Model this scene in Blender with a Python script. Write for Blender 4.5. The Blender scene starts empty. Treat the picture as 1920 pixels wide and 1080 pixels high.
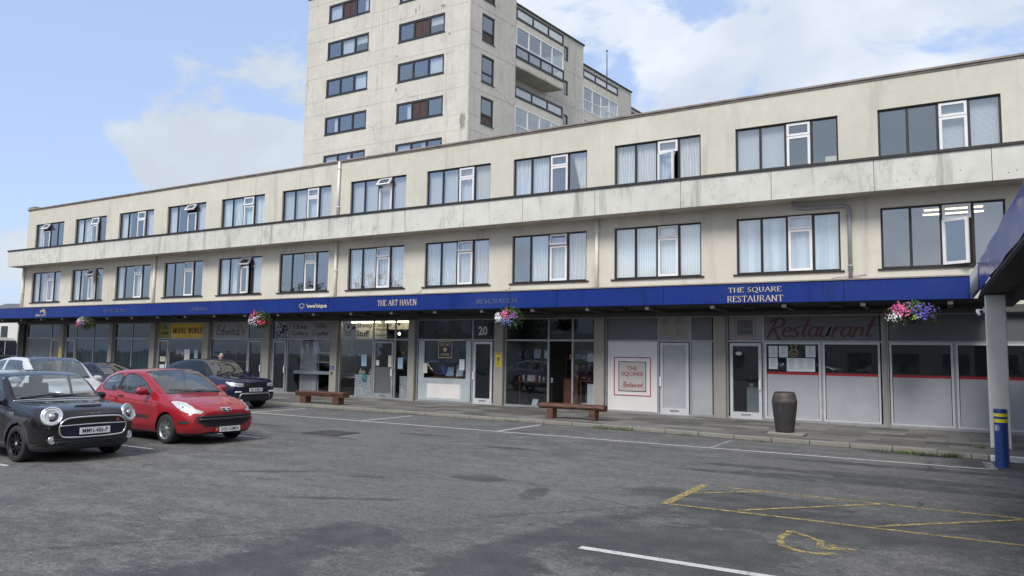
import bpy, bmesh, math, random
from mathutils import Vector, Matrix, noise as mnoise
from mathutils.bvhtree import BVHTree
random.seed(11)
R = math.radians
scene = bpy.context.scene
COL = scene.collection
# ------------------------------------------------------------------ camera
cam = bpy.data.cameras.new('camera'); co = bpy.data.objects.new('camera', cam); COL.objects.link(co)
cam.sensor_width = 36; cam.lens = 1390 / 1920 * 36; cam.clip_end = 3000; cam.clip_start = .05
r_ = Vector((0.86432162, 0.50266451, 0.01662926)); u_ = Vector((0.03141263, -0.08695391, 0.99571696)); f_ = Vector((-0.50195756, 0.86009732, 0.09094616))
M = Matrix((r_, u_, -f_)).transposed().to_4x4(); M.translation = Vector((0, 0, 1.93)); co.matrix_world = M
scene.camera = co
scene.render.resolution_x = 1024; scene.render.resolution_y = 576
# ------------------------------------------------------------------ world
SUN_EL, SUN_AZ = R(47), R(174)       # azimuth measured clockwise from +Y
w = bpy.data.worlds.new('World'); scene.world = w; w.use_nodes = True
nt = w.node_tree; nt.nodes.clear(); N = nt.nodes.new; Lk = nt.links.new
def mth(nt, op, a, b=None, c=None, clamp=False):
    n = nt.nodes.new('ShaderNodeMath'); n.operation = op; n.use_clamp = clamp
    for i, v in enumerate((a, b, c)):
        if v is None: continue
        if isinstance(v, (int, float)): n.inputs[i].default_value = v
        else: nt.links.new(v, n.inputs[i])
    return n.outputs[0]
def mixc(nt, f, a, b, bt='MIX'):
    n = nt.nodes.new('ShaderNodeMix'); n.data_type = 'RGBA'; n.blend_type = bt
    for i, v in ((0, f), (6, a), (7, b)):
        if isinstance(v, (int, float)): n.inputs[i].default_value = v
        elif isinstance(v, tuple): n.inputs[i].default_value = (*v[:3], 1)
        else: nt.links.new(v, n.inputs[i])
    return n.outputs[2]
def noise(nt, vec, scale, detail=4, rough=.55, dist=0, out=0):
    n = nt.nodes.new('ShaderNodeTexNoise'); n.inputs['Scale'].default_value = scale; n.inputs['Detail'].default_value = detail
    n.inputs['Roughness'].default_value = rough; n.inputs['Distortion'].default_value = dist
    if vec is not None: nt.links.new(vec, n.inputs['Vector'])
    return n.outputs[out]
def ramp(nt, f, *st):
    n = nt.nodes.new('ShaderNodeValToRGB'); e = n.color_ramp.elements
    while len(e) < len(st): e.new(.5)
    for i, (p, c) in enumerate(st):
        e[i].position = p; e[i].color = (c, c, c, 1) if isinstance(c, (int, float)) else (*c, 1)
    nt.links.new(f, n.inputs[0]); return n.outputs[0]
def mapping(nt, vec, sc=(1, 1, 1), loc=(0, 0, 0), rot=(0, 0, 0)):
    n = nt.nodes.new('ShaderNodeMapping'); n.inputs['Scale'].default_value = sc; n.inputs['Location'].default_value = loc; n.inputs['Rotation'].default_value = rot
    nt.links.new(vec, n.inputs['Vector']); return n.outputs[0]
def smooth(nt, v, a, b):
    n = nt.nodes.new('ShaderNodeMapRange'); n.interpolation_type = 'SMOOTHSTEP'
    n.inputs[1].default_value = a; n.inputs[2].default_value = b; nt.links.new(v, n.inputs[0]); return n.outputs[0]
sky = N('ShaderNodeTexSky'); sky.sky_type = 'NISHITA'; sky.sun_disc = False; sky.sun_elevation = SUN_EL; sky.sun_rotation = SUN_AZ
sky.air_density = 1.0; sky.dust_density = 1.6; sky.ozone_density = 1.4
tc = N('ShaderNodeTexCoord'); sep = N('ShaderNodeSeparateXYZ'); Lk(tc.outputs['Generated'], sep.inputs[0])
sx, sy, sz = sep.outputs
den = mth(nt, 'ADD', mth(nt, 'MAXIMUM', sz, 0), .30)
cmb = N('ShaderNodeCombineXYZ'); Lk(mth(nt, 'DIVIDE', sx, den), cmb.inputs[0]); Lk(mth(nt, 'DIVIDE', sy, den), cmb.inputs[1]); cmb.inputs[2].default_value = 3.1
pv = cmb.outputs[0]
n1 = noise(nt, pv, 3.0, 9, .58, .3); n2 = noise(nt, pv, .8, 3, .5)
def blob(dx, dy, dz, a, b, amt, c):
    dp = N('ShaderNodeVectorMath'); dp.operation = 'DOT_PRODUCT'; Lk(tc.outputs['Generated'], dp.inputs[0]); dp.inputs[1].default_value = (dx, dy, dz)
    return mth(nt, 'ADD', c, mth(nt, 'MULTIPLY', smooth(nt, dp.outputs[1], a, b), amt))
cov = mth(nt, 'ADD', mth(nt, 'MULTIPLY', n1, 1.15), mth(nt, 'MULTIPLY', n2, .25)); cov = mth(nt, 'SUBTRACT', cov, .125)
# more cloud towards the right of the square and behind it, clear sky at the left
cov = mth(nt, 'ADD', cov, mth(nt, 'MULTIPLY', smooth(nt, sx, -.80, -.30), .17))
cov = mth(nt, 'ADD', cov, mth(nt, 'MULTIPLY', smooth(nt, sx, -.50, -.15), .14))
cov = blob(-.36, .88, .30, .965, .999, -.13, cov)
cov = mth(nt, 'SUBTRACT', cov, mth(nt, 'MULTIPLY', smooth(nt, sz, .05, .45), .035))
cov = mth(nt, 'SUBTRACT', cov, mth(nt, 'MULTIPLY', mth(nt, 'SUBTRACT', 1.0, smooth(nt, sx, -.72, -.55)), .16))
cov = blob(-.735, .635, .235, .972, .996, .36, cov)    # grey bank left of the tower
cov = blob(-.905, .420, .030, .985, .9995, .30, cov)
cl = smooth(nt, cov, .625, .735)
shade = smooth(nt, noise(nt, mapping(nt, pv, loc=(.13, .1, 0)), 1.7, 7, .55, .2), .36, .66)
lft = smooth(nt, sx, -.60, -.45)
ccol = mixc(nt, shade, mixc(nt, lft, (4.1, 4.5, 5.0), (4.2, 4.7, 5.5)), mixc(nt, lft, (4.9, 5.4, 6.1), (6.3, 6.6, 7.1)))
skyc = mixc(nt, 1.0, sky.outputs[0], (1.12, 1.05, 1.05), 'MULTIPLY')
skyc = mixc(nt, .52, skyc, (4.1, 5.4, 8.0))
final = mixc(nt, mth(nt, 'MULTIPLY', cl, .93), skyc, ccol)
bg = N('ShaderNodeBackground'); Lk(final, bg.inputs[0]); bg.inputs[1].default_value = .080
ow = N('ShaderNodeOutputWorld'); Lk(bg.outputs[0], ow.inputs[0])
# ------------------------------------------------------------------ sun (veiled by cloud)
sl = bpy.data.lights.new('sun', 'SUN'); sl.energy = 1.7; sl.angle = R(22); sl.color = (1, .95, .87)
so = bpy.data.objects.new('sun', sl); COL.objects.link(so)
sd = Vector((math.sin(SUN_AZ) * math.cos(SUN_EL), math.cos(SUN_AZ) * math.cos(SUN_EL), math.sin(SUN_EL)))
so.rotation_euler = sd.to_track_quat('Z', 'Y').to_euler(); so.location = (10, -20, 40)
scene.view_settings.view_transform = 'Standard'; scene.view_settings.look = 'None'; scene.view_settings.exposure = .95; scene.view_settings.gamma = 1
# ------------------------------------------------------------------ materials
MAT = {}
def newmat(name):
    m = bpy.data.materials.new(name); m.use_nodes = True; nt = m.node_tree; nt.nodes.clear()
    o = nt.nodes.new('ShaderNodeOutputMaterial'); MAT[name] = m; return m, nt, o
def princ(nt, o, **k):
    p = nt.nodes.new('ShaderNodeBsdfPrincipled')
    for kk, v in k.items():
        i = p.inputs[kk.replace('_', ' ')]
        if isinstance(v, (int, float)): i.default_value = v
        elif isinstance(v, tuple): i.default_value = (*v[:3], 1) if len(i.default_value) == 4 else v
        else: nt.links.new(v, i)
    if o is not None: nt.links.new(p.outputs[0], o.inputs[0])
    return p
def bump(nt, p, h, st=.2, d=.01):
    b = nt.nodes.new('ShaderNodeBump'); b.inputs['Strength'].default_value = st; b.inputs['Distance'].default_value = d
    nt.links.new(h, b.inputs['Height']); nt.links.new(b.outputs[0], p.inputs['Normal'])
def coords(nt):
    return nt.nodes.new('ShaderNodeTexCoord').outputs['Object']
def simple(name, col, rough=.5, var=.12, scale=6, metal=0, bmp=0, coat=0, spec=.5, sx=(1, 1, 1)):
    m, nt, o = newmat(name); c = mapping(nt, coords(nt), sx)
    n = noise(nt, c, scale, 5, .6)
    dk = tuple(x * (1 - var * 1.6) for x in col); lt = tuple(min(1, x * (1 + var)) for x in col)
    cc = mixc(nt, ramp(nt, n, (.3, 0.), (.7, 1.)), dk, lt)
    p = princ(nt, o, Base_Color=cc, Roughness=rough, Metallic=metal, Coat_Weight=coat, Specular_IOR_Level=spec)
    if bmp: bump(nt, p, noise(nt, c, scale * 8, 4), bmp, .01)
    return m
def render_wall(name, base, dirt, streak=1., crack=False, blotch=0.):
    m, nt, o = newmat(name); c = coords(nt)
    big = ramp(nt, noise(nt, c, .35, 5, .6), (.35, 0.), (.7, 1.))
    med = ramp(nt, noise(nt, c, 2.2, 6, .65), (.35, 0.), (.75, 1.))
    st = noise(nt, mapping(nt, c, (1.6, 1.6, .16)), 1.6, 5, .6)
    stm = ramp(nt, st, (.56, 0.), (.72, 1.))
    fine = noise(nt, c, 40, 3)
    lt = tuple(min(1, x * 1.06) for x in base); md = tuple(x * .9 for x in base)
    cc = mixc(nt, big, md, lt)
    cc = mixc(nt, mth(nt, 'MULTIPLY', med, .22), cc, dirt)
    cc = mixc(nt, mth(nt, 'MULTIPLY', stm, .5 * streak), cc, dirt)
    cc = mixc(nt, mth(nt, 'MULTIPLY', fine, .12), cc, (.2, .18, .15))
    if blotch:
        bl = mth(nt, 'MULTIPLY', ramp(nt, noise(nt, mapping(nt, c, (1, 1, .6)), 4.5, 9, .8), (.50, 0.), (.64, 1.)), ramp(nt, noise(nt, c, .55, 3), (.42, 0.), (.60, 1.)))
        cc = mixc(nt, mth(nt, 'MULTIPLY', bl, blotch), cc, dirt)
    if crack:
        v = nt.nodes.new('ShaderNodeTexVoronoi'); v.feature = 'DISTANCE_TO_EDGE'; v.inputs['Scale'].default_value = .3
        wv = nt.nodes.new('ShaderNodeVectorMath'); wv.operation = 'ADD'; nt.links.new(c, wv.inputs[0]); nt.links.new(noise(nt, c, 1.3, 5, out=1), wv.inputs[1])
        nt.links.new(wv.outputs[0], v.inputs['Vector'])
        k = mth(nt, 'MULTIPLY', ramp(nt, v.outputs[0], (.0, 1.), (.010, 0.)), ramp(nt, noise(nt, c, .5, 3), (.5, 0.), (.6, 1.)))
        cc = mixc(nt, mth(nt, 'MULTIPLY', k, .5), cc, (.16, .15, .13))
        sp = ramp(nt, noise(nt, c, .9, 8, .7), (.69, 0.), (.71, 1.)); cc = mixc(nt, mth(nt, 'MULTIPLY', sp, .7), cc, (.24, .23, .21))
        rib = mth(nt, 'MULTIPLY', ramp(nt, noise(nt, mapping(nt, c, (9, 9, .25)), 1.2, 2), (.48, 0.), (.62, 1.)), ramp(nt, noise(nt, c, .25, 2), (.5, 0.), (.56, 1.)))
        cc = mixc(nt, mth(nt, 'MULTIPLY', rib, .3), cc, dirt)
    p = princ(nt, o, Base_Color=cc, Roughness=.9, Specular_IOR_Level=.2)
    bump(nt, p, mth(nt, 'ADD', fine, med), .35, .01); return m
render_wall('cream_render', (.635, .61, .535), (.36, .345, .30), 1.0, False, .18)
render_wall('tower_render', (.60, .58, .53), (.30, .29, .265), 1.1, True, .35)
render_wall('band_concrete', (.66, .655, .61), (.24, .24, .22), 1.5, False, .6)
render_wall('white_render', (.66, .66, .64), (.45, .44, .42), .5)
render_wall('grey_concrete', (.30, .285, .26), (.17, .16, .145), 1.0)
render_wall('column_paint', (.86, .83, .76), (.33, .31, .27), .6)
render_wall('kerb_stone', (.25, .24, .215), (.10, .10, .08), .8)
simple('coping', (.26, .22, .20), .7, .2, 3)
simple('dark_cap', (.022, .020, .020), .6, .3, 3)
simple('brown_frame', (.014, .009, .009), .45, .25, 5)
simple('brown_panel', (.060, .030, .027), .5, .15, 5)
simple('dark_frame', (.022, .023, .027), .45, .2, 5)
simple('white_upvc', (.72, .73, .75), .35, .05, 3)
simple('grey_pvc', (.28, .29, .31), .4, .1, 3)
simple('alu_frame', (.30, .31, .32), .45, .12, 4, metal=.3)
simple('shop_white', (.48, .49, .52), .4, .06, 2)
simple('panel_grey', (.345, .355, .385), .35, .06, 1.5)
simple('panel_shaded', (.26, .255, .26), .5, .08, 1.5)  # white upper panels, darkened in colour for the deep shade beneath the canopy
simple('logo_beige', (.42, .40, .385), .5, .05, 2)
simple('notice_old', (.30, .28, .235), .8, .2, 14)
simple('panel_dim', (.10, .107, .115), .4, .08, 1.5)  # grey sign panels, albedo lowered further to carry the shade under the canopy
simple('panel_white', (.62, .60, .60), .45, .05, 1.5)
simple('frosted', (.36, .41, .43), .3, .12, 1.2)
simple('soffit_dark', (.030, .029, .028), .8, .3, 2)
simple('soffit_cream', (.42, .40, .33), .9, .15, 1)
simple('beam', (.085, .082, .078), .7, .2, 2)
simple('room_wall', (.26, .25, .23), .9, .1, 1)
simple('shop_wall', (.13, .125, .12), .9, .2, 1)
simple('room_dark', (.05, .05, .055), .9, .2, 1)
simple('black', (.012, .012, .013), .5, .2, 5)
simple('black_gloss', (.010, .010, .012), .2, .1, 5)
simple('rubber', (.022, .022, .023), .75, .2, 20)
simple('red_vinyl', (.30, .012, .02), .4, .06, 3)
simple('maroon', (.080, .007, .014), .5, .08, 3)
simple('gold', (.55, .42, .20), .45, .1, 6, metal=.2)
simple('cream_letter', (.62, .52, .38), .5, .06, 6)
simple('faded_letter', (.022, .05, .19), .5, .1, 8)
simple('ghost_letter', (.10, .12, .20), .6, .25, 10)
simple('ink', (.02, .02, .022), .6, .05, 5)
simple('pale_ink', (.50, .50, .50), .6, .05, 5)
simple('paper', (.62, .65, .68), .7, .06, 4)
simple('paper_blue', (.30, .45, .58), .7, .1, 6)
simple('paper_cream', (.62, .57, .45), .7, .06, 6)
simple('yellow_sign', (.60, .46, .03), .5, .06, 5)
simple('sign_orange', (.62, .36, .02), .5, .08, 2)
simple('sign_olive', (.22, .20, .03), .5, .1, 2)
simple('sign_navy', (.020, .024, .05), .4, .1, 2)
simple('timber', (.105, .045, .028), .6, .4, 6, bmp=.4, sx=(.6, 6, 6))
simple('timber_dark', (.060, .032, .022), .7, .35, 8, bmp=.3, sx=(5, 5, .6))
simple('barrel', (.040, .035, .037), .55, .30, 5, bmp=.3, sx=(6, 6, .5))
simple('barrel_top', (.065, .052, .048), .6, .3, 8, bmp=.3)
simple('bollard_blue', (.012, .045, .20), .4, .15, 6)
simple('bollard_yellow', (.75, .66, .03), .4, .08, 8)
simple('white_paint', (.70, .70, .68), .7, .15, 10)
simple('skin', (.50, .28, .20), .6, .08, 8)
simple('grey_hair', (.42, .39, .36), .8, .2, 40)
simple('jacket', (.05, .06, .09), .8, .15, 12)
simple('trouser', (.04, .04, .045), .8, .15, 12)
simple('leaf', (.055, .11, .022), .6, .45, 14)
simple('moss', (.09, .14, .03), .85, .4, 14)
simple('wire', (.02, .02, .02), .6, .1, 5)
simple('slate', (.10, .11, .13), .7, .2, 2)
simple('tree_leaf', (.05, .085, .025), .7, .5, 3)
simple('bark', (.08, .06, .045), .9, .3, 5)
simple('furniture', (.13, .05, .03), .5, .2, 4)
simple('coral', (.55, .14, .09), .6, .1, 5)
simple('teal', (.04, .35, .38), .7, .1, 9)
simple('wool', (.60, .57, .50), .9, .15, 30)
simple('rim_black', (.018, .018, .02), .35, .1, 5, metal=.5)
simple('rim_silver', (.42, .43, .44), .35, .12, 8, metal=.8)
simple('chrome', (.75, .76, .78), .12, .04, 3, metal=1)
simple('plate_white', (.72, .73, .74), .4, .03, 5)
simple('seat', (.11, .11, .115), .85, .15, 10)
simple('trim', (.030, .032, .035), .55, .12, 12)
simple('lamp_body', (.60, .62, .65), .28, .12, 60, metal=.3)
simple('cladding_grey', (.042, .045, .052), .5, .1, 10)
simple('lamp_hazy', (.62, .60, .48), .3, .08, 4)
for k, c in (('pink', (.75, .12, .36)), ('white', (.85, .85, .85)), ('violet', (.10, .07, .42)), ('red', (.68, .03, .06)), ('purple', (.32, .07, .45)), ('blue', (.20, .24, .55)), ('lilac', (.62, .50, .66)), ('lime', (.35, .42, .06))):
    simple('flower_' + k, c, .6, .12, 30)
def emis(name, col, st):
    m, nt, o = newmat(name); e = nt.nodes.new('ShaderNodeEmission'); e.inputs[0].default_value = (*col, 1); e.inputs[1].default_value = st; nt.links.new(e.outputs[0], o.inputs[0])
emis('tube_light', (1, .86, .5), 1.6); emis('shop_light', (1, .88, .62), 5); emis('spot_light', (1, .9, .75), 8)
def glass(name, tint=(.8, .84, .86), refl=1., rough=0.0, wavy=.004, gt=(.86, .94, 1)):
    m, nt, o = newmat(name)
    t = nt.nodes.new('ShaderNodeBsdfTransparent'); t.inputs[0].default_value = (*tint, 1)
    g = nt.nodes.new('ShaderNodeBsdfGlossy'); g.inputs[0].default_value = (*gt, 1); g.inputs['Roughness'].default_value = rough
    if wavy:
        b = nt.nodes.new('ShaderNodeBump'); b.inputs['Strength'].default_value = .5; b.inputs['Distance'].default_value = wavy
        nt.links.new(noise(nt, coords(nt), 1.3, 2), b.inputs['Height']); nt.links.new(b.outputs[0], g.inputs['Normal'])
    ge = nt.nodes.new('ShaderNodeNewGeometry'); dp = nt.nodes.new('ShaderNodeVectorMath'); dp.operation = 'DOT_PRODUCT'
    nt.links.new(ge.outputs['Normal'], dp.inputs[0]); nt.links.new(ge.outputs['Incoming'], dp.inputs[1])
    c1 = mth(nt, 'SUBTRACT', 1.0, mth(nt, 'ABSOLUTE', dp.outputs[1]), clamp=True)
    fac = mth(nt, 'ADD', refl, mth(nt, 'MULTIPLY', mth(nt, 'POWER', c1, 5), 1 - refl), clamp=True)
    mx = nt.nodes.new('ShaderNodeMixShader'); nt.links.new(fac, mx.inputs[0]); nt.links.new(t.outputs[0], mx.inputs[1]); nt.links.new(g.outputs[0], mx.inputs[2]); nt.links.new(mx.outputs[0], o.inputs[0])
glass('glass', (.95, .97, .98), .30); glass('glass_car', (.84, .88, .87), .17, 0, 0, (1, 1, .98)); glass('glass_dark', (.16, .17, .19), .07, 0, 0); glass('glass_mid', (.50, .53, .55), .17, 0, 0, (1, 1, .98)); glass('glass_lamp', (.9, .9, .9), .05, 0, 0)
glass('glass_shop', (.72, .76, .78), .09, 0, .006); glass('glass_grey', (.85, .9, .92), .30, .02, .004)
def curtain(name, base, freq, dark=.72, axis='x', zf=0):
    m, nt, o = newmat(name); c = coords(nt); sp = nt.nodes.new('ShaderNodeSeparateXYZ'); nt.links.new(c, sp.inputs[0])
    v = sp.outputs[2] if axis == 'z' else sp.outputs[0]
    if axis == 'x': v = mth(nt, 'ADD', v, mth(nt, 'MULTIPLY', noise(nt, mapping(nt, c, (1, 1, .3)), 2.2, 3), .25 if zf == 0 else 0))
    s = mth(nt, 'ADD', mth(nt, 'MULTIPLY', mth(nt, 'SINE', mth(nt, 'MULTIPLY', v, freq)), .5), .5)
    cc = mixc(nt, s, tuple(x * dark for x in base), base)
    p = princ(nt, o, Base_Color=cc, Roughness=.9, Specular_IOR_Level=.1, Emission_Color=cc, Emission_Strength=0.0)
    bump(nt, p, s, .6, .03)
curtain('net_curtain', (.72, .74, .75), 70); curtain('net_green', (.74, .84, .80), 55); curtain('vertical_blind', (.62, .62, .60), 75, .68, 'x', 1)
curtain('vertical_blind_white', (.93, .96, .95), 75, .8, 'x', 1); curtain('venetian', (.76, .80, .83), 190, .62, 'z'); curtain('teal_drape', (.045, .12, .14), 45, .5)
curtain('blue_drape', (.72, .82, .90), 16, .78)
# blue sheet-metal fascia
m, nt, o = newmat('fascia_blue'); c = coords(nt)
sc = ramp(nt, noise(nt, mapping(nt, c, (1, 1, 3)), 3.5, 8, .7), (.70, 0.), (.735, 1.))
cc = mixc(nt, noise(nt, c, .5, 3), (.004, .019, .145), (.008, .032, .21))
cc = mixc(nt, mth(nt, 'MULTIPLY', sc, .35), cc, (.35, .38, .5))
cc = mixc(nt, mth(nt, 'MULTIPLY', ramp(nt, noise(nt, mapping(nt, c, (.5, 1, .5)), .9, 5, .7), (.5, 0.), (.75, 1.)), .25), cc, (.04, .07, .22))
cc = mixc(nt, mth(nt, 'MULTIPLY', ramp(nt, noise(nt, mapping(nt, c, (2.2, 1, .2)), 2.0, 4), (.58, 0.), (.72, 1.)), .5), cc, (.004, .008, .04))
p = princ(nt, o, Base_Color=cc, Roughness=mth(nt, 'ADD', mth(nt, 'MULTIPLY', noise(nt, c, 1.5, 4), .25), .30), Specular_IOR_Level=.25); bump(nt, p, noise(nt, c, 1.1, 2), .5, .03)
m, nt, o = newmat('fascia_gloss'); c = coords(nt)
p = princ(nt, o, Base_Color=mixc(nt, noise(nt, c, .7, 3), (.014, .045, .30), (.022, .065, .40)), Roughness=.22, Specular_IOR_Level=.35); bump(nt, p, noise(nt, mapping(nt, c, (1, .8, 1.5)), .9, 2), .7, .06)
# car paints
def paint(name, col, metal=0., flake=0., coat=1.):
    m, nt, o = newmat(name); c = coords(nt)
    cc = mixc(nt, mth(nt, 'MULTIPLY', noise(nt, c, 5, 4), .25), col, tuple(min(1, x * 1.3 + .01) for x in col))
    dirt = mth(nt, 'MULTIPLY', smooth(nt, mth(nt, 'SUBTRACT', .55, sepz(nt, c)), 0, .4), mth(nt, 'MULTIPLY', noise(nt, c, 7, 5), .25))
    cc = mixc(nt, dirt, cc, (.12, .105, .09))
    princ(nt, o, Base_Color=cc, Roughness=mth(nt, 'ADD', .38, mth(nt, 'MULTIPLY', dirt, 1.2)), Metallic=metal, Specular_IOR_Level=.12, Coat_Weight=coat, Coat_Roughness=.015)
def sepz(nt, c):
    s = nt.nodes.new('ShaderNodeSeparateXYZ'); nt.links.new(c, s.inputs[0]); return s.outputs[2]
paint('paint_red', (.31, .010, .020), .1); paint('paint_black', (.006, .0045, .0065), 0); paint('paint_navy', (.006, .009, .034), .2)
paint('paint_white', (.50, .51, .53), 0); paint('paint_darkroof', (.02, .022, .03), .2); paint('paint_silver', (.35, .36, .37), .5)
# asphalt with worn and wet-looking patches laid at their places on the ground
m, nt, o = newmat('asphalt'); c = coords(nt)
wn = nt.nodes.new('ShaderNodeVectorMath'); wn.operation = 'ADD'; nt.links.new(c, wn.inputs[0])
sb = nt.nodes.new('ShaderNodeVectorMath'); sb.operation = 'SUBTRACT'; nt.links.new(noise(nt, c, 1.5, 12, .82, out=1), sb.inputs[0]); sb.inputs[1].default_value = (.5, .5, .5)
scn = nt.nodes.new('ShaderNodeVectorMath'); scn.operation = 'SCALE'; scn.inputs['Scale'].default_value = .6; nt.links.new(sb.outputs[0], scn.inputs[0]); nt.links.new(scn.outputs[0], wn.inputs[1])
wn2 = nt.nodes.new('ShaderNodeVectorMath'); wn2.operation = 'ADD'; s2_ = nt.nodes.new('ShaderNodeVectorMath'); s2_.operation = 'SCALE'; s2_.inputs['Scale'].default_value = .30
sb2 = nt.nodes.new('ShaderNodeVectorMath'); sb2.operation = 'SUBTRACT'; nt.links.new(noise(nt, c, 9, 6, .8, out=1), sb2.inputs[0]); sb2.inputs[1].default_value = (.5, .5, .5); nt.links.new(sb2.outputs[0], s2_.inputs[0]); nt.links.new(wn.outputs[0], wn2.inputs[0]); nt.links.new(s2_.outputs[0], wn2.inputs[1]); wn = wn2
PATCH = [(-5.55, 6.15, .62, .55, .0), (-5.5, 5.0, .5, .85, .3), (-5.5, 4.0, .9, .6, .3), (-6.38, 10.05, .42, .32, .1), (-5.07, 9.45, .17, .55, .2), (-3.0, 13.05, 1.45, .16, -.04),
         (-2.9, 14.0, 1.1, .20, 0), (-.9, 14.0, 1.7, .33, 0), (-.5, 13.35, 2.6, .3, 0), (-3.6, 10.6, .6, .4, 0), (-2.4, 7.6, 1.25, 1.15, .2), (-3.75, 7.2, .3, 1.9, -.2), (-1.5, 9.6, 1.9, .9, 0), (-2.3, 10.75, 1.2, .5, 0),
         (-3.6, 5.6, .5, .8, 0), (-1, 5.5, 1.6, 1.2, 0), (-16.2, 13.9, 1.4, .2, 0), (-12.6, 12.9, 1.6, .12, -.1), (-10.8, 14.6, .8, .15, 0), (1.8, 10.8, 1.6, 2.2, 0), (-8.0, 13.6, .9, .14, 0),
         (-.8, 15.6, 2.3, .25, 0), (.8, 17.0, .8, .9, 0), (-.6, 18.0, 1.2, .30, 0), (-7.9, 9.1, .3, .12, .4), (-9.5, 8.6, .9, .1, .6), (-7.0, 7.6, .9, .1, .5)]
mask = None
for (px, py, rx, ry, rt) in PATCH:
    mp = nt.nodes.new('ShaderNodeMapping'); mp.vector_type = 'TEXTURE'; mp.inputs['Location'].default_value = (px, py, 0); mp.inputs['Rotation'].default_value = (0, 0, rt); mp.inputs['Scale'].default_value = (rx, ry, 1e4)
    nt.links.new(wn.outputs[0], mp.inputs[0]); ln = nt.nodes.new('ShaderNodeVectorMath'); ln.operation = 'LENGTH'; nt.links.new(mp.outputs[0], ln.inputs[0])
    v = ln.outputs[1]; mask = v if mask is None else mth(nt, 'MINIMUM', mask, v)
mask = mth(nt, 'ADD', mask, mth(nt, 'MULTIPLY', mth(nt, 'SUBTRACT', noise(nt, mapping(nt, c, (.8, 1.5, 1)), 2.6, 14, .84), .5), 3.6))
pm = mth(nt, 'SUBTRACT', 1.0, smooth(nt, mask, .90, 1.06))
spk = noise(nt, c, 30, 4, .75); spk2 = noise(nt, c, 75, 2, .6); mid = noise(nt, c, 2.0, 8, .7); big = noise(nt, c, .22, 4)
tr = noise(nt, mapping(nt, c, (.12, 1.1, 1), rot=(0, 0, -.12)), 1.1, 6, .65)
base = mixc(nt, ramp(nt, mth(nt, 'ADD', mth(nt, 'MULTIPLY', big, .55), mth(nt, 'MULTIPLY', tr, .45)), (.35, 0.), (.65, 1.)), (.112, .111, .109), (.170, .169, .165))
spk3 = noise(nt, c, 8, 6, .8)
grn = ramp(nt, mth(nt, 'ADD', mth(nt, 'MULTIPLY', spk, .45), mth(nt, 'ADD', mth(nt, 'MULTIPLY', spk2, .25), mth(nt, 'MULTIPLY', spk3, .3))), (.41, 0.), (.60, 1.))
base = mixc(nt, 1.0, base, mixc(nt, grn, (.42, .42, .42), (1.50, 1.50, 1.50)), 'MULTIPLY')
brk = ramp(nt, mth(nt, 'ADD', mth(nt, 'MULTIPLY', mid, .72), mth(nt, 'MULTIPLY', grn, .12)), (.40, 0.), (.45, 1.))
pmx = mth(nt, 'MULTIPLY', pm, mth(nt, 'ADD', mth(nt, 'MULTIPLY', brk, .40), .55))
cc = mixc(nt, pmx, base, mixc(nt, grn, (.022, .024, .026), (.078, .081, .085)))
frk = mth(nt, 'MULTIPLY', ramp(nt, noise(nt, mapping(nt, c, (.55, 1.5, 1), rot=(0, 0, -.1)), 3.4, 8, .78), (.555, 0.), (.575, 1.)), ramp(nt, noise(nt, mapping(nt, c, (.5, 1.4, 1)), .55, 3), (.42, 0.), (.52, 1.)))
cc = mixc(nt, mth(nt, 'MULTIPLY', frk, .55), cc, (.06, .063, .066))
mot = mth(nt, 'MULTIPLY', ramp(nt, noise(nt, mapping(nt, c, (.75, 1.3, 1)), 1.5, 14, .80), (.475, 0.), (.51, 1.)), ramp(nt, noise(nt, c, .16, 3), (.42, .3), (.58, 1.)))
cc = mixc(nt, mth(nt, 'MULTIPLY', mot, .50), cc, mixc(nt, grn, (.028, .030, .032), (.085, .087, .09)))
cr = nt.nodes.new('ShaderNodeTexVoronoi'); cr.feature = 'DISTANCE_TO_EDGE'; cr.inputs['Scale'].default_value = .16; nt.links.new(wn.outputs[0], cr.inputs['Vector'])
ck = mth(nt, 'MULTIPLY', ramp(nt, cr.outputs[0], (0., 1.), (.006, 0.)), ramp(nt, noise(nt, c, .4, 3), (.48, 0.), (.56, 1.)))
cc = mixc(nt, mth(nt, 'MULTIPLY', ck, .7), cc, (.02, .02, .021))
chip = ramp(nt, noise(nt, c, 21, 2, .5), (.775, 0.), (.79, 1.)); cc = mixc(nt, mth(nt, 'MULTIPLY', chip, .55), cc, (.42, .42, .41))
p = princ(nt, o, Base_Color=cc, Roughness=mth(nt, 'SUBTRACT', .86, mth(nt, 'MULTIPLY', pm, .16)), Specular_IOR_Level=.35)
bump(nt, p, mth(nt, 'ADD', spk, mth(nt, 'MULTIPLY', spk2, .6)), .7, .012)
def road_paint(name, col, lo, hi):
    m, nt, o = newmat(name); c = coords(nt)
    a = mth(nt, 'ADD', mth(nt, 'MULTIPLY', noise(nt, c, 9, 8, .8), .6), mth(nt, 'MULTIPLY', noise(nt, c, 60, 3, .7), .4))
    p = princ(nt, None, Base_Color=mixc(nt, noise(nt, c, 12, 4), tuple(x * .7 for x in col), col), Roughness=.8)
    t = nt.nodes.new('ShaderNodeBsdfTransparent'); mx = nt.nodes.new('ShaderNodeMixShader')
    nt.links.new(ramp(nt, a, (lo, 0.), (hi, 1.)), mx.inputs[0]); nt.links.new(t.outputs[0], mx.inputs[1]); nt.links.new(p.outputs[0], mx.inputs[2]); nt.links.new(mx.outputs[0], o.inputs[0])
road_paint('line_white', (.62, .62, .60), .405, .455); road_paint('line_worn', (.40, .40, .38), .46, .52); road_paint('line_yellow', (.46, .35, .12), .455, .52); road_paint('line_yellow_worn', (.44, .34, .12), .455, .52)
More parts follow.
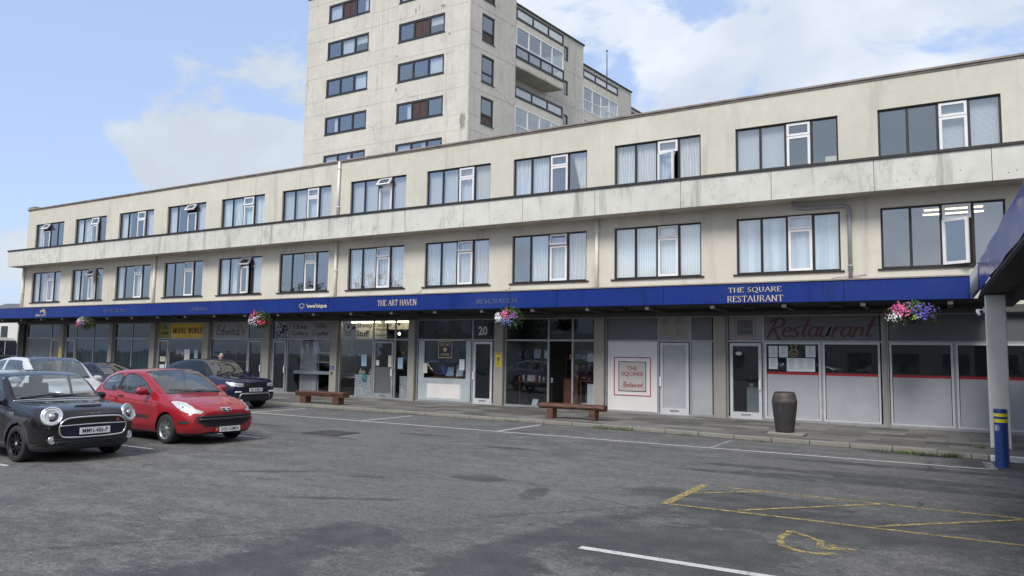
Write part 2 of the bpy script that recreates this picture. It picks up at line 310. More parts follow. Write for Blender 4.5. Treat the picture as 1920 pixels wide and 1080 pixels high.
# paving slabs
m, nt, o = newmat('paving'); c = coords(nt)
bk = nt.nodes.new('ShaderNodeTexBrick'); bk.inputs['Scale'].default_value = 1.0; bk.inputs['Brick Width'].default_value = .92; bk.inputs['Row Height'].default_value = .61; bk.inputs['Mortar Size'].default_value = .009
bk.inputs['Mortar Smooth'].default_value = .1; bk.inputs['Bias'].default_value = 0; bk.inputs['Color1'].default_value = (.05, .048, .045, 1); bk.inputs['Color2'].default_value = (.25, .24, .22, 1); bk.inputs['Mortar'].default_value = (.05, .048, .042, 1)
nt.links.new(c, bk.inputs['Vector'])
gr = noise(nt, c, .6, 4); cc = mixc(nt, mth(nt, 'MULTIPLY', ramp(nt, gr, (.4, 0.), (.65, 1.)), .25), bk.outputs[0], (.13, .125, .115))
cc = mixc(nt, mth(nt, 'MULTIPLY', noise(nt, c, 14, 6, .7), .5), cc, (.09, .085, .08))
p = princ(nt, o, Base_Color=cc, Roughness=mth(nt, 'ADD', .45, mth(nt, 'MULTIPLY', noise(nt, c, 2.5, 4), .4))); bump(nt, p, bk.outputs[1], -.4, .01)
m, nt, o = newmat('patterned_cloth'); c = coords(nt); v = nt.nodes.new('ShaderNodeTexVoronoi'); v.inputs['Scale'].default_value = 16; v.feature = 'DISTANCE_TO_EDGE'; nt.links.new(c, v.inputs['Vector'])
princ(nt, o, Base_Color=mixc(nt, ramp(nt, v.outputs[0], (.10, 0.), (.2, 1.)), (.62, .64, .66), (.22, .24, .28)), Roughness=.8)
# ------------------------------------------------------------------ mesh helpers
class MB:
    def __init__(s): s.v = []; s.f = []; s.mi = []; s.mats = []; s.sm = []
    def m(s, mat):
        if mat not in s.mats: s.mats.append(mat)
        return s.mats.index(mat)
    def poly(s, pts, mat=0, sm=False):
        b = len(s.v); s.v += [tuple(p) for p in pts]; s.f.append(tuple(range(b, b + len(pts)))); s.mi.append(mat); s.sm.append(sm)
    def box(s, x0, x1, y0, y1, z0, z1, mat=0):
        if x1 < x0: x0, x1 = x1, x0
        if y1 < y0: y0, y1 = y1, y0
        b = len(s.v); s.v += [(x, y, z) for z in (z0, z1) for y in (y0, y1) for x in (x0, x1)]
        for q in ((0, 2, 3, 1), (4, 5, 7, 6), (0, 1, 5, 4), (2, 6, 7, 3), (0, 4, 6, 2), (1, 3, 7, 5)):
            s.f.append(tuple(b + i for i in q)); s.mi.append(mat); s.sm.append(False)
        return s
    def obox(s, c, ax, ay, az, mat=0):       # oriented box: centre and three half-axis vectors
        c, ax, ay, az = map(Vector, (c, ax, ay, az)); b = len(s.v)
        s.v += [tuple(c + i * ax + j * ay + k * az) for k in (-1, 1) for j in (-1, 1) for i in (-1, 1)]
        for q in ((0, 2, 3, 1), (4, 5, 7, 6), (0, 1, 5, 4), (2, 6, 7, 3), (0, 4, 6, 2), (1, 3, 7, 5)):
            s.f.append(tuple(b + i for i in q)); s.mi.append(mat); s.sm.append(False)
        return s
    def prism(s, pts, z0, z1, mat=0):
        n = len(pts); b = len(s.v); s.v += [(x, y, z0) for x, y in pts] + [(x, y, z1) for x, y in pts]
        s.f += [tuple(range(b + n - 1, b - 1, -1)), tuple(range(b + n, b + 2 * n))] + [(b + i, b + (i + 1) % n, b + n + (i + 1) % n, b + n + i) for i in range(n)]
        s.mi += [mat] * (n + 2); s.sm += [False] * (n + 2); return s
    def tube(s, pts, r, n=8, mat=0, cap=True, radii=None):
        pts = [Vector(p) for p in pts]; rings = []; up = Vector((0, 0, 1))
        for i, p in enumerate(pts):
            d = (pts[min(i + 1, len(pts) - 1)] - pts[max(i - 1, 0)]).normalized()
            if i == 0:
                a = d.cross(up if abs(d.z) < .9 else Vector((1, 0, 0))).normalized()
            else: a = (a - d * a.dot(d)).normalized()
            bb = d.cross(a); rr = radii[i] if radii else r
            b = len(s.v); s.v += [tuple(p + rr * (math.cos(t) * a + math.sin(t) * bb)) for t in (2 * math.pi * k / n for k in range(n))]; rings.append(b)
        for i in range(len(rings) - 1):
            for k in range(n):
                s.f.append((rings[i] + k, rings[i] + (k + 1) % n, rings[i + 1] + (k + 1) % n, rings[i + 1] + k)); s.mi.append(mat); s.sm.append(True)
        if cap:
            s.f += [tuple(rings[0] + k for k in range(n))[::-1], tuple(rings[-1] + k for k in range(n))]; s.mi += [mat] * 2; s.sm += [False] * 2
        return s
    def lathe(s, prof, c=(0, 0, 0), ax='z', n=32, mat=0, fn=None):
        b = len(s.v); c = Vector(c)
        for (r, h) in prof:
            for k in range(n):
                t = 2 * math.pi * k / n; x, y = r * math.cos(t), r * math.sin(t)
                v = Vector((x, y, h)) if ax == 'z' else (Vector((x, h, y)) if ax == 'y' else Vector((h, x, y)))
                s.v.append(tuple(c + v))
        for i in range(len(prof) - 1):
            for k in range(n):
                s.f.append((b + i * n + k, b + i * n + (k + 1) % n, b + (i + 1) * n + (k + 1) % n, b + (i + 1) * n + k)); s.mi.append(mat); s.sm.append(True)
        return s
    def strip(s, a, b_, mat=0):
        for i in range(len(a) - 1): s.poly([a[i], a[i + 1], b_[i + 1], b_[i]], mat)
    def build(s, name, mats, parent=None, label=None):
        if isinstance(mats, str): mats = [mats]
        me = bpy.data.meshes.new(name); me.from_pydata(s.v, [], s.f)
        for mm in mats: me.materials.append(MAT[mm])
        me.polygons.foreach_set('material_index', s.mi); me.polygons.foreach_set('use_smooth', s.sm)
        me.validate(); me.update()
        o = bpy.data.objects.new(name, me); COL.objects.link(o)
        if parent is not None: o.parent = parent
        if label: o['label'] = label
        return o
def tag(o, label=None, cat=None, group=None, kind=None):
    for k, v in (('label', label), ('category', cat), ('group', group), ('kind', kind)):
        if v: o[k] = v
    return o
def empty(name, loc, label, cat, rz=0, group=None):
    o = bpy.data.objects.new(name, None); COL.objects.link(o); o.location = loc; o.rotation_euler = (0, 0, rz); o.empty_display_size = .2
    return tag(o, label, cat, group)
def fixn(o):
    bm = bmesh.new(); bm.from_mesh(o.data); bmesh.ops.recalc_face_normals(bm, faces=bm.faces); bm.to_mesh(o.data); bm.free(); return o
def bevel(o, w=.01, seg=2):
    m = o.modifiers.new('bevel', 'BEVEL'); m.width = w; m.segments = seg; m.limit_method = 'ANGLE'; m.angle_limit = R(40); return o
def copy_tree(o, parent=None):
    c = o.copy(); COL.objects.link(c); c.parent = parent
    for ch in list(o.children): copy_tree(ch, c)
    return c
# ------------------------------------------------------------------ lettering
def font_mesh(txt, bold=0.):
    cu = bpy.data.curves.new('t', 'FONT'); cu.body = txt; cu.size = 1; cu.offset = bold; cu.resolution_u = 3
    o = bpy.data.objects.new('t', cu); COL.objects.link(o); bpy.context.view_layer.update()
    me = bpy.data.meshes.new_from_object(o.evaluated_get(bpy.context.evaluated_depsgraph_get()))
    vs = [tuple(v.co) for v in me.vertices]; fs = [tuple(p.vertices) for p in me.polygons]
    bpy.data.objects.remove(o); bpy.data.curves.remove(cu); bpy.data.meshes.remove(me); return vs, fs
def arc(cx, cy, rx, ry, a0, a1, n=10):
    return [(cx + rx * math.cos(R(a0 + (a1 - a0) * i / n)), cy + ry * math.sin(R(a0 + (a1 - a0) * i / n))) for i in range(n + 1)]
G = {  # capitals for a broad nib: (width, strokes)
 'T': (.72, [[(.36, 0), (.36, 1)], [(.02, .82), (.03, 1), (.69, 1), (.70, .82)]]),
 'H': (.82, [[(.12, 0), (.12, 1)], [(.70, 0), (.70, 1)], [(.12, .52), (.70, .52)]]),
 'E': (.66, [[(.12, 0), (.12, 1)], [(.12, 1), (.58, 1), (.60, .84)], [(.12, .53), (.46, .53)], [(.12, 0), (.60, 0), (.64, .2)]]),
 'S': (.56, [arc(.27, .76, .19, .22, 30, 180, 8) + [(.10, .68), (.44, .36)] + arc(.26, .24, .21, .24, 20, -160, 9)]),
 'Q': (.92, [arc(.44, .5, .38, .5, 90, 450, 24), [(.46, .04), (.66, -.16), (.92, -.24)]]),
 'U': (.80, [[(.12, 1), (.12, .32)] + arc(.38, .30, .26, .30, 180, 360, 10) + [(.64, 1)]]),
 'A': (.80, [[(.04, 0), (.40, 1)], [(.40, 1), (.76, 0)], [(.17, .36), (.64, .36)]]),
 'R': (.74, [[(.12, 0), (.12, 1)], [(.12, 1), (.36, 1)] + arc(.36, .76, .22, .24, 90, -90, 9) + [(.12, .52)], [(.36, .50), (.72, 0)]]),
 'N': (.84, [[(.12, 0), (.12, 1)], [(.12, 1), (.70, 0)], [(.70, 0), (.70, 1)]]),
 'V': (.78, [[(.04, 1), (.40, 0)], [(.40, 0), (.74, 1)]]),
 'M': (.98, [[(.10, 0), (.16, 1)], [(.16, 1), (.49, .08)], [(.49, .08), (.82, 1)], [(.82, 1), (.88, 0)]]),
 'O': (.90, [arc(.44, .5, .38, .5, 90, 450, 24)]),
 'B': (.66, [[(.12, 0), (.12, 1)], [(.12, 1), (.32, 1)] + arc(.32, .77, .18, .23, 90, -90, 8) + [(.12, .54)], [(.32, .54)] + arc(.34, .27, .24, .27, 90, -90, 8) + [(.12, 0)]]),
 'I': (.28, [[(.14, 0), (.14, 1)]]),
 'L': (.60, [[(.12, 0), (.12, 1)], [(.12, 0), (.56, 0), (.60, .2)]]),
 'D': (.84, [[(.12, 0), (.12, 1)], [(.12, 1), (.34, 1)] + arc(.34, .5, .42, .5, 90, -90, 14) + [(.12, 0)]]),
 'W': (1.08, [[(.02, 1), (.28, 0)], [(.28, 0), (.54, 1)], [(.54, 1), (.80, 0)], [(.80, 0), (1.06, 1)]]),
 ' ': (.34, [])}
Hd = {  # handwriting, x-height .55
 'E': (.55, [arc(.32, .78, .24, .20, 40, 230, 8) + arc(.34, .27, .28, .27, 110, 330, 10), [(.18, .54), (.42, .56)]]),
 'C': (.60, [arc(.36, .5, .30, .48, 50, 310, 14)]),
 'G': (.66, [arc(.36, .5, .30, .48, 50, 330, 14) + [(.62, .48), (.38, .46)]]),
 'R': (.72, [[(.16, -.05), (.26, .95)], [(.02, .78), (.14, .97), (.40, 1.04)] + arc(.46, .76, .20, .26, 80, -100, 8) + [(.22, .46)], [(.26, .46), (.74, -.22)]]),
 'a': (.50, [arc(.22, .27, .18, .26, 40, 320, 12), [(.40, .52), (.38, .12), (.46, 0), (.54, .08)]]),
 'd': (.52, [arc(.22, .26, .19, .26, 40, 320, 12), [(.44, 1.0), (.40, .10), (.50, 0)]]),
 'e': (.42, [[(.04, .26), (.34, .32)] + arc(.20, .34, .15, .19, 0, 170, 8) + arc(.24, .22, .20, .22, 170, 310, 8)]),
 'f': (.36, [arc(.26, .84, .12, .15, 60, 180, 6) + [(.14, .2), (.08, -.25)], [(.0, .5), (.30, .52)]]),
 'h': (.48, [[(.10, 1), (.08, 0)], [(.08, .34)] + arc(.24, .36, .14, .17, 160, 10, 6) + [(.38, 0)]]),
 'i': (.22, [[(.10, .52), (.10, 0)], [(.12, .72), (.125, .76)]]),
 'l': (.20, [[(.12, 1), (.10, .06), (.16, 0)]]),
 'n': (.48, [[(.08, .52), (.08, 0)], [(.08, .34)] + arc(.24, .34, .14, .18, 160, 10, 6) + [(.38, .06), (.48, .04)]]),
 'r': (.38, [[(.08, .52), (.08, 0)], [(.08, .30), (.20, .48), (.34, .50)]]),
 's': (.38, [arc(.20, .40, .13, .13, 40, 200, 6) + [(.28, .24)] + arc(.16, .13, .14, .14, 40, -150, 6)]),
 't': (.34, [[(.18, .95), (.12, .10), (.22, 0), (.32, .06)], [(0, .60), (.36, .64)]]),
 'u': (.50, [[(.06, .52), (.06, .16)] + arc(.20, .15, .14, .16, 180, 350, 6) + [(.38, .52), (.38, .04), (.50, .06)]]),
 'w': (.60, [[(.02, .52), (.12, 0), (.27, .44), (.38, 0), (.54, .54)]]),
 'y': (.46, [[(.04, .52), (.18, .06)], [(.42, .52), (.20, -.10), (.04, -.36)]]),
 "'": (.16, [[(.10, 1.0), (.07, .82)]]), ' ': (.3, [])}
def pen(txt, font, thick=.14, thin=.045, serif=True, shear=0., gap=.10):
    vs, fs = [], []; x = 0
    def seg(pts):
        n = len(pts); L_, R_ = [], []
        for i, p in enumerate(pts):
            a = pts[max(i - 1, 0)]; b = pts[min(i + 1, n - 1)]; dx, dy = b[0] - a[0], b[1] - a[1]; l = math.hypot(dx, dy) or 1; dx /= l; dy /= l
            t = .5 * (thin + (thick - thin) * abs(dy) ** 1.2 * (1 if dy * dx <= 0 or abs(dx) < .15 or not serif else .45))
            ex = 0 if 0 < i < n - 1 else (t * .6 * (-1 if i == 0 else 1)) * (0 if serif else 1)
            q = (p[0] + dx * ex, p[1] + dy * ex); L_.append((q[0] - dy * t, q[1] + dx * t)); R_.append((q[0] + dy * t, q[1] - dx * t))
        b = len(vs); zo = (b * 7 % 11) * .0004; vs.extend([(px + shear * py + x, py, zo) for px, py in L_] + [(px + shear * py + x, py, zo) for px, py in R_])
        for i in range(n - 1): fs.append((b + i, b + n + i, b + n + i + 1, b + i + 1))
    for ch in txt:
        wd, st = font[ch]
        for s_ in st:
            seg(s_)
            if serif:
                for i, j in ((0, 1), (-1, -2)):
                    p, q = s_[i], s_[j]
                    if abs(p[1] - q[1]) > 2.2 * abs(p[0] - q[0]) and min(abs(p[1]), abs(p[1] - 1)) < .03: seg([(p[0] - .11, p[1]), (p[0] + .11, p[1])])
        x += wd + gap
    return vs, fs
def letter(name, geo, mat, parent, x0, x1, z0, z1, y, depth=.006, facing='-y', keep=False):
    """place flat lettering upright: spans x0..x1, z0..z1 on plane y (facing -y) or plane x=y (facing +x)"""
    vs, fs = geo; xs = [v[0] for v in vs]; ys = [v[1] for v in vs]; a, b, c, d = min(xs), max(xs), min(ys), max(ys)
    mb = MB(); out = []
    for lay in (0, 1):
        for v in vs:
            X = x0 + (x1 - x0) * (v[0] - a) / (b - a); Z = z0 + (z1 - z0) * (v[1] - c) / (d - c); D = depth * lay + (v[2] if lay else 0)
            out.append((X, y - D, Z) if facing == '-y' else (y + D, X, Z) if facing == '+x' else (X, Z, y + D))
    n = len(vs); mb.v = out; ed = {}
    for f in fs:
        for i in range(len(f)):
            e = (f[i], f[(i + 1) % len(f)]); ed[e] = 1
    mb.f = [tuple(i + n for i in f) for f in fs]
    for (i, j) in ed:
        if (j, i) not in ed: mb.f.append((i, j, j + n, i + n))
    mb.mi = [0] * len(mb.f); mb.sm = [False] * len(mb.f)
    return mb.build(name, mat, parent)
# ------------------------------------------------------------------ ground, kerbs, pavement
g = MB(); g.poly([(-700, -500, 0), (500, -500, 0), (500, 700, 0), (-700, 700, 0)])
tag(g.build('ground', 'asphalt'), kind='structure')
KX = [(-75, 19.5), (-24, 19.35), (-16, 19.2), (-10, 19.05), (-6.3, 18.75), (-3.6, 18.4), (-.2, 18.3)]
pv_ = MB(); pv_.prism([(x, y + .13) for x, y in KX] + [(-.2, 26), (-75, 26)][::1], .0, .10)
pv_.prism([(-.2, 17.9 + .13), (40, 17.9 + .13), (40, 26), (-.2, 26)], 0, .098)
tag(fixn(pv_.build('pavement', 'paving')), kind='structure')
kb = MB()
for (a, b) in zip(KX[:-1], KX[1:]):
    n = max(1, round((b[0] - a[0]) / .9))
    for i in range(n):
        t0, t1 = i / n, (i + 1) / n; xa, ya = a[0] + (b[0] - a[0]) * t0, a[1] + (b[1] - a[1]) * t0; xb, yb = a[0] + (b[0] - a[0]) * t1, a[1] + (b[1] - a[1]) * t1
        j = random.uniform(-.008, .008); kb.prism([(xa + .006, ya + j), (xb - .006, yb + j), (xb - .006, yb + .126), (xa + .006, ya + .126)], 0, .105 + random.uniform(-.006, .004))
for i in range(3): kb.prism([(-.194 + i * .3, 18.0 - .05 * i), (.09 + i * .3, 17.95 - .05 * i), (.09 + i * .3, 18.03), (-.194 + i * .3, 18.03)], 0, .103)
tag(bevel(fixn(kb.build('kerb', 'kerb_stone')), .015, 2), kind='structure')
wk = MB()
for i in range(10): wk.box(.72 + i * .92, 1.62 + i * .92, 17.72, 17.9, 0, .112)
wk.box(.72, 9.9, 17.9, 18.03, 0, .10)
tag(bevel(fixn(wk.build('white_kerb', 'white_paint')), .015, 2), kind='structure')
# painted lines
ln = MB()
def gl(mb, a, b, wd=.09, z=.004):
    a, b = Vector((*a, 0)), Vector((*b, 0)); d = (b - a).normalized(); n = Vector((-d.y, d.x, 0)) * wd / 2
    mb.poly([(*(a - n)[:2], z), (*(b - n)[:2], z), (*(b + n)[:2], z), (*(a + n)[:2], z)])
gl(ln, (-34, 16.42), (.72, 16.36), .09)
for x in (-30.5, -24.9, -19.1, -14.52, -9.95): gl(ln, (x, 16.47), (x + .02, 18.75), .09)
for (xa, y, xb) in ((-18.2, 9.18, -13.42), (-18.2, 11.76, -13.35), (-18.2, 6.52, -13.3), (-18.2, 4.0, -13.3), (-18.2, 1.5, -13.3)): gl(ln, (xa, y), (xb, y), .09)
gl(ln, (-3.27, 7.06), (2.2, 7.1), .11)
tag(ln.build('white_bay_lines', 'line_white'), kind='structure')
l2 = MB(); gl(l2, (-4.5, 16.48), (-4.47, 18.2), .09); gl(l2, (.70, 16.30), (.64, 17.5), .16, .008)
for i in range(26): gl(l2, (-9 + i * .38, 16.58 + random.uniform(-.03, .05)), (-9 + i * .38 + random.uniform(.1, .3), 16.58 + random.uniform(-.03, .05)), .05)
tag(l2.build('worn_bay_lines', 'line_worn'), kind='structure')
yl = MB(); gl(yl, (-3.29, 9.75), (-3.25, 11.6), .13); gl(yl, (-3.22, 9.78), (3.2, 9.80), .075); gl(yl, (-2.35, 9.87), (-.83, 11.43), .075, .008); gl(yl, (-.77, 9.87), (.78, 11.36), .075, .008); gl(yl, (.84, 9.87), (2.4, 11.4), .075, .008)
gl(yl, (-2.9, 11.52), (3.2, 11.42), .07)
tag(yl.build('yellow_bay_lines', 'line_yellow'), kind='structure')
y2 = MB(); gl(y2, (-3.19, 10.78), (-2.42, 11.46), .08)
for pl in ([(-1.62, 9.02), (-1.53, 9.02), (-1.35, 8.87), (-1.21, 8.75), (-1.19, 8.50), (-1.12, 8.43), (-.84, 8.55)], [(-1.57, 8.95), (-1.61, 8.75), (-1.6, 8.55), (-1.53, 8.31), (-1.35, 8.17), (-1.14, 8.17), (-1.02, 8.27)], [(-1.1, 8.65), (-1.04, 8.52)]):
    for i, (a, b) in enumerate(zip(pl[:-1], pl[1:])): gl(y2, a, b, .075, .004 + .002 * (i % 2))
tag(y2.build('wheelchair_marking', 'line_yellow_worn'), kind='structure')
# iron covers
for nm, (x, y), sx_, sy_, lb in (('manhole_cover', (-12.85, 13.5), .55, .42, 'rusty iron manhole cover set in the asphalt beyond the red car'), ('drain_grate', (-.25, 17.95), .30, .13, 'dark slotted drain grate against the kerb left of the blue bollard')):
    t = empty(nm, (x, y, 0), lb, 'manhole cover' if 'man' in nm else 'drain'); a = MB(); a.box(-sx_, sx_, -sy_, sy_, 0, .008)
    a.build('frame', 'black', t); b_ = MB()
    for i in range(9): b_.box(-sx_ + .04 + i * (2 * sx_ - .06) / 9, -sx_ + .04 + (i + .6) * (2 * sx_ - .06) / 9, -sy_ + .03, sy_ - .03, .008, .016)
    b_.build('cover' if 'man' in nm else 'bars', 'beam' if 'man' in nm else 'rubber', t)
# ------------------------------------------------------------------ the long building
DW = 23.577
B = empty('apartment_building', (0, 0, 0), 'long cream rendered three storey building with flats above a row of shops', 'building')
XS = [-46.87, -42.7, -38.51, -34.36, -30.2, -26.03, -21.88, -17.81, -13.78, -9.72, -5.58, -1.49, 2.66]; WW = 3.02
ZL = (4.593, 6.358); ZU = (7.50, 9.268); ZROOF = 10.22; XL, XR = -47.8, 9.0; REV = .10
wall = MB()
xs_ = sorted(set([XL, XR] + [x for a in XS for x in (a, a + WW)])); zs_ = sorted([3.42, ZL[0], ZL[1], ZU[0], ZU[1], ZROOF])
def hole(xa, za):
    return any(a - .001 <= xa < a + WW - .001 for a in XS) and (abs(za - ZL[0]) < .01 or abs(za - ZU[0]) < .01)
for i in range(len(xs_) - 1):
    for j in range(len(zs_) - 1):
        if not hole(xs_[i], zs_[j]): wall.poly([(xs_[i], DW, zs_[j]), (xs_[i + 1], DW, zs_[j]), (xs_[i + 1], DW, zs_[j + 1]), (xs_[i], DW, zs_[j + 1])])
for a in XS:
    for (z0, z1) in (ZL, ZU):
        b = a + WW; y0, y1 = DW, DW + REV + .06
        wall.poly([(a, y0, z0), (a, y0, z1), (a, y1, z1), (a, y1, z0)]); wall.poly([(b, y0, z0), (b, y1, z0), (b, y1, z1), (b, y0, z1)])
        wall.poly([(a, y0, z1), (b, y0, z1), (b, y1, z1), (a, y1, z1)]); wall.poly([(a, y0, z0), (a, y1, z0), (b, y1, z0), (b, y0, z0)])
DB = DW + 9.5
wall.poly([(XL, DW, 0), (XL, DW, ZROOF), (XL, DB, ZROOF), (XL, DB, 0)]); wall.poly([(XR, DW, 0), (XR, DB, 0), (XR, DB, ZROOF), (XR, DW, ZROOF)])
wall.poly([(XL, DB, 0), (XL, DB, ZROOF), (XR, DB, ZROOF), (XR, DB, 0)]); wall.poly([(XL, DW, ZROOF), (XR, DW, ZROOF), (XR, DB, ZROOF), (XL, DB, ZROOF)])
wall.build('wall', 'cream_render', B)
sb_ = MB()      # shallow upright joints and pilaster seams in the render
for x in (-43.3, -26.9, -18.45, -10.35, -10.1, 1.95): sb_.box(x - .03, x + .03, DW - .008, DW + .01, 7.66, ZROOF - .01)
sb_.build('render_joint', 'cream_render', B)
cp = MB(); cp.box(XL - .06, XR, DW - .07, DW + .35, ZROOF, ZROOF + .055); cp.box(XL - .03, XR, DW - .03, DW + .3, ZROOF - .06, ZROOF - .002); cp.box(XL - .04, XL + .6, DW + .0, DW + .5, ZROOF + .056, ZROOF + .20)
cp.build('coping', 'coping', B)
# floors and party walls inside so that rooms are closed boxes
rm = MB()
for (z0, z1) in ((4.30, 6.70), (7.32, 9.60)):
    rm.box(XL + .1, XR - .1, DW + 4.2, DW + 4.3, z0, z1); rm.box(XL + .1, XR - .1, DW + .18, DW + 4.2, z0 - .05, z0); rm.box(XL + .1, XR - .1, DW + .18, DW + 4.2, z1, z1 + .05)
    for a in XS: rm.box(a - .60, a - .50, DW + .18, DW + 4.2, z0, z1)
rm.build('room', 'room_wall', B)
# projecting band between the two upper floors
BX = [-48.15, -46.9, -43.65, -40.76, -37.98, -35.23, -32.3, -29.48, -26.6, -23.75, -21.01, -18.22, -15.44, -12.91, -10.1, -7.13, -4.35, -1.57, 1.22, 4.0, 6.8, 9.0]
YB = DW - .8
for i in range(len(BX) - 1):
    mb = MB(); j = random.uniform(0, .006); mb.box(BX[i] + .006, BX[i + 1] - .006, YB - j, YB + .10, 6.70, 7.60)
    if i: 
        for k in range(random.randint(0, 5)):
            x = random.uniform(BX[i] + .3, BX[i + 1] - .3); z = random.uniform(6.80, 7.1); mb.box(x - .015, x + .015, YB - j - .004, YB - j + .01, z - .015, z + .015, 1)
    bevel(mb.build('band_panel', ['band_concrete', 'black'], B), .006, 1)
sl_ = MB(); sl_.box(XL - .3, XR, YB + .1, DW + .001, 6.72, 6.86); sl_.box(-48.145, -48.03, YB + .1, DW + .6, 6.70, 7.60); sl_.box(XL - .3, XR, YB + .1, DW - .002, 7.50, 7.58)
sl_.build('band_soffit', 'soffit_cream', B)
ct = MB(); ct.box(-48.19, XR, YB - .05, DW - .003, 7.60, 7.675); ct.build('band_capping', 'dark_cap', B)
# windows: four lights, the third one a white casement under a white top vent
def hang(mb_fn, name, mat, parent, pivot, rot):
    o = mb_fn.build(name, mat, parent); o.location = pivot; o.rotation_euler = rot; return o
def frame_rect(mb, x0, x1, z0, z1, wd, y0, y1, mat=0):
    mb.box(x0, x1, y0, y1, z0, z0 + wd, mat); mb.box(x0, x1, y0, y1, z1 - wd, z1, mat); mb.box(x0, x0 + wd, y0, y1, z0 + wd, z1 - wd, mat); mb.box(x1 - wd, x1, y0, y1, z0 + wd, z1 - wd, mat)
CUR = {'n': 'net_curtain', 'g': 'net_green', 'v': 'vertical_blind', 'V': 'vertical_blind_white', 'b': 'venetian', 'u': 'blue_drape'}
def window(idx, a, z0, z1, spec, cas=2, open_c=0, open_v=0, sill=True):
    W = empty_part('window', (a, DW + REV, z0), B); h = z1 - z0; q = WW / 4
    f = MB(); frame_rect(f, 0, WW, 0, h, .056, -.02, .05)
    for k in range(1, 4):
        wd = .036; f.box(k * q - wd, k * q + wd, -.022, .05, .056, h - .056)
    if sill: f.box(-.10, WW + .10, -REV - .05, -.02, -.05, -.005)
    W2 = f.build('window', 'brown_frame', B); W2.location = (a, DW + REV, z0)
    bpy.data.objects.remove(W)
    for k in range(4):
        x0, x1 = k * q + .037, (k + 1) * q - .037
        if k == 0: x0 = .056
        if k == 3: x1 = WW - .056
        if k == cas:
            zv = h * .745; cw = x1 - x0; ch = zv - .05
            c_ = MB(); frame_rect(c_, 0, cw, 0, ch, .075, -.045, .02); c_.poly([(.075, -.01, .075), (cw - .075, -.01, .075), (cw - .075, -.01, ch - .075), (.075, -.01, ch - .075)], 1)
            o = c_.build('casement', ['white_upvc', 'glass'], W2); o.location = (x0, 0, .048); o.rotation_euler = (0, 0, -open_c)
            vh = h - .046 - zv - .01; v_ = MB(); frame_rect(v_, 0, cw, -vh, 0, .07, -.045, .02); v_.poly([(.07, -.01, -vh + .07), (cw - .07, -.01, -vh + .07), (cw - .07, -.01, -.07), (.07, -.01, -.07)], 1)
            o = v_.build('vent', ['white_upvc', 'glass'], W2); o.location = (x0, -.002, h - .046); o.rotation_euler = (-open_v, 0, 0)
            tr_ = MB(); tr_.box(x0, x1, -.018, .045, zv - .004, zv + .012); tr_.build('rail', 'brown_frame', W2)
        else:
            g_ = MB(); g_.poly([(x0, 0, .046), (x1, 0, .046), (x1, 0, h - .046), (x0, 0, h - .046)]); g_.build('pane', 'glass', W2)
        s = spec[k]
        if s in CUR:
            c_ = MB(); n = 22; yy = .14
            amp = .0 if s in 'vVb' else .025
            zt = h - .02; pts = []
            for i in range(n + 1):
                t = i / n; xx = x0 - .03 + (x1 - x0 + .06) * t; pts.append((xx, yy + amp * math.sin(t * 21 + idx * 3 + k)))
            for i in range(n): c_.poly([(*pts[i], .0), (*pts[i + 1], 0), (*pts[i + 1], zt), (*pts[i], zt)], 0, True)
            c_.build('curtain', CUR[s], W2)
        elif s in '/\\lr':       # drapes gathered to one side
            c_ = MB(); n = 10; zt = h - .02
            for i in range(n):
                def xe(t, z):
                    tt = t * (.32 + (.62 * z / zt if s in '/\\' else .12)); return x0 + (x1 - x0) * (tt if s in '/l' else 1 - tt)
                for zi in range(5):
                    za, zb_ = zt * zi / 5, zt * (zi + 1) / 5; t0, t1 = i / n, (i + 1) / n
                    c_.poly([(xe(t0, za), .14 + .02 * math.sin(i * 2.1), za), (xe(t1, za), .14 + .02 * math.sin(i * 2.1 + 2.1), za), (xe(t1, zb_), .14 + .02 * math.sin(i * 2.1 + 2.1), zb_), (xe(t0, zb_), .14 + .02 * math.sin(i * 2.1), zb_)], 0, True)
            c_.build('curtain', 'net_curtain', W2)
    return W2
def empty_part(n, loc, p):
    o = bpy.data.objects.new(n, None); o.location = loc; return o
UP = [('ld.d', 1, 0, 35), ('nn.r', 2, 8, 12), ('nd.n', 2, 3, 0), ('n..n', 2, 0, 38), ('gggg', 2, 0, 6), ('vvnv', 2, 0, 0), ('vvvv', 2, 0, 38), ('vvnv', 2, 0, 0), ('nn.\\', 2, 0, 0), ('nn/n', 2, 24, 0), ('bb..', 2, 0, 0), ('..bb', 2, 0, 0), ('nnnn', 2, 0, 0)]
LO = [('lvvv', 2, 0, 0), ('n.n.', 2, 14, 30), ('l./.', 2, 0, 4), ('....', 2, 0, 4), ('nl.n', 2, 14, 30), ('....', 2, 0, 0), ('nnnn', 2, 0, 5), ('nnnn', 2, 0, 6), ('.nnn', 2, 0, 10), ('VVVV', 2, 0, 0), ('uuuu', 2, 0, 0), ('....', 2, 27, 2), ('nnnn', 2, 0, 0)]
for i, a in enumerate(XS):
    s, c_, oc, ov = UP[i]; window(i, a, *ZU, s, c_, R(oc), R(ov), False)
    s, c_, oc, ov = LO[i]; window(i + 20, a, *ZL, s, c_, R(oc), R(ov), True)
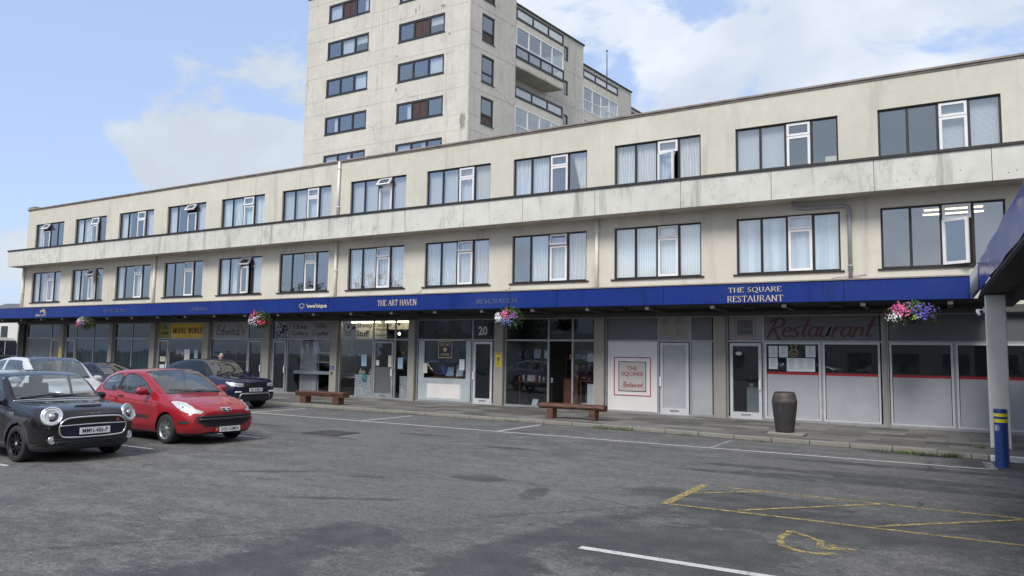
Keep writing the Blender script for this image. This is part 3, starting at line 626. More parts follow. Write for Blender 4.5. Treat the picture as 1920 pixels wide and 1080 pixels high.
# lit strip lamps in the office
for z, y, l in ((6.30, DW + 1.3, 1.5), (6.30, DW + 2.4, 1.6), (6.30, DW + 3.2, 1.7)):
    lt = empty('strip_lamp', (.35, y, 6.60), {1.5: 'nearest', 1.6: 'middle', 1.7: 'farthest'}[l] + ' of three lit strip lamps on the office ceiling behind the open casement', 'lamp', group='lit strip lamps in the office')
    a = MB(); a.box(-l / 2, l / 2, -.06, .06, .04, .098); a.build('housing', 'white_upvc', lt); b = MB(); b.box(-l / 2 + .03, l / 2 - .03, -.045, .045, .0, .04); b.build('tube', 'tube_light', lt)
bx = MB(); bx.box(-2.95, -2.60, DW + .20, DW + .55, 7.33, 8.10); o = bevel(fixn(bx.build('storage_box', 'paper_cream')), .01); tag(o, 'pale box standing inside an upper window, seen through its rightmost pane', 'box')
# down pipes
def pipe(pts, r, mat, lab, zbr):
    t = empty('drain_pipe', (pts[0][0], DW, 3.9), lab, 'drain pipe', group='drain pipes on the facade'); a = MB(); a.tube([(x - pts[0][0], y - DW, z - 3.9) for x, y, z in pts], r, 10); a.build('pipe', mat, t)
    b = MB()
    for (x, z) in zbr: b.tube([(x - pts[0][0], -.085, z - 3.9 - .03), (x - pts[0][0], -.085, z - 3.9 + .03)], r * 1.35, 10); b.box(x - pts[0][0] - .02, x - pts[0][0] + .02, -.08, 0, z - 3.9 - .02, z - 3.9 + .02)
    b.build('bracket', mat, t)
yp = DW - .085
pipe([(-22.5, yp, 7.6), (-22.5, yp, 10.2)], .055, 'white_upvc', 'white drain pipe on the top storey left of the seventh window', [(-22.5, 8.2), (-22.5, 9.9)])
pipe([(-22.5, yp, 4.05), (-22.5, yp, 6.72)], .06, 'column_paint', 'cream drain pipe under the band above the small white box', [(-22.5, 5.45)])
pipe([(-35.03, yp, 4.05), (-35.03, yp, 6.72)], .06, 'column_paint', 'cream drain pipe between the third and fourth lower windows', [(-35.03, 6.3)])
pipe([(-10.33, yp, 4.05), (-10.33, yp, 6.72)], .06, 'column_paint', 'cream drain pipe left of the window with white vertical blinds', [(-10.33, 6.3)])
pipe([(-47.70, yp, 4.05), (-47.70, yp, 6.72)], .07, 'column_paint', 'cream drain pipe at the far left corner of the long building', [(-47.7, 5.2)])
pipe([(-2.30, yp, 4.05), (-2.30, yp, 6.35), (-2.33, yp, 6.46), (-2.45, yp, 6.50), (-3.7, yp, 6.52), (-3.82, yp - .1, 6.60), (-3.86, yp - .1, 6.74)], .055, 'grey_pvc', 'grey drain pipe with a long elbow under the band, near the restaurant lettering', [(-2.3, 6.2), (-2.3, 4.7)])
jb = empty('junction_box', (-23.1, DW, 4.12), 'small white electrical box on the wall above the blue fascia beside the drain pipe', 'junction box'); a = MB(); a.box(-.32, .22, -.10, 0, 0, .24); bevel(a.build('case', 'white_upvc', jb), .01); a = MB(); a.box(-.335, .235, -.112, -.10, .05, .255); a.build('lid', 'white_upvc', jb)
cbl = MB()
for (x0, x1, z0, z1) in ((-22.9, -21.7, 4.2, 4.02), (-22.4, -21.4, 4.24, 4.00), (-14.3, -13.8, 4.1, 4.5), (-10.2, -9.8, 4.1, 4.35), (-37.4, -36.9, 4.1, 4.4), (-18.6, -17.9, 4.05, 4.5), (-3.2, -1.9, 4.2, 4.5), (-23.9, -23.1, 4.05, 4.15)):
    cbl.tube([(x0 + (x1 - x0) * t, DW - .02 - .03 * math.sin(t * 3.1), z0 + (z1 - z0) * t + .06 * math.sin(t * 5)) for t in (0, .2, .4, .6, .8, 1)], .007, 5)
cbl.build('cable', 'wire', B)
# ------------------------------------------------------------------ canopy along the shops
YC = 21.58
CN = empty('shop_canopy', (0, 0, 0), 'blue canopy with lettered fascia running along the whole shop row', 'canopy')
SX = [-75, -56.2, -50.1, -46.1, -42.5, -38.6, -32.6, -29.2, -25.0, -20.95, -16.5, -14.9, -10.9, -7.3, -2.29, .62]
for i in range(len(SX) - 1):
    j = random.uniform(-.004, .004); mb = MB(); mb.box(SX[i] + .003, SX[i + 1] - .003, YC + j, YC + .05, 3.53, 4.10); bevel(mb.build('fascia_panel', 'fascia_blue', CN), .006, 1)
c_ = MB(); c_.box(-75, .62, YC - .03, YC + .07, 4.10, 4.135); c_.box(-75, .62, YC + .07, DW - .001, 4.06, 4.11); c_.build('roof_edge', 'coping', CN)
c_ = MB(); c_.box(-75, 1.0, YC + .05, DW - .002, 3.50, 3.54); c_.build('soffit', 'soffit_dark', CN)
c_ = MB()
for x in range(-46, 2, 2): c_.box(x + .1, x + .22, YC + .06, DW - .05, 3.40, 3.50)
c_.box(XL, XR, DW - .16, DW - .003, 3.30, 3.50); c_.build('beams', 'beam', CN)
c_ = MB(); c_.tube([(-75, DW - .3, 3.44), (1, DW - .3, 3.44)], .05, 8); c_.tube([(-75, YC + .5, 3.42), (1, YC + .5, 3.42)], .025, 6); c_.build('conduit', 'wire', CN)
for x in (-44, -39.9, -35.4, -31, -28, -23.3, -19.6, -17.1, -12.5, -9, -5, -2.7): c_ = MB(); c_.box(x, x + .35, YC + .25, YC + .55, 3.40, 3.50); c_.build('lamp_fitting', 'soffit_dark', CN)
yf = YC - .008
letter('lettering', pen('THE SQUARE', G, .125, .05), 'cream_letter', CN, -5.36, -3.88, 3.815, 3.985, yf)
letter('lettering', pen('RESTAURANT', G, .125, .05), 'cream_letter', CN, -5.38, -3.84, 3.57, 3.745, yf)
letter('lettering', pen('THE ART HAVEN', G, .125, .05), 'cream_letter', CN, -18.46, -16.62, 3.71, 3.93, yf)
letter('lettering', pen('MEMORABILIA', G, .12, .05), 'ghost_letter', CN, -14.02, -12.36, 3.70, 3.87, yf, .003)
letter('lettering', pen('EDWINAS', G, .12, .05), 'ghost_letter', CN, -29.42, -28.2, 3.69, 3.86, yf, .003)
letter('lettering', pen('MODEL WORLD', G, .12, .05), 'ghost_letter', CN, -36.05, -34.1, 3.73, 3.90, yf, .003)
letter('lettering', font_mesh("'ewe'nique", .02), 'cream_letter', CN, -22.15, -21.05, 3.66, 3.87, yf)
letter('lettering', font_mesh('Idhur ual', .01), 'cream_letter', CN, -42.25, -41.42, 3.62, 3.73, yf)
sh = MB()   # small sheep outline and leaping animal emblem
def ribbon(mb, pts, w0, y, mat=0, z=None):
    n = len(pts)
    for i in range(n - 1):
        a, b = Vector(pts[i]), Vector(pts[i + 1]); d = (b - a).normalized(); nn = Vector((-d.y, d.x)) * w0 / 2; a2, b2 = a - d * w0 * .3, b + d * w0 * .3
        P = [a2 - nn, b2 - nn, b2 + nn, a2 + nn]; mb.poly([(p.x, y - .0005 * (i % 3), p.y) for p in P], mat)
ribbon(sh, [(-22.42 + .13 * math.cos(t / 12 * 6.28) * (1 + .15 * (t % 2)), 3.80 + .075 * math.sin(t / 12 * 6.28) * (1 + .15 * (t % 2))) for t in range(13)], .016, yf)
ribbon(sh, [(-22.47, 3.73), (-22.47, 3.66)], .016, yf); ribbon(sh, [(-22.37, 3.73), (-22.37, 3.66)], .016, yf)
sh.build('emblem', 'cream_letter', CN)
em = MB(); 
em.poly([(x, yf, z) for x, z in ((-41.86, 3.83), (-41.80, 3.92), (-41.62, 3.97), (-41.45, 3.90), (-41.33, 3.78), (-41.24, 3.60), (-41.36, 3.70), (-41.50, 3.82), (-41.64, 3.88), (-41.74, 3.86), (-41.80, 3.78))])
em.poly([(x, yf, z) for x, z in ((-41.60, 3.975), (-41.50, 4.02), (-41.38, 3.93), (-41.28, 3.80), (-41.40, 3.885))]); em.build('emblem', 'gold', CN)
# ------------------------------------------------------------------ canopy of the side wing on the right
SC = empty('side_canopy', (0, 0, 0), 'glossy blue canopy of the side wing coming forward on the right', 'canopy')
bm_ = MB(); n = 30; ys = [18.86 - (18.86 + 3) * i / n for i in range(n + 1)]
for i in range(n):
    def xx(y): return .70 + (18.86 - y) * .0224 + .012 * math.sin(y * 2.3)
    a, b = ys[i], ys[i + 1]; bm_.poly([(xx(a), a, 3.53), (xx(b), b, 3.53), (xx(b) - .01, b, 4.11), (xx(a) - .01, a, 4.11)], 0, True)
bm_.box(.695, .80, 18.80, 18.87, 3.53, 4.11); bm_.build('fascia_sheet', 'fascia_gloss', SC)
b_ = MB()
for i in range(9):
    y = YC + .02 - i * (YC - 18.87) / 9; y1 = YC + .02 - (i + 1) * (YC - 18.87) / 9; xa = .625 + i * .008
    b_.poly([(xa, y, 3.53), (xa + .035, (y + y1) / 2, 3.53), (xa + .035, (y + y1) / 2, 4.10), (xa, y, 4.10)]); b_.poly([(xa + .035, (y + y1) / 2, 3.53), (xa + .008, y1, 3.53), (xa + .008, y1, 4.10), (xa + .035, (y + y1) / 2, 4.10)])
b_.build('ribbed_sheet', 'fascia_blue', SC)
s_ = MB()
for i in range(9):
    y = 21.3 - i * .3; s_.tube([(.60 + i * .008, y, 3.54), (.60 + i * .008, y, 4.09)], .016, 5)
s_.build('ribs', 'grey_pvc', SC)
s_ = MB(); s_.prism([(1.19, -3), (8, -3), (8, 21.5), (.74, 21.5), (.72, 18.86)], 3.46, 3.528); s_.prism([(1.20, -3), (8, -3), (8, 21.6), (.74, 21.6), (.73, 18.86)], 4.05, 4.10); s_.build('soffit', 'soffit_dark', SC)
s_ = MB()
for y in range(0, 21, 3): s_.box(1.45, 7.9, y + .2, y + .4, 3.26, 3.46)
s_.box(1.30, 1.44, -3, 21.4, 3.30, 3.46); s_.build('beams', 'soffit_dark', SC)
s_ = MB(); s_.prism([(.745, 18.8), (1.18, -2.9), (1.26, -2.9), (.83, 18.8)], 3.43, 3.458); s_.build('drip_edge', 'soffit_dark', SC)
# columns of the side wing
for y in (19.44, 13.0, 6.6):
    if y < 19: continue
    t = empty('column', (.99, y, .09), 'cream painted square column holding up the blue canopy beside the bollard', 'column'); a = MB(); a.box(-.19, .19, -.14, .14, .0, 3.35); bevel(fixn(a.build('shaft', 'column_paint', t)), .02, 2)
    a = MB(); a.prism([(-.24, -.18), (-.1, -.22), (.1, -.19), (.22, -.2), (.24, .16), (-.22, .17)], 0, .035); a.build('base_mortar', 'kerb_stone', t)
sw = empty('side_wing', (4.2, -3, 0), 'dim side wing under the blue canopy at the right edge', 'building'); a = MB(); a.box(0, .3, 0, 20.9, .1, 3.44); a.build('wall', 'grey_concrete', sw)
cc_ = empty('security_camera', (.79, 19.36, 3.05), 'small white security camera on the side of the cream column', 'security camera'); a = MB(); a.box(-.03, .01, -.03, .03, 0, .12); a.box(-.16, .0, -.02, .02, .05, .08); a.build('bracket', 'white_upvc', cc_); a = MB(); a.tube([(-.14, 0, .05), (-.10, -.02, -.06)], .035, 10); a.build('body', 'white_upvc', cc_)
# ------------------------------------------------------------------ shop fronts (parts of the building)
ZB, ZT, ZH = .10, 2.50, 3.32; YG = DW + .06
PIL = [(-47.75, -47.13), (-43.35, -42.98), (-38.66, -38.33), (-35.08, -34.68), (-30.97, -30.54), (-26.77, -26.36), (-22.63, -22.24), (-18.45, -18.13), (-14.44, -14.05), (-10.42, -10.04), (-6.30, -5.93)]
for i, (a, b) in enumerate(PIL):
    p = MB(); p.box(a, b, DW - .10, DW + .25, .08, 3.30); bevel(p.build('pillar', 'soffit_dark' if i == 0 else 'grey_concrete', B), .015, 2)
h_ = MB(); h_.box(XL, XR, DW - .05, DW + .2, 3.30, 3.43); h_.build('shop_head', 'beam', B)
st_ = MB()
for x in [-25.28, -20.35]: st_.box(x - .05, x + .05, YG - .03, YG + .05, ZB, ZH)
def shop(cells, frame='alu_frame', back='room_dark'):
    """cells: x0, x1, lower kind, upper material ('' for glass)"""
    X0, X1 = cells[0][0], cells[-1][1]
    f = MB(); f.box(X0 - .05, X1 + .05, YG - .03, YG + .05, ZH - .06, ZH); f.box(X0 - .05, X1 + .05, YG - .035, YG + .05, ZT - .03, ZT + .03); f.box(X0 - .05, X1 + .05, YG - .04, YG + .05, ZB - .01, ZB + .07)
    for k, c in enumerate(cells):
        if k: f.box(c[0] - .04, c[0] + .02, YG - .028, YG + .05, ZB + .07, ZT - .03 if c[2] == cells[k - 1][2] == 'vinyl' else ZH - .06)
    f.box(X0 - .05, X0, YG - .028, YG + .05, ZB + .07, ZH - .06); f.box(X1, X1 + .05, YG - .028, YG + .05, ZB + .07, ZH - .06)
    F = f.build('shopfront', frame, B)
    for (a, b, lo, up) in cells:
        a += .021; b -= .041
        ua, ub = (a - .062 if lo == 'vinyl' and a > X0 + .1 and a > -4.7 else a), b
        u = MB(); u.poly([(ua, YG, ZT + .03), (ub, YG, ZT + .03), (ub, YG, ZH - .06), (ua, YG, ZH - .06)])
        u.build('sign_panel' if up in ('sign_orange', 'sign_olive', 'panel_grey', 'panel_white', 'panel_shaded', 'panel_dim', 'shop_white') else 'pane', up or 'glass_shop', F)
        if lo.startswith('door'):
            mt, fr = {'door': ('glass_shop', 'alu_frame'), 'door_white': ('glass_shop', 'shop_white'), 'door_panel': ('panel_grey', 'shop_white'), 'door_half': ('glass_shop', 'alu_frame'), 'door_grey': ('panel_dim', 'grey_pvc')}[lo]
            d = MB(); frame_rect(d, a + .03, b - .03, ZB + .015, ZT - .06, .09, YG - .045, YG + .02); d.box(a + .12, b - .12, YG - .043, YG + .02, ZB + .105, ZB + .22)
            d.poly([(a + .11, YG, ZB + .2), (b - .11, YG, ZB + .2), (b - .11, YG, ZT - .14), (a + .11, YG, ZT - .14)], 1)
            if lo == 'door_half': d.poly([(a + .115, YG - .004, ZB + .2), (b - .115, YG - .004, ZB + .2), (b - .115, YG - .004, 1.38), (a + .115, YG - .004, 1.38)], 2)
            D = d.build('door', [fr, mt, 'panel_dim'], F)
            hx = {-15.46: a + .07, -8.14: a + .05}.get(round(a - .021, 2), b - .08)
            hd = MB(); hd.box(hx - .028, hx + .028, YG - .10, YG - .07, 1.02, 1.32); hd.box(hx - .015, hx + .015, YG - .07, YG - .045, 1.05, 1.29); hd.build('handle', 'white_upvc', F)
            lb = MB(); lb.box((a + b) / 2 - .15, (a + b) / 2 + .15, YG - .049, YG - .044, ZB + .11, ZB + .17); lb.build('letter_box', 'chrome', F)
        elif lo == 'open': pass
        elif lo == 'vinyl':
            g_ = MB(); frame_rect(g_, a, b, ZB + .07, ZT - .03, .055, YG - .04, YG + .03); g_.build('window_frame', 'shop_white', F)
            g_ = MB(); g_.poly([(a + .07, YG, 1.57), (b - .07, YG, 1.57), (b - .07, YG, ZT - .1), (a + .07, YG, ZT - .1)]); g_.build('pane', 'glass_dark', F)
            g_ = MB(); g_.poly([(a + .07, YG - .002, ZB + .13), (b - .07, YG - .002, ZB + .13), (b - .07, YG - .002, 1.50), (a + .07, YG - .002, 1.50)]); g_.build('vinyl_panel', 'panel_grey', F)
            g_ = MB(); g_.poly([(a + .07, YG - .002, 1.50), (b - .07, YG - .002, 1.50), (b - .07, YG - .002, 1.575), (a + .07, YG - .002, 1.575)]); g_.build('red_stripe', 'red_vinyl', F)
        else:
            g_ = MB(); g_.poly([(a, YG, ZB + .07), (b, YG, ZB + .07), (b, YG, ZT - .03), (a, YG, ZT - .03)]); g_.build('panel' if 'panel' in lo else 'pane', lo or 'glass_shop', F)
    return F
F0 = shop([(-47.0, -44.4, 'panel_dim', 'glass_dark'), (-44.4, -43.4, 'door_grey', 'glass_dark')])
F1 = shop([(-42.9, -41.87, 'door', 'glass_dark'), (-41.87, -40.2, '', 'glass_dark'), (-40.2, -38.72, '', 'glass_dark')])
F2 = shop([(-38.25, -36.74, '', 'glass_dark'), (-36.74, -35.15, '', 'glass_dark')])
F3 = shop([(-34.58, -33.62, 'door', 'sign_olive'), (-33.62, -31.05, '', 'sign_orange')])
F4 = shop([(-30.45, -27.9, '', 'panel_shaded'), (-27.9, -26.83, 'door', 'glass_dark')])
F5 = shop([(-26.28, -25.3, 'door', 'glass_dark'), (-25.3, -22.7, '', 'panel_shaded')])
F6 = shop([(-22.16, -20.36, '', ''), (-20.36, -19.2, 'door_half', ''), (-19.2, -18.5, '', '')])
F7 = shop([(-18.05, -15.5, '', 'glass_dark'), (-15.46, -14.5, 'door_white', 'glass_dark')])
F8 = shop([(-13.98, -12.22, '', 'glass_dark'), (-12.22, -11.27, 'open', 'glass_dark'), (-11.27, -10.47, '', 'glass_dark')])
F9 = shop([(-9.98, -8.16, 'panel_white', 'panel_dim'), (-8.14, -7.07, 'door_panel', 'panel_shaded'), (-7.07, -6.35, 'panel_grey', 'panel_dim')])
F10 = shop([(-5.88, -4.8, 'door_white', 'panel_shaded'), (-4.8, -3.14, 'vinyl', 'panel_dim'), (-3.14, -1.56, 'vinyl', 'panel_dim')])
F11 = shop([(-1.38, .23, 'vinyl', 'panel_dim'), (.23, 1.9, 'vinyl', 'panel_dim'), (1.9, 3.6, 'vinyl', 'panel_dim'), (3.6, 5.3, 'vinyl', 'panel_dim'), (5.3, 7, 'vinyl', 'panel_dim')])
p = MB(); p.box(-1.56 + .045, -1.38 - .045, DW - .02, DW + .2, .08, 3.30); p.build('pillar', 'grey_concrete', B)
# shop rooms
r = MB()
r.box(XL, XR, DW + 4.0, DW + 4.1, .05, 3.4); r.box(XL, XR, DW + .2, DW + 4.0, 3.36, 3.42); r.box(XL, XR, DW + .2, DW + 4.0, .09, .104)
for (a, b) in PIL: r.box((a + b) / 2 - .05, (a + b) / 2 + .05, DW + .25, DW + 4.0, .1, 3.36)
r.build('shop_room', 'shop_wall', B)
# frosting on the gallery window with a clear picture cut in the middle
g_ = MB(); a, b = -18.02, -15.55; yy = YG - .003
g_.poly([(a, yy, .17), (b, yy, .17), (b, yy, 1.02), (a, yy, 1.02)]); g_.poly([(a, yy, 1.02), (a + .28, yy, 1.02), (a + .28, yy, 2.45), (a, yy, 2.45)]); g_.poly([(b - .22, yy, 1.02), (b, yy, 1.02), (b, yy, 2.45), (b - .22, yy, 2.45)])
g_.build('frosting', 'frosted', F7)
g_ = MB(); g_.poly([(a + .28, YG + .05, 1.62), (b - .22, YG + .05, 1.62), (b - .22, YG + .05, 2.45), (a + .28, YG + .05, 2.45)]); g_.build('dark_blind', 'sign_navy', F7)
g_ = MB(); g_.poly([(a + .45, yy - .002, .25), (b - .45, yy - .002, .25), (b - .45, yy - .002, .80), (a + .45, yy - .002, .80)]); g_.build('pale_panel', 'panel_white', F7)
# curtains behind the two left shops
for (a, b) in ((-41.8, -38.8), (-38.2, -35.2)):
    c_ = MB(); n = 60
    pts = [(a + (b - a) * i / n, DW + .35 + .04 * math.sin(i * 1.3)) for i in range(n + 1)]
    for i in range(n): c_.poly([(*pts[i], .1), (*pts[i + 1], .1), (*pts[i + 1], 2.5), (*pts[i], 2.5)], 0, True)
    c_.build('drape', 'teal_drape', B)
# cream boards added in place of the lit ceiling behind the sheep shop lettering, pale boards in the china shop
q = MB(); q.box(-22.1, -20.42, DW + .9, DW + .95, 2.55, 3.34); q.box(-20.3, -18.55, DW + .9, DW + .95, 2.95, 3.34); q.build('back_board', 'paper_cream', B)
q = MB(); q.box(-25.2, -24.05, DW + .72, DW + .76, .12, 2.45); q.build('back_board', 'panel_white', B)
# writing on the shop fronts
yw = YG - .006
letter('lettering', pen("Edwina's", Hd, .07, .07, False, .12), 'ink', B, -30.15, -28.2, 2.66, 3.15, yw)
letter('lettering', pen("China", Hd, .09, .09, False, .12), 'ink', B, -25.0, -24.2, 2.95, 3.18, yw)
letter('lettering', pen("Cutlery", Hd, .09, .09, False, .12), 'ink', B, -25.1, -24.1, 2.60, 2.88, yw)
letter('lettering', pen("Gifts", Hd, .09, .09, False, .12), 'ink', B, -23.7, -23.05, 2.95, 3.20, yw)
letter('lettering', pen("Crystal", Hd, .09, .09, False, .12), 'ink', B, -23.82, -22.9, 2.60, 2.88, yw)
q = MB(); q.box(-24.02, -23.98, YG - .01, YG, 2.53, 3.26); q.build('panel_joint', 'alu_frame', B)
letter('lettering', pen('MODEL WORLD', G, .17, .07), 'ink', B, -33.45, -31.15, 2.76, 3.05, yw)
letter('lettering', font_mesh('TEL:'), 'ink', B, -34.25, -33.9, 2.98, 3.12, yw); letter('lettering', font_mesh('616048'), 'ink', B, -34.4, -33.8, 2.70, 2.86, yw)
letter('lettering', font_mesh('Sheep', .02), 'ink', B, -21.3, -20.45, 2.93, 3.20, yw); letter('lettering', font_mesh('Stuff', .02), 'ink', B, -21.3, -20.6, 2.62, 2.88, yw)
letter('lettering', font_mesh('Textile Art', .01), 'ink', B, -20.25, -19.45, 3.02, 3.18, yw); letter('lettering', font_mesh('Workshops', .01), 'ink', B, -20.25, -19.4, 2.81, 2.97, yw); letter('lettering', font_mesh('Community Project', .01), 'ink', B, -20.25, -18.75, 2.60, 2.75, yw)
def heart(mb, cx, cz, s, y, mat=0):
    pts = []
    for i in range(24):
        t = i / 24 * 6.283; pts.append((cx + s * 16 * math.sin(t) ** 3 / 16, y, cz + s * (13 * math.cos(t) - 5 * math.cos(2 * t) - 2 * math.cos(3 * t) - math.cos(4 * t)) / 16))
    mb.poly(pts, mat)
sg = MB()
ribbon(sg, [(-21.78 + (.23 + .02 * math.cos(t * 1.57)) * math.cos(t / 28 * 6.283), 2.98 + (.17 + .015 * math.cos(t * 1.57)) * math.sin(t / 28 * 6.283)) for t in range(29)], .022, yw)
for x in (-21.90, -21.80, -21.68): ribbon(sg, [(x, 2.82), (x, 2.66)], .022, yw); ribbon(sg, [(x - .01, 2.66), (x + .05, 2.66)], .022, yw)
heart(sg, -21.76, 3.03, .09, yw - .002, 1)
sg.poly([(-21.47 + .07 * math.cos(t / 14 * 6.283), yw - .002, 2.99 + .065 * math.sin(t / 14 * 6.283)) for t in range(14)], 2)
sg.build('sheep_emblem', ['ink', 'red_vinyl', 'maroon'], B); sg = MB(); heart(sg, -19.05, 3.12, .08, yw, 1); ribbon(sg, [(-19.05 + .22 * math.cos(t / 20 * 6.283), 3.03 + .16 * math.sin(t / 20 * 6.283)) for t in range(21)], .015, yw)
sg.build('sheep_emblem', ['ink', 'red_vinyl', 'maroon'], B)
letter('lettering', font_mesh('20', .03), 'pale_ink', B, -15.23, -14.83, 2.68, 3.02, yw)
letter('lettering', pen("Restaurant", Hd, .115, .06, False, .30, .0), 'maroon', B, -4.72, -1.66, 2.50, 3.22, yw)
def logo(name_, x0, x1, z0, z1, c1, c2, cbg, ctx, par=None, y=yw):
    w_, h = x1 - x0, z1 - z0; m_ = MB(); t = w_ * .022
    def ring(a, b, c, d, tt, mat, yy):
        m_.box(a, b, yy - .003, yy, c, c + tt, mat); m_.box(a, b, yy - .003, yy, d - tt, d, mat); m_.box(a, a + tt, yy - .003, yy, c + tt, d - tt, mat); m_.box(b - tt, b, yy - .003, yy, c + tt, d - tt, mat)
    ring(x0, x1, z0, z1, t, 0, y); i = .125
    m_.box(x0 + w_ * i, x1 - w_ * i, y - .002, y + .001, z0 + h * i * .9, z1 - h * i * .9, 2); ring(x0 + w_ * i, x1 - w_ * i, z0 + h * i * .9, z1 - h * i * .9, t * .8, 1, y - .001)
    m_.build('square_emblem', [c1, c2, cbg], B)
    yy = y - .004
    letter('lettering', font_mesh('THE'), ctx, B, x0 + w_ * .37, x0 + w_ * .63, z0 + h * .66, z0 + h * .76, yy)
    letter('lettering', font_mesh('SQUARE'), ctx, B, x0 + w_ * .21, x0 + w_ * .79, z0 + h * .50, z0 + h * .62, yy)
    letter('lettering', pen("Restaurant", Hd, .10, .06, False, .30, .0), ctx, B, x0 + w_ * .24, x0 + w_ * .80, z0 + h * .20, z0 + h * .36, yy)
logo('a', -9.73, -8.42, .66, 1.95, 'red_vinyl', 'ink', 'logo_beige', 'red_vinyl')
logo('b', -5.68, -5.05, 2.62, 3.22, 'red_vinyl', 'ink', 'panel_dim', 'maroon')
def sheet(name, lab, cat, x0, x1, z0, z1, mat, y=None, grp=None, lines=0, ic='ink', head=None):
    y = YG - .008 if y is None else y
    t = empty(name, ((x0 + x1) / 2, y, z0), lab, cat, group=grp); w_ = x1 - x0; h = z1 - z0
    a = MB(); a.box(-w_ / 2, w_ / 2, -.004, 0, 0, h); a.build('sheet', mat, t)
    if lines:
        b = MB()
        for i in range(lines):
            zz = h * (.88 - .76 * i / lines); ww = w_ * random.uniform(.2, .36); b.box(-ww, ww, -.0055, -.004, zz, zz + h * .022)
        b.build('print', ic, t)
    return t
# notices and signs
for i, (x, z, lb) in enumerate(((-7.92, 3.0, 'top left'), (-7.50, 3.0, 'top right'), (-7.92, 2.64, 'bottom left'), (-7.50, 2.64, 'bottom right'))):
    sheet('wrinkled_notice', lb + ' of four wrinkled yellowed notices over the grey panelled door', 'notice', x - .14, x + .15, z - .02, z + .27, 'notice_old', lines=7, grp='wrinkled notices over the door')
for i, (a, b, c, d, lb) in enumerate(((-4.66, -4.40, 2.02, 2.36, 'top left menu page in the window right of the glazed restaurant door'), (-4.36, -4.10, 2.02, 2.36, 'menu page second from left, top row of the restaurant window'), (-4.66, -4.40, 1.66, 2.00, 'menu page directly under the top left menu page'),
        (-4.14, -3.86, 1.60, 2.00, 'left page of the joined lower row of menu pages'), (-3.86, -3.60, 1.60, 2.00, 'middle page of the joined lower row of menu pages'), (-3.60, -3.34, 1.60, 2.00, 'right page of the joined lower row of menu pages'), (-3.60, -3.32, 2.03, 2.37, 'menu page alone at the top right of the menu window'))):
    sheet('menu_page', lb, 'menu', a, b, c, d, 'paper', lines=9, ic='alu_frame', grp='menu pages in the restaurant window')
wn_ = empty('window_ornament', (-3.93, YG - .01, 2.05), 'small pale wire ornament hanging among the menu pages', 'ornament'); a = MB(); ribbon(a, [(.12 * math.cos(t / 16 * 6.283), .10 + .10 * math.sin(t / 16 * 6.283)) for t in range(17)], .014, 0); a.build('ring', 'gold', wn_); a = MB()
ribbon(a, [(-.06, .19), (-.05, .30), (-.09, .33)], .012, 0); ribbon(a, [(.07, .18), (.05, .27), (.09, .32), (.05, .35)], .012, 0); a.build('bow', 'gold', wn_); a = MB(); ribbon(a, [(-.05, .14), (-.05, .07), (.05, .07), (.05, .14)], .012, -.001); a.build('mark', 'gold', wn_)
mb_ = empty('menu_board', (-2.50, DW + .5, 1.60), 'dark framed menu board standing inside the restaurant window', 'menu board'); a = MB(); frame_rect(a, -.36, .36, 0, .50, .035, -.02, .02); a.build('frame', 'furniture', mb_); a = MB(); a.box(-.33, .33, -.01, .01, .03, .47); a.build('board', 'sign_navy', mb_); a = MB()
for i in range(8): a.box(-.28, .28 - .03 * (i % 3), -.014, -.011, .08 + i * .045, .092 + i * .045)
a.build('writing', 'pale_ink', mb_)
t = empty('round_sticker', (-5.56, YG - .012, 2.12), 'small white oval sticker on the restaurant door glass', 'sticker'); a = MB(); a.poly([(.10 * math.cos(k / 20 * 6.283), 0, .055 * math.sin(k / 20 * 6.283)) for k in range(20)]); a.build('sticker_face', 'paper', t); letter('writing', font_mesh('OPEN'), 'ink', t, -.06, .06, -.015, .02, -.002, .002)
t = sheet('warning_sign', 'yellow warning notice on the concrete pillar left of the white flower basket', 'sign', -14.35, -14.10, 1.52, 2.05, 'yellow_sign', DW - .102); letter('writing', font_mesh('WARNING', .02), 'ink', t, -.10, .10, .46, .50, -.005, .002); a = MB(); ribbon(a, [(.06 * math.cos(k / 14 * 6.283), .27 + .075 * math.sin(k / 14 * 6.283)) for k in range(15)], .022, -.006); a.box(-.02, .02, -.0065, -.005, .24, .32); a.build('symbol', 'ink', t)
a = MB()
for k in range(4): a.box(-.09, .09 - .02 * (k % 2), -.0062, -.005, .05 + k * .03, .06 + k * .03)
a.build('print', 'ink', t)
t = sheet('yellow_notice', 'yellow notice on the dark pillar beside the grey door at the far left', 'sign', -43.30, -43.05, 1.35, 2.00, 'yellow_sign', DW - .102, lines=6)
t = sheet('blue_plate', 'small blue plate on the pillar behind the left bench', 'sign', -22.62, -22.35, 1.22, 1.36, 'bollard_blue', DW - .102); letter('writing', font_mesh('No.', .02), 'paper', t, -.07, .07, .04, .10, -.005, .002)
t = empty('key_safe', (-22.48, DW - .10, 1.02), 'small dark key safe under the blue plate on the pillar', 'key safe'); a = MB(); a.box(-.04, .04, -.04, 0, 0, .10); bevel(a.build('case', 'black', t), .01); a = MB(); a.box(-.02, .02, -.05, -.04, .03, .07); a.build('keypad', 'grey_pvc', t)
t = sheet('gallery_sign', 'navy sign with gold border and palette in the gallery window', 'sign', -17.07, -16.42, 1.80, 2.44, 'gold', YG - .006); a = MB(); a.box(-.30, .30, -.008, -.004, .025, .615); a.build('field', 'sign_navy', t)
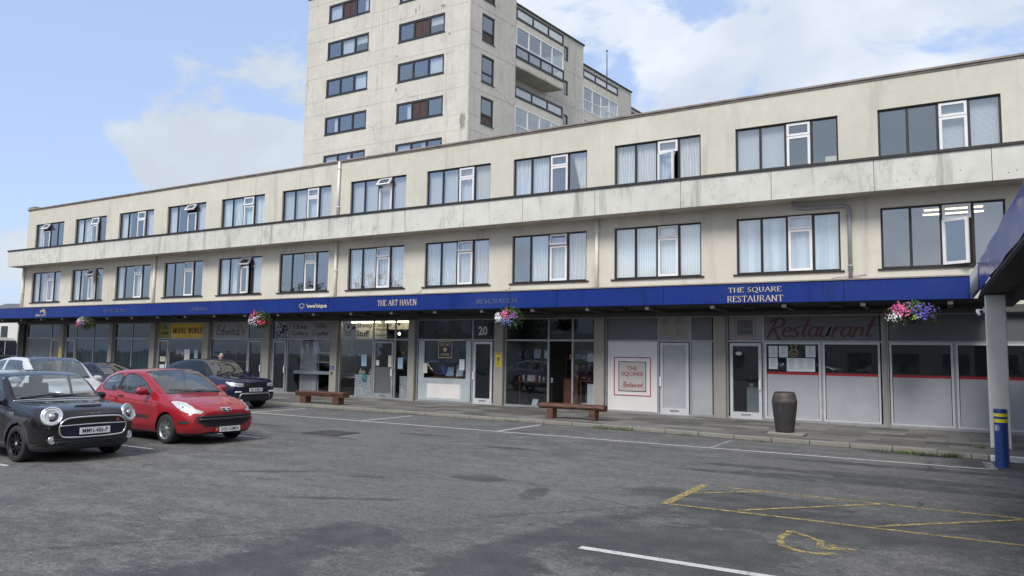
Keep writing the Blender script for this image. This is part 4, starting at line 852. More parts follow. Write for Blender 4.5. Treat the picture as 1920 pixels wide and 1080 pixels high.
letter('writing', pen('THE ART', G, .17, .08), 'gold', t, -.25, .25, .46, .56, -.010, .002); letter('writing', pen('HAVEN', G, .17, .08), 'gold', t, -.19, .19, .09, .18, -.010, .002); a = MB(); a.poly([(.085 * math.cos(k / 18 * 6.283), -.011, .32 + .075 * math.sin(k / 18 * 6.283)) for k in range(18)]); a.poly([(.02 + .02 * math.cos(k / 8 * 6.283), -.012, .295 + .02 * math.sin(k / 8 * 6.283)) for k in range(8)], 1); a.build('palette', ['gold', 'sign_navy'], t)
for (a_, b_, c_, d_, mt, lb) in ((-17.78, -17.58, 1.20, 1.58, 'paper_cream', 'narrow cream notice at the lower left of the gallery window'), (-16.06, -15.83, 1.35, 1.76, 'paper', 'white notice at the right of the gallery window'), (-20.98, -20.70, 1.40, 1.88, 'paper_blue', 'blue poster in the sheep shop window left of the door'),
        (-19.55, -19.30, 1.40, 1.86, 'paper_cream', 'cream notice on the half grey shop door'), (-19.05, -18.80, 1.33, 1.78, 'paper_blue', 'blue poster right of the half grey shop door'), (-32.45, -32.05, 1.45, 1.98, 'paper', 'picture sheet in the window under the orange shop sign'), (-31.7, -31.45, 1.55, 1.95, 'paper_blue', 'smaller blue sheet beside the picture sheet under the orange shop sign'),
        (-34.35, -33.95, .86, 1.20, 'paper', 'square white notice low on the door left of the orange shop sign'), (-34.35, -33.9, 1.35, 1.60, 'paper_cream', 'wide cream notice halfway up the door left of the orange shop sign')):
    sheet('notice', lb, 'notice', a_, b_, c_, d_, mt, lines=6, ic='alu_frame')
t = sheet('sheep_sticker', 'white sheep shaped sticker on the half grey shop door', 'sticker', -20.2, -20.02, 1.44, 1.66, 'wool'); 
# display furniture and goods behind the glass
def table(lab, x0, x1, y0, y1, z, top, side, nm='display_table'):
    t = empty(nm, ((x0 + x1) / 2, (y0 + y1) / 2, .104), lab, 'table' if 'table' in nm else nm.replace('_', ' ')); w_, d_ = (x1 - x0) / 2, (y1 - y0) / 2
    a = MB(); a.box(-w_, w_, -d_, d_, z - .14, z - .10); a.build('top', top, t)
    if side: a = MB(); a.box(-w_ + .01, w_ - .01, -d_ + .01, d_ - .01, 0, z - .142); a.build('cloth', side, t)
    else:
        for sx in (-1, 1):
            for sy in (-1, 1): a = MB(); a.box(sx * (w_ - .04) - .02, sx * (w_ - .04) + .02, sy * (d_ - .04) - .02, sy * (d_ - .04) + .02, 0, z - .14); a.build('leg', 'furniture', t)
    return t
table('display table under a patterned cloth left of the half grey door', -21.55, -20.42, DW + .3, DW + .8, 1.02, 'paper', 'patterned_cloth')
table('display table under a patterned cloth right of the half grey door', -19.15, -18.52, DW + .3, DW + .8, 1.02, 'paper', 'patterned_cloth')
t = empty('fabric_pile', (-21.0, DW + .45, .99), 'teal and coral knitted goods hanging over the patterned display table', 'textiles'); a = MB(); a.box(-.10, .12, -.19, -.155, -.22, .02); a.box(-.10, .12, -.17, .1, .02, .06); bevel(a.build('teal_cloth', 'teal', t), .01); a = MB(); a.box(.36, .55, -.19, -.155, -.42, .0); bevel(a.build('coral_cloth', 'coral', t), .01)
for i, x in enumerate((-21.35, -21.2, -20.82, -20.66, -20.52)):
    t = empty('toy_sheep', (x, DW + .45 + .03 * (i % 2), 1.005), 'little woollen figure on the patterned display table in the sheep shop', 'ornament', group='woollen figures on the display table'); a = MB(); a.lathe([(.0, .02), (.06, .05), (.075, .12), (.05, .19), (0, .22)], n=12); a.build('body', 'wool', t); a = MB(); a.lathe([(0, .19), (.035, .21), (.04, .25), (.02, .29), (0, .30)], n=10); a.build('head', 'furniture' if i % 2 else 'wool', t)
for i in range(14):
    x = random.choice([random.uniform(-22.0, -20.5), random.uniform(-19.1, -18.6)]); zz = random.uniform(1.75, 2.25)
    t = empty('hanging_bauble', (x, DW + .35, zz), 'small felt bauble hanging on thread inside the sheep shop window', 'ornament', group='felt baubles hanging in the window'); a = MB(); a.lathe([(0, -.035), (.03, -.02), (.035, 0), (.03, .02), (0, .035)], n=8); a.build('ball', random.choice(['wool', 'red_vinyl', 'wool', 'paper_cream']), t); a = MB(); a.tube([(0, 0, .03), (0, 0, 2.46 - zz)], .003, 4); a.build('thread', 'wire', t)
table('long brown counter inside the shop with the open doorway', -12.1, -11.5, DW + 1.0, DW + 1.6, 1.12, 'furniture', 'furniture', 'counter')
table('dark shelf table behind the left pane of the open shop', -13.7, -12.5, DW + .5, DW + 1.0, 1.0, 'furniture', None)
table('narrow brown table right of the open doorway', -11.15, -10.55, DW + .35, DW + .85, 1.1, 'furniture', None)
def framed(lab, x, z, w_, h, mat, y=DW + .35, tilt=-.15):
    t = empty('framed_picture', (x, y, z), lab, 'picture', group='framed pictures for sale'); a = MB(); frame_rect(a, -w_ / 2, w_ / 2, 0, h, .025, -.01, .01); a.build('frame', 'shop_white', t); a = MB(); a.box(-w_ / 2 + .02, w_ / 2 - .02, -.005, .008, .02, h - .02); a.build('print', mat, t); t.rotation_euler = (tilt, 0, 0)
framed('wide pale framed picture in the middle of the gallery window', -16.75, 1.10, .42, .36, 'paper_blue'); framed('upright pale framed picture right of the wide one in the gallery window', -16.25, 1.10, .32, .46, 'paper')
framed('small framed picture high on the back shelf of the open shop, left', -13.15, 1.85, .28, .34, 'paper_blue', DW + .9); framed('small framed picture high on the back shelf of the open shop, right', -12.75, 1.85, .22, .30, 'paper', DW + .9)
framed('framed picture low beside the open doorway table', -10.9, 1.75, .26, .3, 'paper', DW + .7); framed('small framed picture lying at the foot of the open shop window', -12.95, .14, .24, .26, 'paper', DW + .35, -.5); framed('blue card picture at the foot of the pane right of the open doorway', -11.0, .12, .3, .22, 'paper_blue', DW + .35, -.5)
framed('framed picture on the table inside the open shop, left pane', -13.3, .97, .30, .26, 'paper', DW + .7); framed('tall white print on the board right of the open doorway', -10.68, .25, .32, .75, 'paper', DW + .30, -.05)
t = empty('ceramic_pot', (-17.0, DW + .4, 1.10), 'large blue ceramic pot behind the pictures in the gallery window', 'pot'); a = MB(); a.lathe([(.0, 0), (.10, 0), (.16, .12), (.17, .3), (.13, .44), (.14, .48), (.11, .48), (.1, .4)], n=20); a.build('vessel', 'bollard_blue', t); a = MB(); a.lathe([(0, .50), (.08, .49), (.15, .47)], n=16); a.build('lid', 'gold', t)
t = empty('gallery_shelf', (-16.75, DW + .4, 1.02), 'low red brown shelf carrying pictures in the gallery window', 'shelf'); a = MB(); a.box(-1.0, 1.0, -.16, .3, 0, .06); a.build('board', 'furniture', t); a = MB(); a.box(-.98, 1.0, .3, .34, .0, .55); a.build('back', 'furniture', t)
t = empty('bookcase', (-11.9, DW + 2.6, .104), 'dark rack crowded with goods at the back of the open shop', 'shelf'); a = MB(); frame_rect(a, -.8, 1.2, 0, 2.1, .04, -.15, .15); a.build('carcass', 'furniture', t)
for k in range(4):
    a = MB(); a.box(-.76, 1.16, -.15, .15, .45 + .42 * k, .48 + .42 * k); a.build('shelf_board', 'furniture', t)
    for j in range(7): 
        a = MB(); x = -.68 + j * .26; a.box(x, x + random.uniform(.08, .2), -.12, .05, .485 + .42 * k, .49 + .42 * k + random.uniform(.12, .32)); a.build('book', random.choice(['paper', 'furniture', 'paper_blue', 'coral', 'sign_navy', 'paper_cream']), t)
t = empty('empty_shelving', (-23.6, DW + .5, .10), 'empty pale shelves behind the glass of the china shop', 'shelf'); 
for z in (.88, 1.40, 1.80): a = MB(); a.box(-1.6 if z < 1 else -.6, .85, -.15, .15, z, z + (.14 if z < 1 else .03)); a.build('shelf_board', 'shop_white' if z < 1 else 'paper_cream', t)
for x in (-.55, .35): a = MB(); a.box(x, x + .06, .16, .2, 0, 2.3); a.build('upright', 'shop_white', t)
t = empty('cabinet', (-5.25, DW + 1.0, .104), 'pale cabinet with a small plant inside the restaurant doorway', 'cabinet'); a = MB(); a.box(-.25, .45, -.2, .2, 0, .95); bevel(a.build('carcass', 'frosted', t), .01); a = MB(); a.box(.0, .12, -.22, -.2, .6, .62); a.build('handle', 'chrome', t)
def plant(lab, x, y, z, s, n=40, pot='panel_white'):
    t = empty('pot_plant', (x, y, z), lab, 'plant'); a = MB(); a.lathe([(0, 0), (.05 * s, 0), (.07 * s, .11 * s), (.06 * s, .11 * s)], n=14); a.build('pot', pot, t); b = MB()
    for i in range(n):
        th = random.uniform(0, 6.283); el = random.uniform(.2, 1.4); L = random.uniform(.1, .26) * s; d = Vector((math.cos(th) * math.cos(el), math.sin(th) * math.cos(el), math.sin(el))); c = Vector((0, 0, .10 * s)); n_ = d.cross(Vector((0, 0, 1))).normalized() * .025 * s
        b.poly([c + d * L * .3, c + d * L * .7 + n_, c + d * L, c + d * L * .7 - n_])
    b.build('foliage', 'leaf', t)
plant('small plant in a white pot on the cabinet inside the restaurant door', -5.38, DW + .95, 1.06, 1.1); plant('dark leafy plant hanging behind the restaurant door', -5.0, DW + 1.4, 1.3, 2.0, 60, 'black')
t = empty('picture_on_wall', (-5.1, DW + 1.6, 1.55), 'small framed picture seen through the restaurant door', 'picture'); a = MB(); frame_rect(a, -.15, .15, 0, .38, .03, -.01, .01); a.build('frame', 'shop_white', t); a = MB(); a.box(-.12, .12, 0, .008, .03, .35); a.build('print', 'panel_dim', t)
# goods in the other windows
for i, (x, z, w_, h_, mt, lb) in enumerate(((-33.3, 1.70, .30, .24, 'paper_blue', 'blue model box high at the left of the window under the orange sign'), (-32.9, 1.62, .22, .3, 'coral', 'red model box beside the blue one under the orange sign'), (-31.95, .9, .4, .25, 'paper_cream', 'cream model box low in the window under the orange sign'), (-32.6, .85, .35, .3, 'sign_navy', 'navy model box low in the window under the orange sign'), (-31.35, .9, .3, .4, 'paper', 'tall white model box at the right end of the window under the orange sign'))):
    t = empty('model_box', (x, DW + .35, z), lb, 'box', group='model boxes in the window'); a = MB(); a.box(-w_ / 2, w_ / 2, -.08, .08, 0, h_); a.build('carton', mt, t); a = MB(); a.box(-w_ * .3, w_ * .3, -.084, -.0805, h_ * .3, h_ * .7); a.build('picture', 'paper' if mt != 'paper' else 'coral', t)
t = empty('window_shelf', (-32.3, DW + .35, .82), 'shelf carrying model boxes under the orange shop sign', 'shelf')
for z in (0, .78): a = MB(); a.box(-1.25, 1.2, -.15, .15, z, z + .03); a.build('shelf_board', 'furniture', t)
t = empty('long_shelf', (-29.2, DW + .5, 1.42), 'long pale shelf inside the window under the handwritten grey sign', 'shelf'); a = MB(); a.box(-1.1, 1.2, -.2, .2, 0, .05); a.build('shelf_board', 'furniture', t)
for k, (x, y, w_) in enumerate(((-1.05, 1.6, .16), (-.4, 2.4, .3), (.55, 1.6, .16))): a = MB(); a.box(x, x + w_ * .4, .25, .3, -1.3, .95); a.build('upright', 'furniture', t)
for k in range(9):
    x = -13.8 + k * .17; hh = random.uniform(.12, .3)
    t = empty('gift_item', (x, DW + .75, .966), 'small gift standing on the dark shelf table in the left pane of the open shop', 'gift', group='gifts on the dark shelf table'); a = MB(); a.lathe([(0, 0), (.05, 0), (.035, hh * .5), (.055, hh * .8), (0, hh)], n=10); a.build('body', random.choice(['paper', 'paper_blue', 'furniture', 'coral', 'wool']), t)
# lights inside
for (x, z, lab) in ((-21.3, 3.26, 'warm strip lamp along the top of the sheep shop window, left'), (-19.4, 3.26, 'warm strip lamp along the top of the sheep shop window, right')):
    t = empty('shop_strip_lamp', (x, DW + .6, z - .04), lab, 'lamp'); a = MB(); a.box(-.8, .8, -.05, .05, .06, .13); a.build('housing', 'shop_white', t); a = MB(); a.box(-.78, .78, -.04, .04, 0, .06); a.build('tube', 'shop_light', t)
for x in (-19.95, -19.25):
    t = empty('spot_lamp', (x, DW + 1.2, 2.72), ('left' if x < -19.5 else 'right') + ' of two bright round spot lamps behind the sheep shop lettering', 'lamp'); a = MB(); a.lathe([(0, 0), (.045, 0), (.05, .05), (.03, .1), (0, .1)], n=12); a.build('bulb', 'spot_light', t); a = MB(); a.tube([(0, 0, .1), (0, 0, .6)], .01, 6); a.build('stem', 'shop_white', t)
t = empty('shop_strip_lamp', (-32.6, DW + .4, 3.0), 'lit strip lamp behind the orange shop sign', 'lamp'); a = MB(); a.box(-.5, .6, -.03, .03, 0, .1); a.build('tube', 'shop_light', t); a = MB(); a.box(-.52, .62, .03, .06, -.02, .12); a.build('housing', 'shop_white', t)
# ------------------------------------------------------------------ tower block behind
T = empty('tower_block', (-25.619, 38.0, 0), 'tall stained concrete tower block with brown windows and glazed balconies', 'building')
th = R(82); dr = Vector((math.cos(th), math.sin(th), 0)); nn_ = Vector((-dr.y, dr.x, 0))       # dr along the right face, nn_ into the tower
def rp(s, off, z): v = dr * s + nn_ * off; return (v.x, v.y, z)
def rbox(mb, s0, s1, o0, o1, z0, z1, mat=0):
    c = dr * (s0 + s1) / 2 + nn_ * (o0 + o1) / 2; mb.obox((c.x, c.y, (z0 + z1) / 2), dr * (s1 - s0) / 2, nn_ * (o1 - o0) / 2, (0, 0, (z1 - z0) / 2), mat)
def holes_wall(mb, P, u0, u1, z0, z1, hs, dep):
    us = sorted(set([u0, u1] + [h[0] for h in hs] + [h[1] for h in hs])); zs = sorted(set([z0, z1] + [h[2] for h in hs] + [h[3] for h in hs]))
    for i in range(len(us) - 1):
        for j in range(len(zs) - 1):
            cu, cz = (us[i] + us[i + 1]) / 2, (zs[j] + zs[j + 1]) / 2
            if any(h[0] < cu < h[1] and h[2] < cz < h[3] for h in hs): continue
            mb.poly([P(us[i], 0, zs[j]), P(us[i + 1], 0, zs[j]), P(us[i + 1], 0, zs[j + 1]), P(us[i], 0, zs[j + 1])])
    for (a, b, c, d) in hs:
        mb.poly([P(a, 0, c), P(a, 0, d), P(a, dep, d), P(a, dep, c)]); mb.poly([P(b, 0, c), P(b, 0, d), P(b, dep, d), P(b, dep, c)]); mb.poly([P(a, 0, d), P(b, 0, d), P(b, dep, d), P(a, dep, d)]); mb.poly([P(a, 0, c), P(b, 0, c), P(b, dep, c), P(a, dep, c)])
PL = lambda u, d, z: (u, d, z)
ZT_ = 28.0; tops = [24.30 + 2.79 * k for k in range(1, -9, -1)]
hL = []; kinds = []
for k, zt in enumerate(tops):
    hL.append((-12.36, -8.47, zt - 1.30, zt)); kinds.append(('p' if k in (0,) else 'g'))
for k, zt in enumerate([t - .03 for t in tops]):
    hL.append((-5.82, -1.97, zt - 1.32, zt)); kinds.append('p' if k in (0, 1, 3) else 'g')
tw = MB(); holes_wall(tw, PL, -14.4, 0, 0, ZT_, hL, .10)
hR = [(1.21, 2.50, t - 1.84 - .03, t - .03) for t in tops]
holes_wall(tw, lambda u, d, z: rp(u, d, z), 0, 4.78, 0, ZT_, hR, .10)
# top, hidden sides and the set back steps of the right side
tw.poly([(-14.4, 0, 0), (-14.4, 0, ZT_), (*rp(4.78, 14.4, 0)[:2], ZT_), (*rp(4.78, 14.4, 0)[:2], 0)])
tw.poly([(-14.4, 0, ZT_), (0, 0, ZT_), rp(4.78, 0, ZT_), (*rp(4.78, 14.4, 0)[:2], ZT_)])
tw.poly([rp(4.78, 0, 0), rp(4.78, 2.2, 0), rp(4.78, 2.2, ZT_), rp(4.78, 0, ZT_)]); tw.poly([rp(4.78, 2.2, 26.9), rp(4.78, 14.4, 26.9), rp(4.78, 14.4, ZT_), rp(4.78, 2.2, ZT_)])
O2, Z2 = 1.5, 27.4
h2 = [(12.86, 13.46, t - 1.2 - .55, t - .55) for t in [27.05 - 2.79 * k for k in range(8)]]
holes_wall(tw, lambda u, d, z: rp(u, O2 + d, z), 4.78, 15.67, 0, Z2, h2, .1)
tw.poly([rp(4.78, O2, Z2), rp(15.67, O2, Z2), rp(15.67, 14, Z2), rp(4.78, 14, Z2)]); tw.poly([rp(15.67, O2, 0), rp(15.67, 14, 0), rp(15.67, 14, Z2), rp(15.67, O2, Z2)])
O3, Z3 = 3.0, 26.92
tw.poly([rp(15.67, O3, 0), rp(26.34, O3, 0), rp(26.34, O3, Z3), rp(15.67, O3, Z3)]); tw.poly([rp(15.67, O3, Z3), rp(26.34, O3, Z3), rp(26.34, 14, Z3), rp(15.67, 14, Z3)]); tw.poly([rp(26.34, O3, 0), rp(26.34, 14, 0), rp(26.34, 14, Z3), rp(26.34, O3, Z3)])
tw.poly([rp(26.34, 4.0, 0), rp(38, 4.0, 0), rp(38, 4.0, 26.1), rp(26.34, 4.0, 26.1)]); tw.poly([rp(26.34, 4, 26.1), rp(38, 4, 26.1), rp(38, 14, 26.1), rp(26.34, 14, 26.1)])
tw.build('wall', 'tower_render', T)
jt = MB()
for z in [24.6 - 2.79 * k + 2.79 for k in range(6)]:
    jt.box(-14.38, -.02, -.010, .01, z - .018, z + .018); rbox(jt, .02, 4.76, -.012, .01, z + .0 - .02, z + .02 - .0); rbox(jt, 4.8, 15.6, O2 - .012, O2 + .01, z - .02, z + .02)
for x in (-7.15, -1.82): jt.box(x - .02, x + .02, -.012, .01, 0, ZT_)
for z in [24.6 - 2.79 * k + 1.0 for k in range(6)]: 
    jt.box(-14.38, -12.5, -.009, .01, z - .012, z + .012); jt.box(-8.3, -6.0, -.009, .01, z - .012, z + .012); jt.box(-1.8, -.02, -.009, .01, z - .012, z + .012); rbox(jt, .02, 1.1, -.012, .01, z - .012, z + .012)
jt.box(-.12, -.02, -.02, .01, 0, ZT_); rbox(jt, .02, .12, -.02, .01, 0, ZT_)
jt.build('wall_joint', 'tower_render', T)
cp2 = MB(); cp2.box(-14.5, .05, -.08, .3, ZT_, ZT_ + .1); rbox(cp2, 0, 4.8, -.08, .3, ZT_ + .0, ZT_ + .1); rbox(cp2, 4.8, 15.75, O2 - .1, O2 + .3, Z2, Z2 + .12); rbox(cp2, 15.7, 26.4, O3 - .1, O3 + .3, Z3, Z3 + .12); rbox(cp2, 26.4, 38, 3.9, 4.3, 26.1, 26.22); cp2.build('coping', 'dark_cap', T)
def flake(name, cx, cz, w_, h_, seed, mat='grey_concrete'):
    rn = random.Random(seed); a = MB(); n = 26; pts = []
    for i in range(n):
        q = i / n * 6.283; r = .5 * rn.uniform(.62, 1.12); pts.append((cx + w_ * r * math.cos(q), -.006, cz + h_ * r * math.sin(q)))
    for i in range(n): a.poly([(cx, -.006, cz), pts[i], pts[(i + 1) % n]])
    a.build(name, mat, T)
flake('bare_patch', -.40, 16.75, .52, 1.25, 3); flake('bare_patch', -.05, 18.3, .09, .9, 4); flake('bare_patch', -.03, 17.3, .07, .6, 5); flake('bare_patch', -2.15, 24.75, .42, .22, 6); flake('bare_patch', -.07, 19.9, .1, .8, 7)
flake('bare_patch', -4.4, 24.9, .14, .5, 8); flake('bare_patch', -4.1, 25.1, .10, .45, 9); flake('bare_patch', -5.93, 22.05, .14, .22, 10); flake('bare_patch', -5.9, 19.7, .2, .35, 12); flake('bare_patch', -1.6, 22.75, .18, .25, 13)
rr_ = MB(); rr_.box(-14.2, -.3, .9, 1.0, 1, 27.8)
for z in [24.0 - 2.79 * k for k in range(-1, 8)]: rr_.box(-14.2, -.3, .11, .9, z - 1.9, z - 1.8)
rbox(rr_, .3, 4.7, .9, 1.0, 1, 27.8); rbox(rr_, 5, 15.6, O2 + .9, O2 + 1, 1, 27.2); rr_.build('room', 'room_dark', T)
for i, ((a, b, c, d), kd) in enumerate(zip(hL, kinds)):
    if d < 14: continue
    f = MB(); frame_rect(f, a, b, c, d, .13, .03, .12); wd = b - a; q = [a + wd * .34, a + wd * .67]
    for x in q: f.box(x - .06, x + .06, .025, .12, c + .131, d - .131)
    f.box(a - .04, b + .04, -.04, .03, c - .05, c); W_ = f.build('window', 'dark_frame', T)
    for k, (x0, x1) in enumerate(((a + .13, q[0] - .06), (q[0] + .06, q[1] - .06), (q[1] + .06, b - .13))):
        g_ = MB()
        if kd == 'p' and k == 1:
            g_.poly([(x0, .08, c + .13), (x1, .08, c + .13), (x1, .08, d - .13), (x0, .08, d - .13)]); g_.box((x0 + x1) / 2 - .02, (x0 + x1) / 2 + .02, .05, .079, c + .13, d - .13); g_.build('panel', 'brown_panel', W_)
        else:
            g_.poly([(x0, .08, c + .13), (x1, .08, c + .13), (x1, .08, d - .13), (x0, .08, d - .13)]); g_.build('pane', 'glass_grey', W_)
            rnd = (i * 7 + k * 3) % 5
            if rnd in (0, 1, 3):
                cu = MB(); w0 = x0 if rnd != 1 else x0 + (x1 - x0) * .6; top = d - .1; bot = c + .1 if rnd != 3 else c + .7
                for j in range(8):
                    u0, u1 = w0 + (x1 - w0) * j / 8, w0 + (x1 - w0) * (j + 1) / 8; cu.poly([(u0, .2 + .02 * (j % 2), bot), (u1, .2 + .02 * ((j + 1) % 2), bot), (u1, .2 + .02 * ((j + 1) % 2), top), (u0, .2 + .02 * (j % 2), top)])
                cu.build('curtain', 'net_curtain', W_)
for i, (a, b, c, d) in enumerate(hR):
    if d < 15: continue
    f = MB()
    for (x0, x1, z0, z1) in ((a, b, c, c + .12), (a, b, d - .12, d), (a, a + .12, c + .12, d - .12), (b - .12, b, c + .12, d - .12), (a + .12, b - .12, c + .62, c + .72)): rbox(f, x0, x1, .03, .12, z0, z1)
    rbox(f, a - .03, b + .03, -.04, .03, c - .05, c); W_ = f.build('window', 'dark_frame', T)
    g_ = MB(); g_.poly([rp(a + .12, .08, c + .72), rp(b - .12, .08, c + .72), rp(b - .12, .08, d - .12), rp(a + .12, .08, d - .12)]); g_.build('pane', 'glass_grey', W_)
    g_ = MB(); g_.poly([rp(a + .12, .08, c + .12), rp(b - .12, .08, c + .12), rp(b - .12, .08, c + .62), rp(a + .12, .08, c + .62)]); g_.build('panel' if i != 2 else 'pane', 'brown_panel' if i != 2 else 'glass_grey', W_)
for (a, b, c, d) in h2:
    if d < 17: continue
    f = MB()
    for (x0, x1, z0, z1) in ((a, b, c, c + .1), (a, b, d - .1, d), (a, a + .1, c + .1, d - .1), (b - .1, b, c + .1, d - .1)): rbox(f, x0, x1, O2 + .02, O2 + .1, z0, z1)
    W_ = f.build('window', 'dark_frame', T); g_ = MB(); g_.poly([rp(a + .1, O2 + .07, c + .1), rp(b - .1, O2 + .07, c + .1), rp(b - .1, O2 + .07, d - .1), rp(a + .1, O2 + .07, d - .1)]); g_.build('pane', 'glass_grey', W_)
def railing(s0, s1, o, z0, z1, n, back):
    f = MB(); rbox(f, s0, s1, o, o + .08, z1 - .15, z1); rbox(f, s0, s1, o, o + .08, z0, z0 + .18)
    for k in range(n + 1):
        x = s0 + (s1 - s0 - .12) * k / n; rbox(f, x, x + .12, o + .001, o + .079, z0 + .18, z1 - .15)
    W_ = f.build('railing', 'dark_frame', T); g_ = MB(); g_.poly([rp(s0 + .1, o + .04, z0 + .15), rp(s1 - .1, o + .04, z0 + .15), rp(s1 - .1, o + .04, z1 - .12), rp(s0 + .1, o + .04, z1 - .12)]); g_.build('pane', 'glass', W_)
def glazing(s0, s1, o, z0, z1, n, mid=None):
    f = MB(); w_ = .09
    rbox(f, s0, s1, o, o + .08, z0, z0 + w_); rbox(f, s0, s1, o, o + .08, z1 - w_, z1)
    for k in range(n + 1):
        x = s0 + (s1 - s0 - w_) * k / n; rbox(f, x, x + w_, o + .001, o + .079, z0 + w_, z1 - w_)
    if mid: rbox(f, s0, s1, o + .002, o + .078, mid - .04, mid + .04)
    rbox(f, s1 - .08, s1, o + .081, o + 1.4, z0, z0 + w_); rbox(f, s1 - .08, s1, o + .081, o + 1.4, z1 - w_, z1)
    W_ = f.build('balcony_window', 'white_upvc', T); g_ = MB(); g_.poly([rp(s0 + .05, o + .04, z0 + .05), rp(s1 - .05, o + .04, z0 + .05), rp(s1 - .05, o + .04, z1 - .05), rp(s0 + .05, o + .04, z1 - .05)]); g_.poly([rp(s1 - .04, o + .05, z0 + .05), rp(s1 - .04, o + 1.4, z0 + .05), rp(s1 - .04, o + 1.4, z1 - .05), rp(s1 - .04, o + .05, z1 - .05)]); g_.build('pane', 'glass_grey', W_)
def slab(s0, s1, o, z0, z1, dep):
    a = [rp(s0, o, 0), rp(s1, o, 0), rp(s1 - .2, o + dep * .5, 0), rp(s1 - .9, o + dep, 0), rp(s0, o + dep, 0)]
    m_ = MB(); m_.prism([p[:2] for p in a], z0, z1); fixn(m_.build('balcony_slab', 'soffit_cream', T))
def parapet(s0, s1, o, z0, z1):
    m_ = MB(); rbox(m_, s0, s1, o + .02, o + .14, z0, z1); rbox(m_, s1 - .12, s1, o + .14, o + 1.5, z0, z1); m_.build('balcony_parapet', 'cream_render', T)
S0, S1 = 4.83, 10.62
railing(S0, S1, 0, 25.21, 26.12, 3, 0); parapet(S0, S1, 0, 24.76, 25.20); slab(S0, S1, .15, 24.6, 24.76, 2)
glazing(S0, S1, .0, 23.38, 24.75, 4); railing(S0 - .03, S1 + .06, -.02, 22.44, 23.36, 4, 0); parapet(S0, S1, 0, 21.98, 22.43); slab(S0, S1, .02, 21.85, 21.975, 2.2)
railing(S0 - .05, S1 - .05, 0, 19.62, 20.50, 3, 0); parapet(S0, S1 - .05, 0, 19.08, 19.61); glazing(S0 - .05, S1 - .04, 0, 16.3, 19.06, 4, 17.7)
for z in (16.2, 13.4): slab(S0, S1, .15, z, z + .12, 2)
railing(15.7, 21.32, O2, 24.78, 25.55, 3, 0); parapet(15.7, 21.3, O2, 24.14, 24.77); glazing(15.7, 21.25, O2, 22.05, 24.12, 4, 22.97); parapet(15.7, 21.2, O2, 21.42, 22.03); glazing(15.7, 21.2, O2, 19.2, 21.4, 4, 20.2)
for z in (24.0, 21.3, 19.0): slab(15.7, 21.3, O2 + .15, z, z + .12, 1.3)
railing(26.4, 31, 3.0, 24.3, 25.15, 3, 0); parapet(26.4, 31, 3.0, 22.5, 24.28)
dp = MB(); dp.tube([rp(21.36, O2 + .2, 21), rp(21.36, O2 + .2, 25)], .05, 6); dp.build('downpipe', 'black', T)
ms = empty('mast', (-21.25, 50, 22.0), 'thin grey mast on the roof of the tower, right of the balconies', 'mast'); a = MB(); a.tube([(0, 0, 0), (0, 0, 2.4)], .045, 8); a.tube([(0, 0, 2.4), (0, 0, 2.86)], .03, 8); a.build('pole', 'slate', ms); a = MB(); a.lathe([(0, 2.86), (.09, 2.86), (.09, 2.90), (0, 2.92)], n=10); a.build('cap', 'slate', ms)
